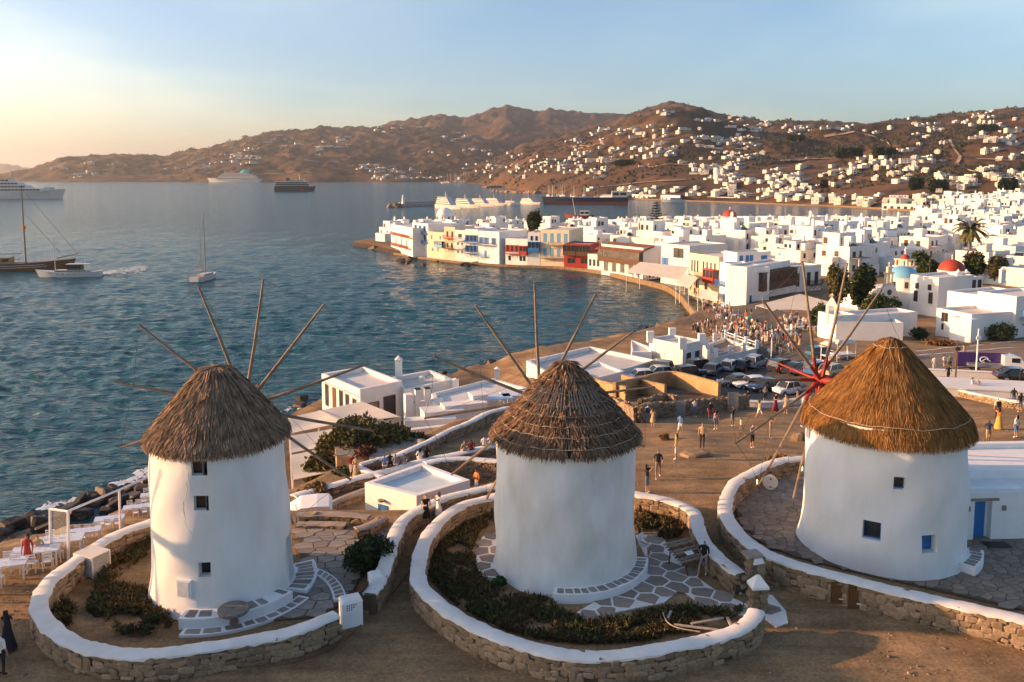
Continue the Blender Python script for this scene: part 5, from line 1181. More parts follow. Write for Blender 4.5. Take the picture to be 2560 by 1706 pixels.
# sea rocks and foam at the left shore
FOAM = M('sea_foam', (.72, .74, .75), .8, .1, 3); g = random.Random(31)
for k in range(60):
    x = g.uniform(-20, 420); y = 1346-x*.36+g.uniform(-26, 24); v = P(x, y, .3); s = g.uniform(.35, 1.3)
    o = link('shore_rock', STONES[g.randrange(10)], None, (v.x, v.y, g.uniform(-.1, .5)), (g.uniform(-.3, .3), g.uniform(-.3, .3), g.uniform(0, 6)), (s*1.6, s, s*.7)); o.material_slots[0].link = 'OBJECT'; o.material_slots[0].material = M('wet_rock', (.055, .04, .03), .6, .3, 2, .04)
    tag(o, 'dark wet rock at the left shore below the tables', 'rock', 'dark rocks along the left shore')
g = random.Random(44)
SH2 = crom([Vector((*p, 0)) for p in SHORE[8:17]], 10)
for k in range(70):
    p = SH2[g.randrange(len(SH2))]; s = g.uniform(.4, 1.6); x, y = p.x+g.gauss(.8, 1.6), p.y+g.gauss(0, 1.6)
    o = link('shore_rock', STONES[g.randrange(10)], None, (x, y, max(.1, gz(x, y))), (g.uniform(-.4, .4), g.uniform(-.4, .4), g.uniform(0, 6)), (s*1.6, s, s*.8)); o.material_slots[0].link = 'OBJECT'; o.material_slots[0].material = MATS['wet_rock'] if k % 3 else M('dry_shore_rock', (.17, .115, .075), .9, .3, 2, .04)
    tag(o, 'brown rock on the shore between the taverna house and the beach', 'rock', 'rocks on the shore behind the taverna')
r = np.random.RandomState(5); n = 2600; t_ = r.rand(n); sx = np.interp(t_, np.linspace(0, 1, 8), [0, 60, 130, 200, 280, 330, 400, 760]); sy = np.interp(t_, np.linspace(0, 1, 8), [1322, 1300, 1275, 1250, 1222, 1202, 1165, 1010])
off = r.normal(0, 7, n)*(fbm(sx*.02, sy*.02, 3, 3)*2)
pts = np.array([tuple(P(a, c+o_-5, .16)) for a, c, o_ in zip(sx, sy, off)]); keepf = fbm(pts[:, 0]*.55, pts[:, 1]*.55, 3, 2) > .48; pts = pts[keepf]; m = len(pts)
sz = r.uniform(.04, .2, m)[:, None]; d1 = r.normal(size=(m, 3))*[1, 1, .2]; d2 = np.cross(d1, [0, 0, 1]); v = np.stack([pts-d1*sz, pts-d2*sz*.6, pts+d1*sz, pts+d2*sz*.6], 1).reshape(-1, 3)
tag(link('sea_foam', npmesh('sea_foam', v, np.arange(m*4).reshape(-1, 4), [FOAM])), kind='stuff')
# ---------------------------------------------------------------- waterfront houses of the little harbour
def vhouse(x0, y0, x1, y1, ytop, depth, label, z0=0., name='waterfront_house', mat=None, rows=(), balc=(), par=.35, boxes=(), roofmat=None, zb=-1.):
    """house by its front foot line; rows: (z fraction, [u...], w, h, kind); balc: (z fraction, u0, u1, colour); boxes: (u0,u1,z0,z1,out,colour)"""
    A_, B_ = P(x0, y0, z0), P(x1, y1, z0); t = Vector((B_.x-A_.x, B_.y-A_.y, 0)); Wd = t.length; t.normalize(); n_ = Vector((t.y, -t.x, 0))
    H_ = P(x0, ytop, Y=A_.y).z-z0
    root = empty(name, A_, math.atan2(t.y, t.x)); tag(root, label, 'house')
    b = MB(); b.add([(0, 0, zb), (Wd, 0, zb), (Wd, depth, zb), (0, depth, zb), (0, 0, H_), (Wd, 0, H_), (Wd, depth, H_), (0, depth, H_)], [(0, 1, 5, 4), (1, 2, 6, 5), (2, 3, 7, 6), (3, 0, 4, 7)])
    k = .3; b.add([(0, 0, H_), (Wd, 0, H_), (Wd, depth, H_), (0, depth, H_), (k, k, H_), (Wd-k, k, H_), (Wd-k, depth-k, H_), (k, depth-k, H_), (k, k, H_-par), (Wd-k, k, H_-par), (Wd-k, depth-k, H_-par), (k, depth-k, H_-par)],
        [(0, 1, 5, 4), (1, 2, 6, 5), (2, 3, 7, 6), (3, 0, 4, 7), (4, 5, 9, 8), (5, 6, 10, 9), (6, 7, 11, 10), (7, 4, 8, 11)]); b.build('wall', mat or WHITE2, root)
    b = MB(); b.add([(k, k, H_-par), (Wd-k, k, H_-par), (Wd-k, depth-k, H_-par), (k, depth-k, H_-par)], [(0, 1, 2, 3)]); b.build('roof', roofmat or ROOFP, root)
    ex, ey = Vector((1, 0, 0)), Vector((0, -1, 0))
    for zf, us, w_, h, kind in rows:
        for u in us: opening(root, Vector((u*Wd, 0, zf*H_)), ex, ey, w_, h, kind)
    for zf, u0, u1, c in balc:
        bb = MB(); z = zf*H_; xa, xb = u0*Wd, u1*Wd; bb.bx(xa, xb, -1.1, -.0, z-.12, z); bo = bb.build('balcony', SHUT[c], root)
        r_ = MB(); nb = max(3, int((xb-xa)/.28))
        r_.bx(xa, xb, -1.1, -1.04, z+.9, z+.97)
        for i in range(nb+1): x = xa+(xb-xa)*i/nb; r_.bx(x-.035, x+.035, -1.1, -1.05, z, z+.9)
        for x in (xa, xb): r_.bx(x-.03, x+.03, -1.04, 0, z+.9, z+.97); r_.bx(x-.03, x+.03, -.55, -.5, z, z+.9)
        r_.build('railing', SHUT[c], bo)
        for i in range(3): s_ = MB(); x = xa+(xb-xa)*(i+.5)/3; s_.tube([(x, -1.0, z-.1), (x, 0, z-1.2)], .06, 4); s_.build('strut', BROWN, bo)
    for u0, u1, za, zb_, out, c in boxes:
        bb = MB(); xa, xb = u0*Wd, u1*Wd; za, zb_ = za*H_, zb_*H_; bb.bx(xa, xb, -out, 0, za, za+(zb_-za)*.42); bb.bx(xa-.1, xb+.1, -out-.1, .05, zb_-.15, zb_)
        nb = max(2, int((xb-xa)/1.0))
        for i in range(nb+1): x = xa+(xb-xa)*i/nb; bb.bx(max(xa, x-.09), min(xb, x+.09), -out, -out+.12, za+(zb_-za)*.42, zb_-.15)
        bo = bb.build('bay', SHUT[c], root); gl = MB(); gl.bx(xa+.02, xb-.02, -out+.04, -.02, za+(zb_-za)*.42, zb_-.15); gl.build('bay_glass', DARK, bo)
    return root, Wd, H_
WARM = M('warm_plaster', (.70, .58, .41), .9, .1, .5)
v1, Wd, H_ = vhouse(978,622,1032,638,560,9,'white end house with reddish roof terrace at the rocky tip', 1.2, rows=[(.36,[.25,.5,.75],1.0,2.6,'brown')], balc=[(.2,.1,.95,'red'),(.62,.1,1.0,'red')])
vhouse(1032,638,1071,645,556,12,'tall white house with two blue balconies near the tip', .3, rows=[(.83,[.22,.5,.78],1.1,2.4,'blue_open'),(.56,[.22,.5,.78],1.1,2.4,'blue_open')], balc=[(.70,.02,.98,'blue'),(.43,.0,.98,'blue')])
vhouse(1072,646,1111,650,579,11,'narrow cream house with light blue bay beside the tall one', .3, mat=WARM, rows=[(.8,[.2,.75],.8,1.4,'blue'),(.35,[.25,.6],.9,1.3,'lblue')], boxes=[(.45,.95,.45,.68,.9,'lblue')])
vhouse(1111,650,1138,652,567,11,'cream house with a long red balcony over the water', .3, mat=WARM, rows=[(.78,[.3,.75],.8,2.0,'red'),(.45,[.3,.7],.8,1.6,'brown')], balc=[(.66,.02,.98,'red'),(.36,.1,.9,'brown')])
vhouse(1138,652,1163,654,575,11,'slim white house with awning and stacked white balconies', .3, rows=[(.8,[.5],1.6,1.6,'red'),(.55,[.3,.7],.9,1.3,'white'),(.3,[.3,.7],.9,1.3,'white')], balc=[(.68,.05,.95,'white'),(.42,.05,.95,'white')])
vhouse(1163,654,1195,656,573,12,'white house with two bright blue balconies above the water', .3, rows=[(.72,[.2,.5,.8],1.0,2.2,'blue_open'),(.40,[.2,.5,.8],1.0,2.2,'blue_open')], balc=[(.58,.03,.97,'blue'),(.26,.03,.97,'blue')])
vhouse(1196,656,1248,661,577,14,'broad white house with blue shutters and one blue balcony', .3, rows=[(.70,[.15,.4,.75],1.1,2.2,'blue_open'),(.3,[.35],1.1,2.0,'blue_shut')], balc=[(.56,.05,.8,'blue'),(.2,.0,.45,'lblue')])
vhouse(1263,661,1319,664,596,12,'white house with red balcony and red boxed bay', .3, rows=[(.62,[.12,.32,.52],.9,2.2,'red_open'),(.25,[.2,.7,.85],.9,1.6,'brown')], balc=[(.42,.02,.68,'red')], boxes=[(.68,1.0,.40,.74,1.0,'red')])
vhouse(1320,664,1350,665,581,11,'thin white house with glazed blue bay on dark stilts', .3, rows=[(.82,[.3,.7],.8,1.5,'blue')], boxes=[(.05,.98,.42,.72,1.2,'blue')])
vhouse(1351,665,1422,668,574,16,'ochre yellow mansion with rows of pale blue shutters', .3, mat=CREAM, rows=[(.78,[.16,.4,.64,.88],1.1,2.8,'lblue_shut'),(.38,[.16,.4,.64,.88],1.1,2.6,'lblue_shut')], balc=[(.58,.3,.75,'grey'),(.22,.05,.95,'grey')])
vhouse(1410,669,1476,672,609,9,'red and brown timber house hanging over the water', .6, mat=RED, rows=[(.3,[.2,.35,.7,.85],1.2,1.6,'brown')], boxes=[(.0,.46,.52,.95,1.3,'brown'),(.48,1.0,.52,.95,1.3,'brown')])
vhouse(1469,673,1502,676,635,8,'low white glazed porch between the red house and the tile roof', .8, rows=[(.45,[.2,.5,.8],1.1,2.2,'white')])
tv, Wt, Ht = vhouse(1503,678,1607,692,610,13,'tavern with dark balcony and brown tiled roof over the quay', 1.2, rows=[(.22,[.12,.32,.52,.72,.9],2.0,3.2,'white'),(.62,[.1,.25,.4,.55,.7,.85],1.1,2.4,'brown')], boxes=[(.0,1.0,.40,.84,1.6,'brown')])
TILE = M('brown_tile', (.20, .085, .045), .9, .3, 1.5, .03)
b = MB(); b.add([(-.6, -2.2, Ht*.84), (Wt+.6, -2.2, Ht*.84), (Wt+.4, 4, Ht*1.06), (-.4, 4, Ht*1.06), (-.6, -2.2, Ht*.82), (Wt+.6, -2.2, Ht*.82), (Wt+.4, 4, Ht*1.0), (-.4, 4, Ht*1.0)], [(0, 1, 2, 3), (7, 6, 5, 4), (0, 4, 5, 1), (1, 5, 6, 2), (3, 7, 4, 0)])
b.build('tiled_roof', TILE, tv)
vhouse(1652,680,1722,690,608,14,'long white house with a blue gate above the awnings', 3.0, rows=[(.72,[.55,.7],2.2,2.6,'brown'),(.35,[.1,.2],1.6,2.6,'blue_shut')], zb=-3)
vhouse(1722,722,1795,738,632,9,'cream house with tall narrow windows over the crowded quay', 2.4, mat=WARM, rows=[(.66,[.1,.2,.3,.5,.62,.75,.88],.8,3.0,'white'),(.2,[.3,.6],1.2,2.2,'brown')], balc=[(.42,.3,.8,'grey')], zb=-3, boxes=[(.66,1.0,.30,.66,1.6,'red')])
vhouse(1797,764,1862,786,655,5,'white house with bright blue balcony beside the seafront crowd', 2.6, rows=[(.66,[.35,.78],1.3,3.4,'blue_shut'),(.42,[.35,.7],.9,1.1,'grey'),(.13,[.25,.5,.78],1.5,3.6,'lblue_door')], balc=[(.5,.0,.98,'blue')], zb=-3)
vr, Wr, Hr = vhouse(1864,786,1972,760,668,4.5,'white corner house with dark glazed veranda over the restaurant', 2.8, rows=[(.3,[.1],.8,1.4,'brown')], boxes=[(.18,.98,.46,.86,1.8,'brown')], zb=-3)
vhouse(1972,757,2050,748,668,5,'white house behind the veranda with dark framed windows', 3.0, rows=[(.62,[.25,.6,.85],1.1,2.8,'brown')], balc=[(.45,.55,.95,'brown')], zb=-3)
vhouse(1842,672,1926,668,632,5,'small white cube with blue windows above the blue balcony house', 9.0, rows=[(.55,[.12,.3,.42],.9,1.8,'blue_shut'),(.5,[.8],1.6,1.8,'blue_shut')], zb=-7)
# quay awnings
canopy([P(1566,680,5.2),P(1700,700,5.4),P(1722,668,7.0),P(1600,655,7.0)], 'long striped awning of the quay restaurants', .15, legs=0)
canopy([P(1690,706,5.0),P(1722,722,5.0),P(1745,695,6.3),P(1712,684,6.3)], 'white striped awning at the bend of the quay', .1, legs=0)
canopy([P(1745,742,4.6),P(1790,755,4.6),P(1795,733,5.6),P(1757,722,5.6)], 'cream awning over the crowd below the red bay', .1, legs=0)
canopy([P(1890,764,5.6),P(2015,802,5.2),P(2150,775,6.0),P(2000,735,6.8)], 'huge cream canvas roof over the busy square restaurant', .2, legs=0)
canopy([P(2128,806,7.6),P(2200,832,7.4),P(2290,800,8.0),P(2200,785,8.2)], 'beige sunshade over the veranda behind the golden mill', .1, legs=0)
# quay wall
qw = [P(985,632,.7),P(1110,650,.7),P(1250,661,.7),P(1400,667,.8),P(1500,677,1.0),P(1580,694,1.2),P(1660,712,1.4),P(1700,735,1.5),P(1722,760,1.5),P(1745,782,1.6),P(1772,800,1.8)]
wall('quay_wall', qw, 1.6, .7, 'weathered ochre quay wall along the curved waterfront', coping=.1, stones=False, body=M('quay_stone', (.15, .10, .06), .95, .4, .8, .08, c2=(.27, .18, .10)), cap_mat=M('quay_top', (.26, .20, .145), .9, .3, 1))
# beach of pebbles
PEB = M('pebbles', (.22, .16, .11), .95, .3, 1, island=.4); r = np.random.RandomState(9); poly = XY([(1735,765),(1700,800),(1680,845),(1760,850),(1830,845),(1830,815),(1780,800),(1755,785)], .6); n = 2600
xs = [p[0] for p in poly]; ys = [p[1] for p in poly]
q = np.stack([r.uniform(min(xs), max(xs), 9000), r.uniform(min(ys), max(ys), 9000)], -1); q = q[[inside(poly, *p) for p in q]][:3000]; m = len(q); zq = ground_z(q[:, 0], q[:, 1]); s_ = r.uniform(.08, .26, m)
c = np.stack([q[:, 0], q[:, 1], zq], -1); V = (c[:, None, :]+np.array([(-1, -1, -.3), (1, -1, -.3), (1, 1, -.3), (-1, 1, -.3), (.1, 0, .55)])[None]*s_[:, None, None]).reshape(-1, 3)
b0 = np.arange(m)[:, None]*5; Fc = np.concatenate([b0+[[0, 1, 4]], b0+[[1, 2, 4]], b0+[[2, 3, 4]], b0+[[3, 0, 4]]])
tag(link('pebble_beach', npmesh('pebble_beach', V, Fc, [PEB])), kind='stuff')
# ---------------------------------------------------------------- generic town houses
SOLAR = glass('solar_panel', (.02, .03, .05), .1)
def town_proto(seed):
    g = random.Random(seed); root = empty('town_house', (0, 0, 0)); feat = []
    w_, d, h = g.uniform(8, 12.5), g.uniform(7.5, 11), g.uniform(5, 8.2); vols = [(-w_/2, w_/2, -d/2, d/2, h)]
    if g.random() < .75: a = g.uniform(.3, .6); vols.append((-w_/2*a*g.choice((0, 1)), w_/2, 0, d/2, h+g.uniform(2.2, 3.2))); feat.append('upper storey')
    if g.random() < .6: vols.append((w_/2, w_/2+g.uniform(2.5, 5), -d/2+g.uniform(0, 2), d/2-g.uniform(0, 2), h*g.uniform(.45, .75))); feat.append('lower wing')
    vols.append((-w_/2-g.uniform(2.5, 4), -w_/2, -d/2+g.uniform(0, 3), d/2-g.uniform(0, 3), h*g.uniform(.4, .85)))
    hx, hy = g.uniform(-w_*.35, w_*.1), g.uniform(-d*.3, d*.1); vols.append((hx, hx+g.uniform(2, 3.2), hy, hy+g.uniform(2, 3), h+g.uniform(1.6, 2.3)))
    vols.append((-w_*.2, w_*.35, -d/2-g.uniform(2, 3.5), -d/2, h*g.uniform(.35, .6)))
    b = MB(); rf = MB()
    for x0, x1, y0, y1, z in vols:
        b.add([(x0, y0, -3), (x1, y0, -3), (x1, y1, -3), (x0, y1, -3), (x0, y0, z), (x1, y0, z), (x1, y1, z), (x0, y1, z)], [(0, 1, 5, 4), (1, 2, 6, 5), (2, 3, 7, 6), (3, 0, 4, 7)])
        k = .25; p = .35
        b.add([(x0, y0, z), (x1, y0, z), (x1, y1, z), (x0, y1, z), (x0+k, y0+k, z), (x1-k, y0+k, z), (x1-k, y1-k, z), (x0+k, y1-k, z), (x0+k, y0+k, z-p), (x1-k, y0+k, z-p), (x1-k, y1-k, z-p), (x0+k, y1-k, z-p)],
            [(0, 1, 5, 4), (1, 2, 6, 5), (2, 3, 7, 6), (3, 0, 4, 7), (4, 5, 9, 8), (5, 6, 10, 9), (6, 7, 11, 10), (7, 4, 8, 11)])
        rf.add([(x0+k, y0+k, z-p), (x1-k, y0+k, z-p), (x1-k, y1-k, z-p), (x0+k, y1-k, z-p)], [(0, 1, 2, 3)])
    b.build('wall', WHITE2, root); rf.build('roof', g.choice([ROOFP, ROOFP, WHITE2]), root)
    col_ = g.choice(['blue', 'brown', 'lblue', 'white', 'brown', 'grey']); fl = 2 if h > 6 else 1
    for x0, x1, y0, y1, z in vols[:2]:
        zz_ = [z-1.9] if z > h else ([z-1.9, z-4.9] if fl == 2 else [z-2.0])
        for z_ in zz_:
            for k in range(g.randint(1, 3)): opening(root, Vector((x0+(x1-x0)*(k+.5+g.uniform(-.15, .15))/3, y0, z_)), Vector((1, 0, 0)), Vector((0, -1, 0)), g.uniform(.9, 1.3), g.uniform(1.2, 1.9), col_+g.choice(['', '_shut', '']))
            for k in range(g.randint(1, 2)): opening(root, Vector((x0, y1-(y1-y0)*(k+.5+g.uniform(-.15, .15))/2.5, z_)), Vector((0, -1, 0)), Vector((-1, 0, 0)), g.uniform(.9, 1.2), g.uniform(1.2, 1.8), col_+g.choice(['', '_shut']))
    if g.random() < .5:
        s = MB(); x, y = g.uniform(-w_*.3, 0), -d*.3; s.add([(x-1, y-.7, h-.3), (x+1, y-.7, h-.3), (x+1, y+.6, h+.8), (x-1, y+.6, h+.8), (x-1, y+.6, h-.3), (x+1, y+.6, h-.3)], [(0, 1, 2, 3), (3, 2, 5, 4), (0, 3, 4), (1, 5, 2)]); so = s.build('solar_panel', SOLAR, root); feat.append('solar panel')
        s = MB(); s.tube([(x-.9, y+.75, h+.9), (x+.9, y+.75, h+.9)], .28, 8); s.build('water_tank', METAL, so)
    if g.random() < .55:
        s = MB(); x, y = w_*.35, d*.3; zt = max(q[4] for q in vols); s.bx(x-.35, x+.35, y-.35, y+.35, h-.5, zt+1.3); s.lathe([(.5, zt+1.3), (.3, zt+1.6), (.02, zt+1.9)], 6, c=(x, y, 0)); s.build('chimney', WHITE2, root); feat.append('chimney')
    if g.random() < .35:
        s = MB(); s.bx(-w_*.45, w_*.1, -d/2-2.2, -d/2, h-2.6, h-2.48); so = s.build('awning', g.choice([TARP, GREYW]), root); feat.append('awning')
        for x in (-w_*.43, w_*.08): s = MB(); s.box((x, -d/2-2.1, (h-2.6)/2-1), (.12, .12, h-.6)); s.build('post', WPAINT, so)
    if g.random() < .4:
        s = MB(); s.bx(w_*.05, w_*.2, d*.1, d*.3, h-.3, h+.7); s.build('air_unit', M('unit_grey', (.5, .5, .5), .6), root)
    if g.random() < .35:
        s = MB(); s.tube([(0, 0, h-.3), (0, 0, h+2.6)], .04, 4); s.tube([(-.6, 0, h+2.4), (.6, 0, h+2.4)], .03, 4); s.tube([(-.4, 0, h+2.0), (.4, 0, h+2.0)], .03, 4); s.build('aerial', METAL, root); feat.append('aerial')
    names = {'blue': 'blue windows', 'lblue': 'light blue shutters', 'brown': 'brown windows', 'white': 'white windows', 'grey': 'grey windows'}
    return root, names[col_], feat
TP = [town_proto(100+i) for i in range(16)]
THT = [max(v.co.z for c in o.children for v in c.data.vertices) for o, _, _ in TP]
for i, (o, _, _) in enumerate(TP): KIDS[o.name] = list(o.children)
for o, _, _ in TP:
    for ch in o.children: KIDS[ch.name] = list(ch.children)
ZONES = [((1090,520),'behind the white domed church at the tip'),((1335,560),'by the round dark tree'),((1500,590),'behind the ochre mansion'),((1640,560),'beside the tall Norfolk pine'),((1822,540),'near the far red dome'),((1750,640),'above the crowded quay'),((1900,600),'in the middle of the old town roofs'),((2080,600),'behind the big canvas roof'),((2265,610),'behind the blue domed church'),((2424,600),'below the palm tree'),((2540,620),'at the right edge below the palm'),((2100,545),'along the back of the old town'),((2300,545),'near the inner end of the harbour'),((2480,540),'on the rise right of the harbour')]
th0 = R(40); g = random.Random(77); spots = []; S_ = 11.6
bound = [(800,628),(1000,600),(1260,600),(1420,606),(1480,628),(1600,640),(1720,652),(1800,660),(1850,640),(1930,660),(2060,690),(2120,688),(2250,672),(2330,672),(2420,690),(2560,725),(2800,740)]
for i in range(-45, 60):
    for j in range(-45, 60):
        u = i*S_+g.uniform(-2, 2); v_ = j*S_*1.02+g.uniform(-2, 2); X = 120+math.cos(th0)*u-math.sin(th0)*v_; Y = 380+math.sin(th0)*u+math.cos(th0)*v_
        if Y < 130 or Y > 720 or abs(X) > Y*.67: continue
        spots.append((X, Y))
sa = np.array(spots); sdist = shore_d(sa[:, 0], sa[:, 1]); sz = ground_z(sa[:, 0], sa[:, 1]); keepers = []
for (X, Y), sd1, z in zip(spots, sdist, sz):
    if sd1 < (9 if Y > 300 else 13): continue
    px, py = pix((X, Y, z))
    if py > lin(bound, np.array([px]))[0] or px > 2620: continue
    if any(math.hypot(px-a, py-b) < c for a, b, c in ((1640,592,16),(2424,628,18),(2255,690,50),(2380,690,60),(1335,572,18),(2330,650,26))): continue
    if any(math.hypot(X-a, Y-b) < 9 for a, b in ((51.2, 300), (124, 300), (58, 312), (46, 291))): continue
    keepers.append((Y, X, z, px, py))
keepers.sort()
print('town houses', len(keepers))
used = [0]*len(TP); lastp = -1
for Y, X, z, px, py in keepers:
    k = g.randrange(len(TP))
    if k == lastp: k = (k+5) % len(TP)
    lastp = k; o, wn, ft = TP[k]
    if used[k]: o = copy_tree(o)
    used[k] += 1
    s = g.uniform(.78, 1.08)*(1-.16*smooth(300, 380, Y)*(X < 215)); o.location = (X, Y, z); o.rotation_euler = (0, 0, th0+R(g.choice([0, 0, 90, 0, -90])*(g.random() < .3))+R(g.gauss(0, 7))); szz = s*g.uniform(.8, 1.1); o.scale = (s, s, min(szz, max(.42, (30-(541-430)*Y/2100-z)/THT[k])) if Y > 290 and px < 2290 else szz)
    zn = min(ZONES, key=lambda q: math.hypot(q[0][0]-px, (q[0][1]-py)*2.2))[1]
    tag(o, 'white house, '+wn+', '+zn, 'house', 'old town houses '+zn)
for k, u_ in enumerate(used):
    if not u_:
        for c in TP[k][0].children_recursive: bpy.data.objects.remove(c)
        bpy.data.objects.remove(TP[k][0])
# ---------------------------------------------------------------- churches
def dome(mb, r, n=20, c=(0, 0, 0), squash=.8, m=None):
    mb.lathe([(r*math.cos(a), r*squash*math.sin(a)) for a in np.linspace(0, math.pi/2*.985, 9)]+[(.01, r*squash)], n, c, m)
def cross(root, p, s, mat=None):
    b = MB(); b.box((p[0], p[1], p[2]+s*.5), (s*.13, s*.13, s)); b.box((p[0], p[1], p[2]+s*.66), (s*.6, s*.12, s*.13)); return b.build('cross', mat or WHITE2, root)
REDD = M('red_dome_paint', (.33, .045, .025), .6, .15, .6); BLUD = M('sky_blue_dome_paint', (.16, .40, .58), .55, .1, .6)
def domed(x, y, D_, r, zdrum, zd, mat, label, squash=.75, rot=35, name='domed_church'):
    v = P(x, y, Y=D_); z0 = gz(v.x, v.y); root = empty(name, (v.x, v.y, z0), R(rot)); tag(root, label, 'church'); zt = v.z-z0
    b = MB(); b.bx(-r*1.35, r*1.35, -r*1.3, r*2.2, -3, zt-zdrum); b.build('wall', WHITE2, root)
    b = MB(); b.lathe([(r*1.0, zt-zdrum-.2), (r*1.0, zt), (r*1.06, zt+.05), (r*1.06, zt+.2), (r*.98, zt+.22)], 20); dr = b.build('drum', WHITE2, root)
    for k in range(8):
        a = k*math.pi/4; b = MB(); b.box((r*1.0*math.cos(a), r*1.0*math.sin(a), zt-zdrum*.5), (.12, r*.22, zdrum*.55), a); b.build('window', DARK, dr)
    b = MB(); dome(b, r*.98, 24, (0, 0, zt+.2), squash); b.build('dome', mat, root, smooth_=True); cross(root, (0, 0, zt+.15+r*squash), r*.42)
    return root, zt
rt_, zt = domed(2256, 695, 150, 2.75, 2.0, 0, BLUD, 'church with sky blue dome behind the windmill square', .72)
# its nave with curved gable and bell gable
v = P(2172, 765, Y=146); nv = empty('church_nave', (v.x, v.y, gz(v.x, v.y)), R(28)); tag(nv, 'barrel vaulted white nave with curved gable and open belfry', 'church')
b = MB(); pr_ = [(-2.6, -2), (-2.6, 3.2)]+[(-2.2+.0, 3.6)]+[(2.0*math.cos(a), 3.4+2.0*math.sin(a)) for a in np.linspace(math.pi, 0, 11)]+[(2.2, 3.6), (2.6, 3.2), (2.6, -2)]
n = len(pr_); b.add([(x, -4, z) for x, z in pr_]+[(x, -3.5, z) for x, z in pr_], [tuple(range(n)), tuple(range(n, 2*n))[::-1]]+[(i, i+n, (i+1) % n+n, (i+1) % n) for i in range(n)]); b.build('gable', WHITE2, nv)
pr_ = [(-2.3, -2), (-2.3, 3)]+[(1.9*math.cos(a), 3+1.7*math.sin(a)) for a in np.linspace(math.pi, 0, 11)]+[(2.3, 3), (2.3, -2)]; n = len(pr_)
b = MB(); b.add([(x, -3.5, z) for x, z in pr_]+[(x, 5, z) for x, z in pr_], [tuple(range(n)), tuple(range(n, 2*n))[::-1]]+[(i, i+n, (i+1) % n+n, (i+1) % n) for i in range(n)]); b.build('vault', WHITE2, nv)
b = MB()
for x in (-.8, 0, .8): b.box((x, -3.75, 6.2), (.22, .4, 1.8))
b.box((0, -3.75, 5.25), (2.2, .5, .3)); b.box((0, -3.75, 7.2), (2.2, .5, .25)); b.box((0, -3.75, 7.8), (1.0, .4, 1.0)); b.build('belfry', CREAM, nv); cross(nv, (0, -3.75, 8.2), .9)
b = MB(); b.lathe([(.02, 0), (.5, 0), (.5, .1), (.0, .1)], 14); q = b.build('round_window', DARK, nv); q.location = (0, -4.02, 3.9); q.rotation_euler = (math.pi/2, 0, 0)
v = P(2262, 668, Y=170); tw = empty('bell_tower', (v.x, v.y, gz(v.x, v.y)), R(30)); tag(tw, 'cream bell tower with small red cap behind the blue dome', 'bell tower'); zt2 = v.z-tw.location.z
b = MB(); b.bx(-1.5, 1.5, -1.5, 1.5, -2, zt2); b.bx(-1.65, 1.65, -1.65, 1.65, zt2, zt2+.3); b.build('tower', WHITE2, tw)
b = MB()
for a in (-1, 0, 1):
    for s in (-1, 1): b.box((a*1.2, s*1.2, zt2+.9), (.3, .3, 1.2)); b.box((s*1.2, a*1.2, zt2+.9), (.295, .295, 1.2))
b.bx(-1.5, 1.5, -1.5, 1.5, zt2+1.5, zt2+1.7); b.build('arcade', CREAM, tw)
b = MB(); dome(b, .9, 14, (0, 0, zt2+1.7), 1.0); b.build('dome', REDD, tw, smooth_=True); cross(tw, (0, 0, zt2+2.6), 1.4)
domed(2379, 678, 165, 2.5, 1.7, 0, REDD, 'church with the large red dome right of the blue one', .85)
domed(1824, 543, 372, 3.2, 2.0, 0, REDD, 'far red domed church at the back of the old town', .95)
domed(2392, 530, 560, 4.2, 1.6, 0, REDD, 'small distant red dome near the inner harbour', .7)
domed(1112, 538, 370, 3.6, 2.6, 0, WHITE2, 'all white domed church rising at the tip of the headland', .9, name='white_church')
v = P(1140, 560, Y=365); b = MB(); b.bx(-1.6, 1.6, -.5, .5, 0, 6.2); b.box((0, 0, 7), (1.2, .6, 1.8)); tag(b.build('bell_gable', WHITE2, None, (v.x, v.y, v.z-6), R(30)), 'white bell gable next to the all white dome', 'bell gable')
# chapel and houses behind the golden mill
vhouse(2056,846,2088,872,782,9,'small white chapel front with red door and bell gable', 5.2, 'chapel', rows=[(.28,[.62],1.0,2.1,'red_door'),(.72,[.6],.5,.6,'red')], zb=-2)
v = P(2078, 800, Y=114); bg_ = empty('bell_gable', (v.x, v.y, v.z-.5), R(-32)); tag(bg_, 'pointed white bell gable crowning the small chapel', 'bell gable')
b = MB(); b.box((-.55, 0, 1.2), (.35, .5, 2.6)); b.box((.55, 0, 1.2), (.35, .5, 2.6)); b.prism([(-.75, -.25), (.75, -.25), (.75, .25), (-.75, .25)], 2.5, 3.6, inset=.85); b.build('gable', WHITE2, bg_); cross(bg_, (0, 0, 3.5), .7)
vhouse(2089,872,2140,868,790,4,'white house with two blue doors beside the chapel', 5.2, rows=[(.3,[.2,.62],1.0,2.2,'blue_door')], zb=-2)
vhouse(2140,862,2290,850,790,4,'low white house behind the beige sunshade', 5.6, rows=[(.4,[.15,.3],1.8,1.6,'grey')], zb=-2)
vhouse(2272,780,2342,792,686,9,'tall plain white house with small dark windows below the red dome', 5.8, rows=[(.72,[.25,.7],.7,1.0,'brown'),(.45,[.22,.75],.8,1.9,'brown')], zb=-2)
vhouse(2342,790,2452,780,700,5,'white mansion with twin chimneys and mullioned windows', 5.8, rows=[(.8,[.15,.6,.8,.93],.9,1.6,'brown')], zb=-2)
vhouse(2338,842,2425,862,770,9,'large blank white house with one double window, centre right', 6.0, rows=[(.74,[.2,.3],.55,1.3,'brown'),(.4,[.2],.4,.9,'brown')], zb=-2)
vhouse(2425,862,2478,852,800,3,'white lean to beside the blank white house', 6.2, rows=[(.5,[.7],.7,.8,'brown')], zb=-2)
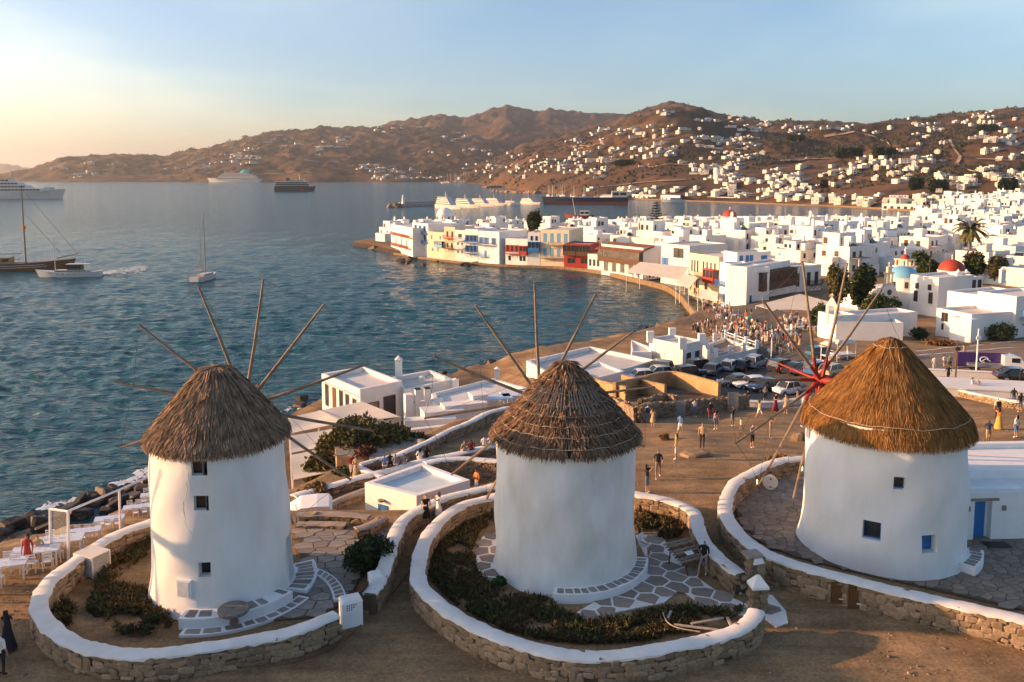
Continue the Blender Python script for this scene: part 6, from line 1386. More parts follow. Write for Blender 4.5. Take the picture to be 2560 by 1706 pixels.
vhouse(2440,835,2550,820,738,5,'white house with round arched window at far right', 6.0, rows=[(.72,[.12],1.4,1.6,'brown')], zb=-2)
vhouse(2535,848,2640,835,742,6,'white house with light blue balcony at the right edge', 6.4, rows=[(.7,[.3],1.1,2.2,'lblue_shut'),(.22,[.3],1.3,2.4,'lblue_door')], balc=[(.5,.1,.6,'lblue')], zb=-2)
for x, y, lb in ((2394,712,'left of the twin white chimneys on the mansion'), (2414,712,'right of the twin white chimneys on the mansion'), (2505,705,'white chimney on the far right roof')): chimney(x, y, 10.5, 2.2, .8, lb)
# ---------------------------------------------------------------- hillside houses
def hill_proto(seed):
    g = random.Random(seed); b = MB(); x = 0; n = g.randint(2, 4)
    for k in range(n):
        w_, d, h = g.uniform(6, 12), g.uniform(7, 10), g.choice([3.4, 3.6, 6.4, 6.8]); y = g.uniform(-3, 3)
        b.bx(x, x+w_, y-d/2, y+d/2, -4, h, 0); b.bx(x+.3, x+w_-.3, y-d/2+.3, y+d/2-.3, h, h+.02, 2)
        for i in range(int(w_/2.6)):
            for z in ([1.7] if h < 5 else [1.7, 4.9]):
                if g.random() < .8: xx_ = x+1.3+i*2.6; b.bx(xx_-.55, xx_+.55, y-d/2-.06, y-d/2+.1, z-.8, z+.7, 1)
        for i in range(2):
            yy = y-d/4+i*d/2; b.bx(x-.06, x+.1, yy-.5, yy+.5, 1.0, 2.4, 1)
        if g.random() < .4: b.bx(x+w_*.3, x+w_*.6, y-1.5, y+1.5, h, h+2.4, 0)
        if g.random() < .4: b.bx(x, x+w_*.8, y-d/2-2.2, y-d/2-.1, h-.5, h-.3, 0); b.bx(x+.1, x+.4, y-d/2-2.1, y-d/2-1.8, -3, h-.5, 0); b.bx(x+w_*.7, x+w_*.7+.3, y-d/2-2.1, y-d/2-1.8, -3, h-.5, 0)
        x += w_*g.uniform(.75, 1.0)
    for i, v_ in enumerate(b.v): b.v[i] = (v_[0]-x/2, v_[1], v_[2])
    return b
HP = [hill_proto(500+i) for i in range(12)]; HM = [HWHITE, DARK, ROOFP]; HMESH = [b.build('hillside_house', HM, link_=False) for b in HP]
CL = [(1250,420,80,15,24,'on the slope above the far marina'),(1330,405,60,14,14,'on the slope above the far marina'),(1440,398,60,16,18,'on the rocky rise left of the dense quarter'),(1540,392,70,18,22,'on the rocky rise left of the dense quarter'),(1650,378,40,14,12,'below the peak'),(1480,425,60,10,10,'just above the port cliff'),
 (1825,372,62,24,42,'in the dense white quarter'),(1790,428,60,14,20,'under the dense white quarter'),(1880,446,90,13,30,'above the harbour promenade'),(2010,462,90,9,18,'above the harbour promenade'),(2110,425,80,20,22,'right of the dense quarter'),(2260,425,70,20,20,'below the brown slope'),(2300,385,50,14,8,'below the brown slope'),(2390,458,60,10,16,'near the palms across the harbour'),(2480,440,70,14,18,'near the palms across the harbour'),(2540,462,50,10,12,'near the palms across the harbour'),
 (2000,322,90,10,16,'along the bare skyline'),(1900,312,50,8,9,'along the bare skyline'),(2300,316,70,14,18,'on the skyline at right'),(2450,302,80,18,26,'on the skyline at right'),(2500,350,80,18,16,'high on the right hillside'),(2530,385,50,12,8,'high on the right hillside'),(1700,335,90,18,26,'under the pointed peak'),(1820,304,70,7,9,'under the pointed peak'),(1655,284,25,5,5,'just below the pointed peak'),(1560,330,60,12,14,'on the middle hill'),(1480,345,45,8,8,'on the middle hill'),
 (700,352,60,9,10,'on the long left ridge'),(600,380,45,9,10,'on the long left ridge'),(850,356,40,10,9,'on the long left ridge'),(820,375,40,9,9,'above the anchored dark ship'),(920,418,36,6,11,'above the anchored dark ship'),(1000,427,55,6,14,'above the anchored dark ship'),(560,405,50,9,9,'behind the white cruise ship'),(450,422,50,6,8,'left of the white cruise ship'),(270,436,50,5,10,'on the low left headland'),(200,414,50,6,6,'on the low left headland'),(640,398,50,10,13,'behind the white cruise ship'),(1010,322,60,7,9,'on the far saddle'),(1150,345,60,7,8,'on the far saddle'),(1180,378,70,8,12,'above the far marina'),(1000,446,110,3,18,'in the far port strip'),(1560,474,55,5,9,'low by the port cliff'),(1700,480,110,6,20,'low by the port cliff'),(1900,486,90,6,24,'down by the harbour shore'),(2050,496,80,6,22,'down by the harbour shore'),(2190,504,60,5,14,'down by the harbour shore'),(2350,500,50,8,12,'near the palms across the harbour')]
g = random.Random(12); hh_ = []
for cx, cy, sx, sy, n, zn in CL:
    for k in range(n):
        x, y = g.gauss(cx, sx*.72), g.gauss(cy, sy*.85); v = HG(x, y)
        if v is None or v.z < 1.5: continue
        if any((v-q[0]).length < 7 for q in hh_): continue
        hh_.append((v, zn))
hh_.sort(key=lambda q: q[0].length)
rest = MB()
for i, (v, zn) in enumerate(hh_):
    k = g.randrange(12); s = g.uniform(.45, .75)*(1 if v.y < 1900 else 1.3); rz = R(g.gauss(30, 22))
    if i < 290:
        o = link('hillside_house', HMESH[k], None, (v.x, v.y, v.z), (0, 0, rz), (s*1.2, s, s*.78)); tag(o, ['low white flat roofed house', 'stepped white house', 'white house with dark windows', 'two storey white villa'][k % 4]+' '+zn, 'house', 'houses '+zn)
    else:
        X = Matrix.LocRotScale(v, Matrix.Rotation(rz, 3, 'Z').to_quaternion(), Vector((s*1.2, s, s*.78))); b0 = len(rest.v); rest.v += [tuple(X @ Vector(p)) for p in HP[k].v]; rest.f += [tuple(b0+j for j in f) for f in HP[k].f]; rest.m += HP[k].m
tag(rest.build('far_houses', HM), 'far white houses scattered over the distant hills', 'houses', kind='stuff')
print('hill houses', len(hh_))
# old windmill and port sheds across the harbour
v = HG(1792, 447)
if v:
    mw = empty('small_windmill', v); tag(mw, 'small white round mill among the houses across the harbour', 'windmill')
    b = MB(); b.lathe([(4, -3), (3.6, 9), (3.4, 9.2)], 18); b.build('tower', WHITE2, mw, smooth_=True); b = MB(); b.lathe([(4.0, 9), (.05, 12.5)], 18); b.build('roof', ROOFP, mw)
# shrubs over the hills
r = np.random.RandomState(4); n = 34000; px = np.where(np.arange(n) < 26000, r.uniform(1050, 2700, n), r.uniform(150, 1150, n)); t_ = r.rand(n)**.8; far_ = np.arange(n) >= 26000; d0 = np.where(far_, 2540, base_a(px)); dc = np.where(far_, 3700, crest(CR_A, px)[0]); Dh = d0+(dc-d0)*t_; X = (px-PX)/F*Dh
ok = fbm(X*.012, Dh*.012, 4, 77) > .47; px, Dh, X = px[ok], Dh[ok], X[ok]; Z = hills_z(px, Dh); ok = Z > 3; X, Dh, Z = X[ok], Dh[ok], Z[ok]; m = len(X)
s = r.uniform(1.2, 3.6, m)*(.7+Dh/3000); c = np.stack([X, Dh, Z], -1); V = []; dirs = np.array([(1, 0, .1), (-.5, .87, .1), (-.5, -.87, .1), (0, 0, .9)])
V = c[:, None, :]+dirs[None]*s[:, None, None]*r.uniform(.6, 1.3, (m, 4, 1)); b0 = np.arange(m)[:, None]*4
tag(link('hill_scrub', npmesh('hill_scrub', V.reshape(-1, 3), np.concatenate([b0+[[0, 1, 3]], b0+[[1, 2, 3]], b0+[[2, 0, 3]]]), [M('scrub', (.052, .054, .024), .95, .2, .1, island=.5)])), kind='stuff')
# larger trees across the harbour
for i, (x, y, w_, h, lb) in enumerate([(2120,395,60,14,'dark green grove on the brown slope'),(2210,395,50,14,'right half of the dark grove on the slope'),(1560,415,40,10,'dark trees between the rocky houses'),(1990,352,40,10,'dark trees beside the long skyline building'),(2470,330,50,12,'dark trees near the skyline villas'),(2290,475,30,12,'trees beside the harbour hotel'),(2345,480,40,12,'palm grove across the inner harbour'),(2060,470,14,9,'dark tree beside the harbour chapel'),(2520,478,40,12,'trees at the right end of the harbour')]):
    v = HG(x, y)
    if v is None: continue
    k = v.y/F; lb_ = [(gx*w_*k*.2, gy*w_*k*.1, h*.4, w_*k*.16, w_*k*.12, h*.4) for gx, gy in ((-2, 0), (-1, .5), (0, -.4), (1, .3), (2, 0))]
    plant('tree_grove', v, lb_, 1600, 1.6, LEAF_D, lb, 'trees', seed=40+i)
# ---------------------------------------------------------------- town trees
def norfolk(loc, h, label, seed=0):
    root = empty('norfolk_pine', loc); tag(root, label, 'tree'); b = MB(); b.tube([(0, 0, -1), (0, 0, h*.5), (0, 0, h)], [.35, .22, .04], 8); b.build('trunk', BARK, root)
    r = np.random.RandomState(seed); V = []
    for lv in np.linspace(.18, .97, 15):
        z = h*lv; L_ = h*.36*(1-lv)**.8+.25
        for k in range(7):
            a = k/7*6.283+lv*9+r.uniform(-.2, .2)
            for q in range(26):
                u = r.uniform(.1, 1); d = np.array([math.cos(a), math.sin(a), .18*u-.1]); c = np.array([0, 0, z])+d*L_*u; s = .32*h/13; w_ = r.normal(size=3)*.5; w_[2] = abs(w_[2])*.6; e = np.cross(d, [0, 0, 1]); e = e/np.linalg.norm(e)
                zz_ = np.array([0, 0, s*r.uniform(.3, .6)]); V += [c-e*s*.7-zz_*.4, c-d*s*.5-zz_, c+e*s*.7+w_*s*.3, c+d*s*.5+zz_]
    V = np.array(V); link('crown', npmesh('crown', V, np.arange(len(V)).reshape(-1, 4), [LEAF_D]), root); return root
def on(x, y, Y): v = P(x, y, Y=Y); return (v.x, v.y, gz(v.x, v.y))
def htop(x, y, Y): v = P(x, y, Y=Y); return v.z-gz(v.x, v.y)
norfolk(on(1638, 600, 300), htop(1638, 505, 300), 'tall layered Norfolk pine standing over the old town', 2)
norfolk(on(2152, 600, 300), htop(2152, 552, 300), 'small Norfolk pine among the roofs at right', 3)
def palm(loc, h, label, seed, cr=3.2):
    root = empty('palm_tree', loc); tag(root, label, 'tree'); b = MB(); b.tube([(0, 0, -1), (.1, 0, h*.5), (0, 0, h)], [.42, .32, .3], 9); b.build('trunk', BARK, root)
    r = np.random.RandomState(seed); V = []
    for k in range(46):
        a = r.uniform(0, 6.28); e0 = r.uniform(-.5, 1.2); pts = []; p = np.array([0, 0, h]); d = np.array([math.cos(a)*math.cos(e0), math.sin(a)*math.cos(e0), math.sin(e0)])
        for q in range(8):
            p2 = p+d*cr/7; d = d+np.array([0, 0, -.19]); d = d/np.linalg.norm(d); e = np.cross(d, [0, 0, 1]); e /= np.linalg.norm(e)+1e-6; wl = .42*math.sin((q+1)/9*3.14)+.1
            for sg in (-1, 1): V += [p, p2, p2+e*sg*wl-np.array([0, 0, .22]), p+e*sg*wl*.9-np.array([0, 0, .2])]
            p = p2
    V = np.array(V); link('fronds', npmesh('fronds', V, np.arange(len(V)).reshape(-1, 4), [LEAF_O]), root); return root
palm(on(2424, 630, 205), htop(2424, 575, 205), 'tall date palm above the red domed church', 4, 4.0)
def gtree(x, y, Y, ytop, wpx, label, mat, n, seed, size=.35, name='town_tree'):
    l = on(x, y, Y); h = htop(x, ytop, Y); w_ = wpx/F*Y; g = random.Random(seed); lb = []
    for i in range(9):
        a = g.uniform(0, 6.28); rr = g.uniform(0, .36)*w_; lb.append((math.cos(a)*rr, math.sin(a)*rr, h*g.uniform(.4, .78), w_*g.uniform(.17, .27), w_*g.uniform(.16, .24), h*g.uniform(.17, .26)))
    return plant(name, l, lb, n, size, mat, label, 'tree', 2, seed, flat=1.0)
gtree(2092, 760, 140, 655, 60, 'drooping olive green pepper tree beside the canvas roof', LEAF_O, 5000, 61)
gtree(2150, 755, 142, 660, 60, 'second pepper tree, darker, left of the church gable', LEAF_D, 4200, 62)
gtree(2195, 790, 128, 738, 95, 'wide bushy tree in front of the barrel vaulted nave', LEAF_G, 4500, 63, .25)
gtree(2050, 830, 122, 757, 55, 'rounded tree at the end of the square beside the chapel', LEAF_G, 3600, 64, .22)
gtree(2310, 668, 190, 625, 80, 'dense green trees left of the red dome', LEAF_G, 3600, 65); gtree(2440, 668, 190, 628, 70, 'dark green garden trees right of the red dome', LEAF_D, 3000, 66); gtree(2490, 672, 188, 640, 60, 'olive garden tree far right behind the roofs', LEAF_O, 2500, 67)
gtree(1336, 585, 318, 522, 42, 'round dark evergreen among the headland houses', LEAF_D, 3000, 68, .5); gtree(2190, 590, 290, 566, 44, 'green trees behind the small Norfolk pine', LEAF_G, 1800, 69, .5); gtree(1705, 605, 310, 575, 50, 'low green trees right of the tall pine', LEAF_O, 1800, 70, .5)
v = G(2490, 850); bush((v.x, v.y, v.z), 5.5, 2.4, 3500, .2, LEAF_O, 'wide roadside shrub before the right hand houses', 71); v = G(2300, 850); bush((v.x, v.y, v.z), 2.6, 1.8, 1500, .16, LEAF_D, 'dark shrub at the roadside left of the blank house', 72); v = G(1865, 885); bush((v.x, v.y, v.z), 2.6, 1.6, 1500, .14, LEAF_G, 'green shrub at the terrace corner by the parked cars', 73); v = G(2340, 862); bush((v.x, v.y, v.z), 4, .7, 1200, .18, LEAF_B, 'strip of dry grass along the roadside', 74, flat=1.6)
# ---------------------------------------------------------------- boats
HULLW = M('white_hull', (.56, .55, .53), .4, .05, .4); HULLD = M('navy_hull', (.035, .045, .065), .4, .05, .4); HULLB = M('brown_hull', (.16, .075, .035), .5, .15, .5); SHIPR = M('red_antifoul', (.28, .05, .035), .6); TEAK = M('teak_deck', (.34, .21, .12), .8, .12, 1); TURQ = M('turquoise_funnel', (.08, .42, .52), .5)
def hull(L_, Bm, H_, sheer=.35, bow=.6, n=12, stern=.75, draft=.8):
    b = MB(); secs = []
    for i in range(n+1):
        f = i/n; x = -L_/2+L_*f; k = (stern+(1-stern)*min(1, f/.35)) if f < .5 else max(.02, 1-((f-.5)/.5)**2.2*.98)
        z1 = H_+sheer*((f-.4)/.6)**2 if f > .4 else H_+sheer*.35*((.4-f)/.4)**2; xo = bow*max(0, (f-.75)/.25)**1.5; hw = Bm/2*k
        secs.append([(x, -hw*.5, -draft), (x+xo*.3, -hw*.85, 0), (x+xo, -hw, z1), (x+xo, hw, z1), (x+xo*.3, hw*.85, 0), (x, hw*.5, -draft)])
    loft(b, secs); return b
def ship(name, x, y, L_, Bm, H_, rz, label, cat, hm, sheer=.35, bow=.6, z=0, **k):
    v = P(x, y, z); root = empty(name, (v.x, v.y, 0), R(rz)); tag(root, label, cat); hull(L_, Bm, H_, sheer, bow, **k).build('hull', hm, root); return root, v.y/F
def deck(root, x0, x1, w_, z0, z1, mat, win=True, slope=0, name='deck_house', nwin=None):
    b = MB(); b.add([(x0, -w_/2, z0), (x1, -w_/2, z0), (x1, w_/2, z0), (x0, w_/2, z0), (x0, -w_/2*.96, z1), (x1-slope, -w_/2*.96, z1), (x1-slope, w_/2*.96, z1), (x0, w_/2*.96, z1)], [(3, 2, 1, 0), (4, 5, 6, 7), (0, 1, 5, 4), (1, 2, 6, 5), (2, 3, 7, 6), (3, 0, 4, 7)]); o = b.build(name, mat, root)
    if win:
        h = z1-z0; n = nwin or max(2, int((x1-x0)/(h*1.1)))
        for s in (-1, 1):
            b = MB()
            for i in range(n): xx_ = x0+(x1-slope-x0)*(i+.5)/n; b.box((xx_, s*w_/2*.985, z0+h*.55), ((x1-x0)/n*.78, w_*.02+.03, h*.5))
            b.build('window_band', DARK, o)
    return o
# cruise ships
rt_, k = ship('cruise_ship', 588, 456, 155, 24, 9, 172, 'white cruise ship with turquoise funnel under the far hills', 'ship', HULLW, 3, 8)
for i, (a, c, z0, z1) in enumerate(((-68, 55, 9, 13), (-66, 48, 13, 17), (-62, 44, 17, 21), (-54, 38, 21, 24.5), (-40, 28, 24.5, 27.5))): deck(rt_, a, c, 24-i*2, z0, z1, HULLW, slope=3, nwin=30)
b = MB(); b.lathe([(13, 27.5), (9, 32), (3, 36), (.1, 37)], 12, c=(-30, 0, 0), sx=1.2, sy=.7); b.build('funnel', TURQ, rt_); b = MB(); b.tube([(30, 0, 27), (30, 0, 35)], .5, 5); b.build('mast', HULLW, rt_)
rt_, k = ship('expedition_ship', 735, 479, 58, 13, 6.5, 8, 'dark hulled cruise ship with white deck lines at anchor', 'ship', HULLD, 1.5, 4)
for i, (a, c, z0, z1) in enumerate(((-28, 24, 6.5, 9.2), (-27, 23, 9.2, 11.9), (-26, 21, 11.9, 14.6))):
    deck(rt_, a, c, 12.6-i*.4, z0, z1, HULLD, slope=1.5, nwin=16); b = MB(); b.bx(a-.5, c+.3, -6.5, 6.5, z1-.35, z1+.25); b.build('deck_edge', HULLW, rt_)
deck(rt_, -12, 17, 10, 14.85, 17, HULLW, slope=1.5); b = MB(); b.bx(-11, -6, -2, 2, 17, 20.5); b.build('funnel', HULLD, rt_)
for x, z in ((4, 18), (16, 18)): b = MB(); dome(b, 1.3, 10, (x, 0, z-.8), 1.4); b.build('radar_dome', HULLW, rt_)
b = MB(); b.tube([(9, 0, 17), (9, 0, 25)], .35, 5); b.tube([(9, -2, 22), (9, 2, 22)], .2, 4); b.build('mast', HULLW, rt_); b = MB(); b.box((12, -6.3, 3), (6, .3, 3)); b.build('red_emblem', SHIPR, rt_)
rt_, k = ship('large_yacht', 30, 497, 105, 17, 8, 5, 'large white ship at the left edge in the sun glare', 'ship', HULLW, 3, 6)
for i, (a, c, z0, z1) in enumerate(((-50, 38, 8, 11.5), (-48, 22, 11.5, 15), (-46, 14, 15, 18.5), (-42, 4, 18.5, 22))): deck(rt_, a, c, 16-i*1.5, z0, z1, HULLW, slope=4)
b = MB(); b.tube([(2, 0, 15), (-1, 0, 36)], [.9, .3], 6); b.build('mast', HULLW, rt_); b = MB(); b.bx(-38, -26, -4, 4, 22, 31); b.build('funnel', HULLW, rt_); deck(rt_, 38, 44, 12, 8, 13, HULLW, False)
# sailing boats in the bay
def rig(root, x, z, h, r=.12, name='mast', mat=None): b = MB(); b.tube([(x, 0, z), (x, 0, z+h)], [r, r*.6], 6); return b.build(name, mat or POLE, root)
rt_, k = ship('wooden_schooner', 40, 676, 31, 6.2, 2.2, 8, 'brown wooden schooner with tall mast, cut by the left edge', 'boat', HULLB, 1.2, 2.0)
for z in (1.0, 1.6): b = MB(); b.tube([(-13, -3.05, z), (0, -3.12, z), (7, -2.6, z+.15), (11.5, -1.3, z+.5)], .07, 4); b.build('white_line', WPAINT, rt_)
b = MB(); b.bx(-13, 8, -2.3, 2.3, 2.15, 2.3); b.build('deck', TEAK, rt_); deck(rt_, -8, -1, 3.6, 2.3, 4.0, TEAK); rig(rt_, 3, 2, 24, .26); rig(rt_, -9, 2, 19, .22); b = MB(); b.tube([(12, 0, 3.5), (18.5, 0, 5.0)], [.2, .1], 6); b.build('bowsprit', POLE, rt_)
b = MB(); b.tube([(3, 0, 25), (18, 0, 5)], .05, 4); b.build('stay', WIRE, rt_); b = MB(); b.tube([(3, 0, 18), (14, 0, 4)], .05, 4); b.build('stay', WIRE, rt_); b = MB(); b.tube([(3, 0, 12.5), (3, 0, 13.6)], .55, 8); b.build('orange_float', M('orange_cloth', (.7, .22, .04), .7), rt_)
b = MB(); b.tube([(-9, 0, 5), (2, 0, 5.2)], .25, 6); b.build('furled_sail', HULLW, rt_)
rt_, k = ship('gulet', 178, 692, 16.5, 4.0, 1.3, 187, 'white motor sailer with wooden wheelhouse trailing a wake', 'boat', HULLW, .9, 1.4)
b = MB(); b.bx(-6.5, 6, -1.5, 1.5, 1.25, 1.4); b.build('deck', TEAK, rt_); deck(rt_, -4.5, 4, 2.6, 1.4, 2.0, HULLW); deck(rt_, -3.2, .6, 2.2, 2.0, 3.6, HULLB, nwin=4); b = MB(); b.bx(-5.6, .9, -1.4, 1.4, 3.6, 3.72); b.build('roof', HULLW, rt_); rig(rt_, 4.2, 1.4, 9.5, .12, mat=HULLW); rig(rt_, -4, 3.5, 2.5, .08, mat=HULLW)
for x in (-1.5, 0, 1.5, 3): b = MB(); b.lathe([(0, .03), (.16, .03), (.16, 0)], 8); q = b.build('porthole', DARK, rt_); q.location = (x, 1.88, .9); q.rotation_euler = (R(-90), 0, 0)
rt_, k = ship('sailing_yacht', 511, 700, 11.5, 3.7, 1.2, 82, 'white sailing yacht seen from astern with bare mast', 'boat', HULLW, .3, 1.0)
deck(rt_, -2, 3, 2.2, 1.2, 1.8, HULLW); b = MB(); b.bx(-5.4, -2, -1.5, 1.5, 1.15, 1.25); b.build('cockpit', TEAK, rt_); b = MB(); b.bx(-4.6, -1.8, -1.5, 1.5, 2.9, 3.0); b.build('bimini', M('grey_canvas', (.25, .26, .28), .8), rt_)
rig(rt_, .8, 1.2, 17.5, .11, mat=POLE); rig(rt_, -1.6, 2.8, 13, .07, mat=POLE)
for s in (-1, 1): b = MB(); b.tube([(.8, 0, 18), (-.2, s*1.7, 1.3)], .02, 4); b.build('shroud', WIRE, rt_); b = MB(); b.tube([(-5.4, s*1.5, 1.2), (-5.4, s*1.5, 3), (-4.6, s*1.4, 2.9)], .05, 4); b.build('arch', METAL, rt_)
# wake
r = np.random.RandomState(6); n = 900; fx = r.rand(n)**1.3; pts = np.array([tuple(P(250+115*f, 684-14*f+r.normal(0, 1.5+4*f), .22)) for f in fx]); sz = r.uniform(.15, .6, n)[:, None]; d1 = np.stack([r.normal(1, .3, n), r.normal(0, .4, n), r.normal(0, .05, n)], -1); d2 = np.cross(d1, [0, 0, 1]); v = np.stack([pts-d1*sz, pts-d2*sz*.4, pts+d1*sz, pts+d2*sz*.4], 1).reshape(-1, 3)
tag(link('boat_wake', npmesh('boat_wake', v, np.arange(n*4).reshape(-1, 4), [FOAM])), kind='stuff')
# superyachts in the harbour
def yacht(x, y, Lp, rz, label, levels=3, hm=None):
    L_ = Lp; rt_, k = ship('superyacht', x, y, L_, L_*.2, L_*.085, rz, label, 'yacht', hm or HULLW, L_*.02, L_*.09)
    for i in range(levels): z0 = L_*(.085+.05*i); deck(rt_, -L_*(.44-.02*i), L_*(.24-.06*i), L_*(.185-.012*i), z0, z0+L_*.05, HULLW, slope=L_*.025)
    z = L_*(.085+.05*levels); b = MB(); b.tube([(-L_*.08, 0, z), (-L_*.11, 0, z+L_*.13)], [L_*.02, L_*.006], 6); b.tube([(-L_*.1, -L_*.05, z+L_*.06), (-L_*.1, L_*.05, z+L_*.06)], L_*.006, 4); b.build('mast', HULLW, rt_)
    for s in (-1, 1): b = MB(); dome(b, L_*.014, 8, (-L_*.07, s*L_*.03, z+L_*.02), 1.5); b.build('radar_dome', HULLW, rt_)
    return rt_
yacht(1120, 522, 33, -52, 'biggest white superyacht, bow towards us, beside the pier', 4); yacht(1168, 519, 31, -50, 'second superyacht moored right of the biggest'); yacht(1205, 516, 28, -48, 'third white yacht in the moored line'); yacht(1240, 514, 27, -46, 'fourth yacht with rounded white flybridge'); yacht(1282, 513, 20, -50, 'grey and white small yacht left of the cargo hull', 2); yacht(1325, 511, 23, -45, 'short white yacht touching the cargo hull', 3)
rt_, k = ship('cargo_ship', 1465, 510, 78, 12, 6.0, 176, 'long black and red cargo ship moored in the old port', 'ship', HULLD, 1.0, 3, draft=.5)
b = MB(); b.bx(-38, 36, -5.6, 5.6, -.4, 2.0); b.build('boot_stripe', SHIPR, rt_); deck(rt_, -38, -24, 11, 6.4, 12, HULLW); b = MB(); b.tube([(30, 0, 6), (30, 0, 17)], .3, 5); b.build('mast', METAL, rt_)
rt_, k = ship('excursion_boat', 1685, 506, 22, 5, 2.2, 178, 'white wooden excursion boat at the far promenade', 'boat', HULLW, .8, 1.5); deck(rt_, -7, 4, 3.6, 2.2, 4.4, HULLW)
rt_, k = ship('fishing_boat', 1450, 546, 18, 5, 2.0, 170, 'red white fishing boat with tall derrick behind the roofs', 'boat', SHIPR, .8, 1.2); deck(rt_, -6, 0, 3.6, 2, 5, HULLW); b = MB(); b.tube([(3, 0, 2), (5, 0, 13)], .2, 5); b.build('derrick', HULLW, rt_)
# pier with small lighthouse
a, c = P(985, 516, .9), P(1092, 512, .9); pr0 = empty('harbour_pier', a, math.atan2(c.y-a.y, c.x-a.x)); tag(pr0, 'stone pier with little white light at its tip', 'pier'); L_ = (c-a).length
b = MB(); b.bx(6, L_+30, -4, 4, -3, 1.6); b.bx(8, L_+30, 2.5, 4, 1.6, 3.2); b.build('deck', M('pier_stone', (.34, .29, .25), .95, .2, .3), pr0)
b = MB(); b.lathe([(1.6, 1.5), (1.2, 4), (.9, 6.5), (1.3, 6.6), (1.3, 7), (.7, 7.1), (.7, 8.6), (1, 8.7), (.05, 9.8)], 10, c=(10, 0, 0)); b.build('light', WHITE2, pr0)
gs = random.Random(3)
for i in range(10): link('boulder', STONES[i], pr0, (gs.uniform(-3, 7), gs.uniform(-4, 4), gs.uniform(-.5, .8)), (gs.random(), gs.random(), gs.random()*6), (4, 3.5, 3))
# breakwaters of the small boat harbour
for i, (xa, ya, xb, yb, lb) in enumerate([(1210,470,1330,466,'outer rubble breakwater of the boat harbour'),(1240,480,1345,484,'inner rubble breakwater behind the yachts')]):
    a, c = P(xa, ya, 0), P(xb, yb, 0); bw = empty('breakwater', a, math.atan2(c.y-a.y, c.x-a.x)); tag(bw, lb, 'breakwater'); L_ = (c-a).length; b = MB(); b.add([(0, -9, -2), (L_, -9, -2), (L_, 9, -2), (0, 9, -2), (3, -3, 3.5), (L_, -3, 3.5), (L_, 3, 3.5), (3, 3, 3.5)], [(0, 1, 5, 4), (1, 2, 6, 5), (2, 3, 7, 6), (3, 0, 4, 7), (4, 5, 6, 7)]); b.build('core', M('breakwater_rock', (.26, .18, .11), .95, .4, .25, .5), bw)
    for q in range(int(L_/5)): link('boulder', STONES[q % 10], bw, (q*5+gs.uniform(-1, 1), -5+gs.uniform(-2, 2), 1.2), (gs.random(), gs.random(), gs.random()*6), (5, 4, 3.5))
# small moored boats and masts of the marinas
sb = hull(9, 3, 1.0, .4, .8, 6).build('moored_boat', HULLW, link_=False); mm = MB(); mm.tube([(0, 0, 1), (0, 0, 14)], [.16, .1], 4); mmesh = mm.build('mast', HULLW, link_=False); cb_ = MB(); cb_.bx(-2.5, .8, -1, 1, 1, 2); cmesh = cb_.build('cabin', HULLW, link_=False)
for i in range(44):
    if i < 26: x, y = gs.uniform(1085, 1265), gs.uniform(455, 458.5); s = 2.0
    else: x, y = gs.uniform(1355, 1500), gs.uniform(488, 497); s = 1.0
    v = P(x, y, 0); o = empty('moored_boat', (v.x, v.y, 0), gs.uniform(0, 6)); o.scale = (s, s, s); link('hull', sb, o); link('mast', mmesh, o); link('cabin', cmesh, o)
    tag(o, 'white boat with bare mast moored in the far marina' if i < 26 else 'small white boat in the old port basin behind the cargo ship', 'boat', 'boats in the far marina' if i < 26 else 'boats in the old port basin')
# harbour promenade across the inlet
pts = [P(1560,495,1.2),P(1700,500,1.2),P(1850,505,1.2),P(2000,511,1.2),P(2120,515,1.2),P(2290,525,1.2)]
wall('promenade', pts, 1.6, 7, 'low stone promenade across the harbour', 'quay', coping=.2, stones=False, body=MATS['quay_stone'], cap_mat=MATS['quay_top'])
v1_ = P(1330, 500, 0)
quadhouse('port_building', [P(1500,490,3.5),P(1560,491,3.5),P(1565,488,3.5),P(1505,487,3.5)], 0, 'long white port shed behind the cargo ship')
for i, (xa, xb, y, zz_, lb) in enumerate([(1580,1640,486,4.5,'low white harbour office left of the promenade'),(1652,1700,488,5.5,'two storey harbour building behind the excursion boat'),(1706,1760,491,4.0,'low arcaded harbour cafe'),(1768,1840,492,4.5,'long pale harbour shed at the cliff foot'),(2130,2200,505,4.5,'white waterfront cafe below the harbour chapel'),(2205,2290,509,5.0,'white beach bar at the inner harbour')]):
    quadhouse('port_building', [P(xa, y, zz_), P(xb, y+2, zz_), P(xb+6, y-4, zz_), P(xa+6, y-6, zz_)], 0, lb, openings=[(0, u/5+.1, 1.9, 2.4, 2.2, 'brown') for u in range(5)])
for k in range(34):
    u = gs.random(); x, y = (985-75*u+gs.gauss(0, 8), 628-18*u+gs.gauss(0, 5)) if k < 22 else (gs.uniform(1000, 1260), gs.uniform(646, 664))
    v = P(x, y, .3); s = gs.uniform(1.0, 3.0)*(1 if k < 22 else .6); o = link('tip_rock', STONES[k % 10], None, (v.x, v.y, .2), (gs.uniform(-.4, .4), gs.uniform(-.4, .4), gs.uniform(0, 6)), (s*1.7, s, s*.6)); o.material_slots[0].link = 'OBJECT'; o.material_slots[0].material = MATS['wet_rock']
    tag(o, 'dark rock in the water off the headland tip' if k < 22 else 'dark rock at the foot of the waterfront houses', 'rock', 'rocks off the headland tip' if k < 22 else 'rocks under the waterfront houses')
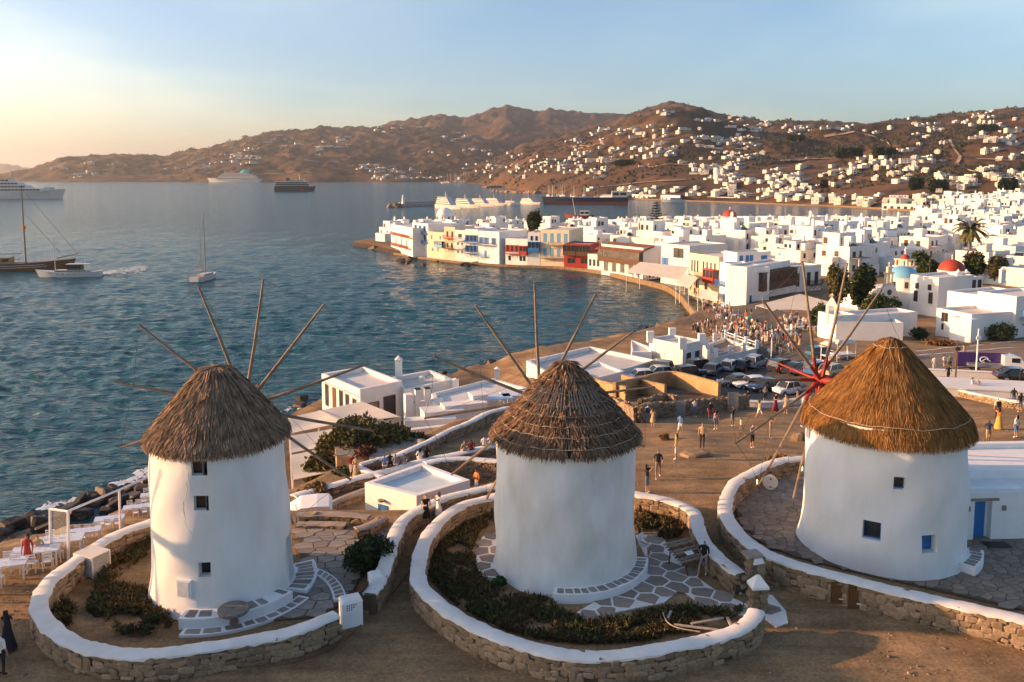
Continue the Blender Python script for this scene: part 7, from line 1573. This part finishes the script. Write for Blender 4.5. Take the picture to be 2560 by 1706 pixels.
# dirt roads and terrace edges on the hillside
HR_ = M('dirt_road', (.30, .21, .14), .95, .2, .02)
for pl in [[(2365,352),(2385,375),(2400,395),(2390,415),(2420,430),(2480,438)],[(1500,470),(1580,462),(1660,455),(1740,448)],[(1180,352),(1240,358),(1300,366)],[(560,440),(680,436),(800,436)],[(2060,345),(2200,350),(2330,352)],[(1950,405),(2050,400),(2150,402),(2230,398)],[(760,400),(860,412),(960,420)],[(2440,400),(2520,405),(2600,410)],[(1360,372),(1430,368),(1520,372)],[(1620,420),(1690,414),(1760,412)]]:
    pts = [HG(*p) for p in pl]
    if any(p is None for p in pts): continue
    L_ = resample(crom(pts, 6), 14); vs = []
    for p in L_:
        for dy in (-3.2, 3.2): Y = p.y+dy; vs.append((p.x, Y, float(hills_z(np.array([PX+F*p.x/Y]), np.array([Y]))[0])+1.6))
    b = MB(); b.add(vs, [(k, k+1, k+3, k+2) for k in range(0, len(vs)-2, 2)]); tag(b.build('hill_road', HR_), kind='structure')
# ---------------------------------------------------------------- people
SKINM = [M('skin_tan', (.40, .22, .14), .7, .05, 8), M('skin_light', (.50, .31, .22), .7, .05, 8), M('skin_brown', (.20, .105, .065), .7, .05, 8)]
HAIRM = [M('hair_dark', (.022, .015, .012), .7), M('hair_brown', (.07, .04, .022), .7), M('hair_blond', (.36, .24, .11), .7), M('cap_white', (.7, .7, .68), .8)]
CLO = {n: M('cloth_'+n, c, .9, .1, 6) for n, c in dict(white=(.70, .69, .67), black=(.02, .02, .024), navy=(.03, .045, .10), blue=(.10, .20, .40), red=(.42, .05, .04), maroon=(.24, .03, .035), tan=(.42, .30, .19), grey=(.22, .22, .23), green=(.05, .30, .22), orange=(.50, .18, .06), pink=(.55, .28, .27), yellow=(.50, .33, .08), khaki=(.25, .19, .12), denim=(.09, .14, .24)).items()}
def body(pose):
    J = {'pel': (0, 0, .96), 'sp': (0, -.01, 1.14), 'ch': (0, 0, 1.33), 'nk': (0, .01, 1.47), 'hd': (0, -.015, 1.585), 'tp': (0, -.0, 1.685), 'ns': (0, -.105, 1.575)}
    for s, n in ((-1, 'l'), (1, 'r')):
        J.update({'sh'+n: (s*.175, .01, 1.41), 'el'+n: (s*.24, .03, 1.14), 'wr'+n: (s*.25, -.05, .91), 'hn'+n: (s*.245, -.07, .84), 'hp'+n: (s*.095, 0, .89), 'kn'+n: (s*.105, -.02, .49), 'an'+n: (s*.105, .02, .085), 'to'+n: (s*.12, -.15, .035)})
    J.update(pose)
    E = [('pel', 'sp', 'top'), ('sp', 'ch', 'top'), ('ch', 'nk', 'top'), ('nk', 'hd', 'head'), ('hd', 'tp', 'head'), ('hd', 'ns', 'head')]
    for n in 'lr': E += [('ch', 'sh'+n, 'top'), ('sh'+n, 'el'+n, 'slv'), ('el'+n, 'wr'+n, 'skin'), ('wr'+n, 'hn'+n, 'skin'), ('pel', 'hp'+n, 'bot'), ('hp'+n, 'kn'+n, 'bot'), ('kn'+n, 'an'+n, 'leg'), ('an'+n, 'to'+n, 'shoe')]
    Rd = {'pel': (.145, .105), 'sp': (.125, .092), 'ch': (.15, .105), 'nk': (.052, .055), 'hd': (.078, .095), 'tp': (.058, .072), 'ns': (.014, .016)}
    for n in 'lr': Rd.update({'sh'+n: (.062, .062), 'el'+n: (.042, .042), 'wr'+n: (.029, .029), 'hn'+n: (.036, .022), 'hp'+n: (.088, .092), 'kn'+n: (.056, .058), 'an'+n: (.038, .042), 'to'+n: (.038, .028)})
    ks = list(J); ix = {k: i for i, k in enumerate(ks)}
    me = bpy.data.meshes.new('skel'); me.from_pydata([J[k] for k in ks], [(ix[a], ix[b]) for a, b, _ in E], []); o = bpy.data.objects.new('skel', me); COL.objects.link(o)
    md = o.modifiers.new('s', 'SKIN'); md.use_smooth_shade = True
    for i, k in enumerate(ks): sv_ = me.skin_vertices[0].data[i]; sv_.radius = Rd[k]; sv_.use_root = (k == 'pel')
    sb_ = o.modifiers.new('u', 'SUBSURF'); sb_.levels = 1; sb_.render_levels = 1
    dg = bpy.context.evaluated_depsgraph_get(); ev = o.evaluated_get(dg); src = ev.to_mesh()
    V = [tuple(v.co) for v in src.vertices]; Fc = [tuple(p.vertices) for p in src.polygons]; ev.to_mesh_clear(); bpy.data.objects.remove(o)
    va = np.array(V); sl = {'skin': 0, 'head': 0, 'top': 2, 'bot': 3, 'leg': 4, 'shoe': 5, 'slv': 6}; mi = []
    seg = [(np.array(J[a]), np.array(J[b]), sl[c], c, (sum(Rd[a])+sum(Rd[b]))/4) for a, b, c in E]
    hc = np.array(J['hd'])
    for f in Fc:
        c = va[list(f)].mean(0); best = min(seg, key=lambda q: np.linalg.norm(c-(q[0]+(q[1]-q[0])*np.clip(np.dot(c-q[0], q[1]-q[0])/max(1e-6, np.dot(q[1]-q[0], q[1]-q[0])), 0, 1)))-q[4])
        k = best[2]
        if best[3] == 'head' and c[2] > hc[2]-.03 and (c[2] > hc[2]+.05 or c[1] > hc[1]+.02): k = 1
        mi.append(k)
    b = MB(); b.add(V, Fc); b.m = mi
    for n in 'lr':                     # fingers and thumb
        h_, w_ = Vector(J['hn'+n]), Vector(J['wr'+n]); d = (h_-w_).normalized(); e = d.cross(Vector((1, 0, 0))).normalized()
        for i, (o_, L_) in enumerate(((-.026, .065), (-.009, .078), (.009, .075), (.025, .058))): p = h_+e*o_; b.tube([p, p+d*L_*.55, p+d*L_+Vector((0, .012 if d.z < 0 else -.012, -.008))], [.009, .0085, .006], 5, m=0)
        p = w_.lerp(h_, .55)-e*.03; b.tube([p, p+d*.03-e*.025, p+d*.06-e*.03], [.01, .009, .007], 5, m=0)
    mats = [SKINM[0], HAIRM[0], CLO['white'], CLO['navy'], SKINM[0], CLO['white'], CLO['white']]
    return b.build('body', mats, link_=False, smooth_=True)
POSE = {
 'stand': {}, 'hip': {'elr': (.30, .08, 1.15), 'wrr': (.17, -.08, 1.0), 'hnr': (.12, -.12, 1.0), 'tor': (.16, -.14, .035)},
 'phone': {'ell': (-.24, -.06, 1.13), 'wrl': (-.13, -.26, 1.22), 'hnl': (-.09, -.31, 1.25), 'elr': (.24, -.06, 1.13), 'wrr': (.12, -.26, 1.2), 'hnr': (.08, -.31, 1.24), 'hd': (0, -.04, 1.575), 'ns': (0, -.125, 1.545)},
 'photo': {'ell': (-.25, -.2, 1.33), 'wrl': (-.13, -.33, 1.52), 'hnl': (-.08, -.34, 1.58), 'elr': (.25, -.2, 1.33), 'wrr': (.13, -.33, 1.52), 'hnr': (.08, -.34, 1.58)},
 'walk': {'knl': (-.1, -.2, .52), 'anl': (-.1, -.28, .11), 'tol': (-.11, -.45, .06), 'knr': (.1, .1, .49), 'anr': (.1, .34, .13), 'tor': (.11, .22, .035), 'ell': (-.24, .12, 1.16), 'wrl': (-.24, .1, .93), 'hnl': (-.24, .09, .86), 'elr': (.24, -.06, 1.15), 'wrr': (.23, -.22, 1.0), 'hnr': (.22, -.27, .96)},
 'sit': {k: v for k, v in {'pel': (0, 0, .56), 'sp': (0, .0, .74), 'ch': (0, -.02, .93), 'nk': (0, -.01, 1.07), 'hd': (0, -.04, 1.185), 'tp': (0, -.02, 1.285), 'ns': (0, -.13, 1.17), 'shl': (-.175, -.01, 1.01), 'shr': (.175, -.01, 1.01), 'ell': (-.25, -.06, .76), 'wrl': (-.18, -.28, .66), 'hnl': (-.14, -.34, .63), 'elr': (.25, -.06, .76), 'wrr': (.18, -.28, .66), 'hnr': (.14, -.34, .63), 'hpl': (-.1, -.05, .52), 'hpr': (.1, -.05, .52), 'knl': (-.12, -.45, .52), 'knr': (.12, -.45, .52), 'anl': (-.12, -.47, .1), 'anr': (.12, -.43, .1), 'tol': (-.13, -.63, .035), 'tor': (.13, -.6, .035)}.items()},
 'lean': {'pel': (.0, .02, .93), 'knl': (-.12, -.28, .55), 'anl': (-.14, -.42, .1), 'tol': (-.15, -.58, .04), 'ell': (-.3, .1, 1.16), 'wrl': (-.34, .22, .95), 'hnl': (-.35, .26, .92), 'elr': (.25, -.08, 1.15), 'wrr': (.14, -.24, 1.05), 'hnr': (.1, -.3, 1.04)}}
BODY = {k: body(p) for k, p in POSE.items()}
sk = MB(); sk.lathe([(.135, 1.02), (.16, .92), (.22, .7), (.25, .5)], 16, sy=.82); SK_S = sk.build('skirt', CLO['white'], link_=False, smooth_=True)
sk = MB(); sk.lathe([(.13, 1.05), (.17, .9), (.22, .6), (.29, .3), (.33, .1)], 18, sy=.85); SK_L = sk.build('skirt', CLO['white'], link_=False, smooth_=True)
hr = MB(); hr.lathe([(.02, 1.70), (.075, 1.68), (.1, 1.6), (.1, 1.5), (.09, 1.4), (.06, 1.28), (.01, 1.24)], 10, c=(0, .045, 0), sx=1.05, sy=.65); HAIR_L = hr.build('long_hair', HAIRM[0], link_=False, smooth_=True)
bp_ = MB(); bp_.bx(-.15, .15, .09, .27, 1.0, 1.45); BAG = bp_.build('backpack', CLO['black'], link_=False)
def person(loc, rz, pose, top, bot, label, skin=0, hair=0, long=False, skirt=None, pants=False, bag=False, sc=1., group=None, shirtless=False):
    root = empty('person', loc, rz); root.scale = (sc, sc, sc); tag(root, label, 'person', group)
    o = link('body', BODY[pose], root); S = SKINM[skin]; ms = [S, HAIRM[hair], S if shirtless else CLO[top], CLO[bot], CLO[bot] if pants else S, CLO['white'] if not pants else CLO['black'], S if (skirt or shirtless) else CLO[top]]
    for sl, m in zip(o.material_slots, ms): sl.link = 'OBJECT'; sl.material = m
    def extra(nm, me, m): q = link(nm, me, root); q.material_slots[0].link = 'OBJECT'; q.material_slots[0].material = m; return q
    if skirt: extra('skirt', SK_S if skirt == 's' else SK_L, CLO[bot])
    if long and pose != 'sit': extra('long_hair', HAIR_L, HAIRM[hair])
    if long and pose == 'sit': q = extra('long_hair', HAIR_L, HAIRM[hair]); q.location = (0, -.02, -.4)
    if bag: extra('backpack', BAG, CLO['black'])
    return root
def at(x, y, dz=0, z=None):
    v = G(x, y) if z is None else P(x, y, z); return (v.x, v.y, (v.z if z is None else z)+dz)
PPL = [  # x, y feet, rz deg, pose, top, bottom, label, options
 (22,1628,180,'stand','black','black','long haired woman in a dark dress at the lower left corner',dict(long=True,skirt='l',z=Z0)),
 (4,1690,170,'stand','white','black','man in white shirt cut by the left picture edge',dict(pants=True,z=Z0)),
 (1065,1316,20,'phone','black','black','blond woman in a short black dress beside the lane wall',dict(hair=2,long=True,skirt='s',z=Z0)),
 (1097,1310,-60,'photo','white','white','woman in a white dress raising her phone',dict(hair=1,long=True,skirt='s',z=Z0)),
 (1193,1245,-50,'phone','orange','denim','man in an orange red shirt looking at his phone',dict(pants=True,z=Z0)),
 (891,1199,-10,'phone','tan','tan','woman in a long beige dress by the lane wall',dict(long=True,hair=1,skirt='l')),
 (881,1195,20,'stand','maroon','white','person beside the woman in beige',dict()),
 (1645,1196,-10,'walk','black','khaki','man in black shirt and beige shorts walking over the dirt',dict()),
 (1617,1232,60,'photo','black','denim','woman in black top behind the middle enclosure wall',dict(long=True)),
 (1755,1131,-20,'stand','tan','black','woman in white cap standing on the ochre rock',dict(hair=3,pants=True,dz=.3)),
 (1566,1012,-60,'phone','black','black','man in black standing in the ruined yard',dict(pants=True)),
 (1571,1050,20,'stand','maroon','white','woman in white shorts by the tumbled wall',dict(long=True)),
 (1619,1058,170,'stand','white','blue','man in white with a black backpack',dict(bag=True)),
 (1632,1070,150,'phone','tan','tan','woman in a beige dress beside the man with the backpack',dict(long=True,hair=1,skirt='s')),
 (1736,1043,10,'hip','white','denim','woman in white top and denim skirt near the stone wall',dict(long=True,skirt='s')),
 (1831,1065,20,'photo','black','grey','man in black taking a picture, facing us',dict()),
 (1898,1047,110,'walk','tan','white','woman in white shorts striding towards the mill',dict(long=True)),
 (1938,1029,30,'phone','black','maroon','woman in a long red skirt',dict(long=True,skirt='l')),
 (1964,1034,-30,'hip','tan','tan','woman in a short tan dress near the white car',dict(long=True,hair=2,skirt='s')),
 (1925,1097,70,'photo','tan','khaki','bare chested man in beige shorts holding up a phone',dict(shirtless=True)),
 (2003,1096,100,'sit','navy','white','man in shorts pointing while seated on the boulder',dict(dz=.4)),
 (1700,1090,140,'walk','blue','white','man in blue shirt crossing the dirt square',dict()), (1790,1075,200,'stand','pink','denim','woman in pink near the dry stone wall',dict(long=True)), (1852,1088,80,'walk','white','khaki','boy in white walking past the photographer',dict(sc_=.8)), (1880,1120,30,'phone','grey','black','man in grey standing above the round disc',dict()), (1690,1150,250,'stand','yellow','white','woman in yellow top left of the ochre rock',dict(long=True)), (1775,1050,0,'stand','black','red','person in red shorts before the dry stone wall',dict()), (2470,1110,160,'walk','navy','tan','man in navy walking right of the golden mill',dict()), (2540,1095,200,'stand','white','blue','woman in white top at the far right dirt',dict(long=True)),
 (1869,1019,10,'stand','black','black','man in black by the grey plank door',dict()),
 (2008,1024,-20,'walk','white','white','person all in white near the golden cap',dict(pants=True)),
 (1993,1010,60,'stand','tan','tan','woman in pale trousers behind the white kerb',dict(long=True,pants=True)),
 (1912,1006,0,'phone','grey','black','person in grey beside the small white car',dict()),
 (1926,860,0,'stand','red','denim','person in red near the road end',dict(pants=True)), (1942,886,10,'stand','green','black','woman in teal on the grey road',dict(pants=True,long=True)), (1951,886,-10,'stand','black','white','woman in black top and white trousers on the grey road',dict(pants=True,long=True)), (1972,884,20,'walk','white','blue','walker in white top near the white stall',dict(long=True)), (1983,880,0,'stand','black','pink','person in black next to the walker in white',dict()), (2000,864,0,'stand','maroon','tan','person in maroon below the chapel wall',dict(skirt='l')), (1922,899,0,'stand','white','grey','person in white beside the silver cars',dict()),
 (2409,896,90,'walk','khaki','khaki','man walking along the paved road behind the golden mill',dict(pants=True)),
 (2370,956,170,'walk','black','black','man in black walking beside the golden cap',dict(pants=True)), (2360,925,30,'stand','white','tan','woman in white by the purple banner',dict(long=True)), (2374,925,-30,'stand','grey','black','man beside the woman by the purple banner',dict()), (2335,930,0,'stand','white','white','woman in white just right of the straw tip',dict(long=True)),
 (2430,985,30,'sit','white','denim','seated woman on the rubble edge',dict(long=True,dz=.3)), (2444,988,-30,'sit','grey','black','seated man on the rubble edge',dict(dz=.3)),
 (2533,1017,160,'stand','black','denim','man in dark clothes at the right side',dict()), (2550,1032,170,'stand','black','denim','woman in denim shorts at the right edge',dict(long=True)), (2493,1048,170,'stand','white','black','man with a white shirt and dark backpack',dict(bag=True,pants=True)), (2496,1075,150,'photo','orange','yellow','woman in a long ochre skirt taking a picture',dict(long=True,skirt='l')), (2549,965,60,'photo','black','black','person in black raising an arm at the right edge',dict(pants=True)), (2512,935,0,'stand','blue','white','person in blue by the truck',dict()),
 (1760,1436,-35,'lean','black','grey','man in black tee and grey shorts leaning on the wall',dict(z=Z0)), (1600,1385,60,'sit','white','white','woman in white half hidden behind the middle mill',dict(long=True,z=Z0+.0)),
 (72,1425,0,'stand','red','red','diner in a red top beside a sea table',dict(long=True)), (97,1402,30,'sit','tan','black','diner sitting at the sea table',dict())]
for x, y, rz, ps, tp_, bt, lb, op in PPL:
    op = dict(op); sc_ = op.pop('sc_', 1); z = op.pop('z', None); dz = op.pop('dz', 0)
    person(at(x, y, dz, z), R(rz), ps, tp_, bt, lb, skin=rng.choice([0, 0, 1, 2]), sc=sc_*rng.uniform(.96, 1.05), **op)
SEATED = [(962,1166,'blue','white','man in blue shirt seated on the near lane wall'),(975,1160,'black','black','person in black seated behind the man in blue'),(989,1163,'grey','white','man in grey tee seated on the lane wall'),(1010,1160,'grey','tan','person leaning forward, last of the four on the lane wall'),(1050,1148,'white','white','woman in white sitting close to a man in black'),(1067,1145,'black','black','man in black sitting with the woman in white'),(1162,1128,'tan','khaki','tanned person seated left on the upper lane wall'),(1178,1126,'maroon','black','dark haired person seated beside the tanned one'),(1211,1116,'white','navy','man in white seated near the middle mill'),(1227,1113,'white','navy','person in white half behind the thatch')]
for x, y, t_, b_, lb in SEATED:
    v = P(x, y, 9.9); person((v.x, v.y, 9.42), R(rng.uniform(140, 220)), 'sit', t_, b_, lb, skin=rng.choice([0, 2]), sc=1.0, long='woman' in lb)
# the waterfront crowd
g = random.Random(99); TOPS = ['white', 'white', 'black', 'navy', 'blue', 'red', 'pink', 'tan', 'grey', 'orange', 'white', 'maroon', 'green']; BOTS = ['black', 'navy', 'white', 'denim', 'khaki', 'tan', 'grey']
CROWD = [(70, lambda: (g.gauss(1855, 38), g.gauss(842, 11)), 'in the dense crowd on the square'), (50, lambda: (lambda u: (1770+u*110+g.gauss(0, 10), 772+u*55+g.gauss(0, 7)))(g.random()), 'on the quay beside the blue balcony house'), (52, lambda: (lambda u: (1700+u*85+g.gauss(0, 6), 712+u*62+g.gauss(0, 4)))(g.random()), 'along the narrow bend of the quay'), (46, lambda: (g.uniform(1945, 2045), g.gauss(822, 10)), 'among the tables under the big canvas roof'), (16, lambda: (g.uniform(1890, 2000), g.uniform(850, 880)), 'on the road leading to the square'), (10, lambda: (g.uniform(1725, 1800), g.uniform(818, 840)), 'on the pebble beach'), (18, lambda: (g.uniform(1575, 1690), g.gauss(697, 2)), 'under the long striped awning')]
for n, fn, zn in CROWD:
    for k in range(n):
        x, y = fn(); v = G(x, y)
        if v.z < 1.0: v = P(x, y, 2.2)
        t_ = g.choice(TOPS); ps = g.choice(['stand', 'stand', 'hip', 'walk', 'phone', 'sit' if 'table' in zn or 'awning' in zn else 'stand']); sk_ = g.choice([None, None, 's', 'l'])
        if ps in ('sit', 'walk'): sk_ = None
        person((v.x, v.y, v.z+.1), g.uniform(0, 6.28), ps, t_, g.choice(BOTS), 'person in %s top %s %s' % (t_, {'sit': 'sitting', 'walk': 'walking', 'phone': 'looking down'}.get(ps, 'standing'), zn), skin=g.choice([0, 0, 1, 2]), hair=g.choice([0, 0, 1, 1, 2, 3]), long=g.random() < .4, skirt=sk_, pants=g.random() < .35, sc=g.uniform(.93, 1.06), group='people '+zn)
for k in range(26):
    if k < 14: x, y = g.uniform(1945, 2040), g.uniform(806, 840)
    elif k < 20: x, y = g.uniform(1775, 1850), g.uniform(772, 800)
    else: x, y = g.uniform(1580, 1690), 699
    v = G(x, y)
    if v.z < 1.0: continue
    o = copy_tree(tp); o.location = (v.x, v.y, v.z+.05); o.rotation_euler = (0, 0, g.uniform(0, 3)); o.scale = (.6, 1, 1); tag(o, 'small white table '+('under the big canvas roof' if k < 14 else 'on the quay by the blue balcony house' if k < 20 else 'under the long striped awning'), 'table', 'waterfront restaurant tables')
# boats' and street clutter: stalls and lamp posts by the square
for i, (x, y, lb) in enumerate([(2085,905,'white market stall behind the teal car'),(2105,900,'second white stall beside the straw cap')]):
    v = G(x, y); st = empty('market_stall', (v.x, v.y, v.z), R(15)); tag(st, lb, 'stall')
    for sx in (-1, 1):
        for sy in (-1, 1): b = MB(); b.box((sx*1.3, sy*.8, 1.1), (.08, .08, 2.2)); b.build('post', WPAINT, st)
    b = MB(); b.prism([(-1.5, -1), (1.5, -1), (1.5, 1), (-1.5, 1)], 2.2, 2.6, inset=.4); b.build('roof', TARP, st); b = MB(); b.bx(-1.3, 1.3, -.7, .7, .75, .85); b.build('counter', WPAINT, st)
for i, (x, y, h, lb) in enumerate([(1928,900,4.2,'slim white post at the car park entrance'),(2388,960,4.5,'timber pole with boxes near the golden cap'),(2440,935,5,'thin flag pole behind the purple banner'),(2322,720,9,'dark utility pole between the two domes')]):
    v = G(x, y) if y > 760 else Vector(on(x, y, 160)); b = MB(); b.tube([(0, 0, -.2), (0, 0, h)], [.09, .06], 6); b.box((0, -.1, h*.8), (.5, .1, .35)); tag(b.build('pole', WPAINT if i in (0, 2) else BROWN, None, v), lb, 'pole')
# ---------------------------------------------------------------- single out look-alikes by their order in view
ORD = 'first second third fourth fifth sixth seventh eighth ninth tenth eleventh twelfth thirteenth fourteenth fifteenth sixteenth seventeenth eighteenth nineteenth twentieth'.split()
same = {}
for o in COL.objects:
    if o.parent is None and o.get('label') and o.get('kind') is None: same.setdefault(o['label'], []).append(o)
for lb, os_ in list(same.items()):
    if len(os_) > 20:                   # too many for one count: first by row
        os_.sort(key=lambda q: pix(q.location)[1]); n = min(4, -(-len(os_)//20)); cut = -(-len(os_)//n)
        for k in range(n):
            for o in os_[k*cut:(k+1)*cut]: o['label'] = lb+', '+['back row', 'second row', 'third row', 'front row'][k if n == 4 else (k if k < n-1 else 3)]
            same[lb+str(k)] = os_[k*cut:(k+1)*cut]
        del same[lb]
for os_ in same.values():
    lb = os_[0]['label']
    if 1 < len(os_) <= 20 and len(lb.split()) <= 13:
        for k, o in enumerate(sorted(os_, key=lambda q: pix(q.location)[0])): o['label'] = lb+', '+ORD[k]+' from left'
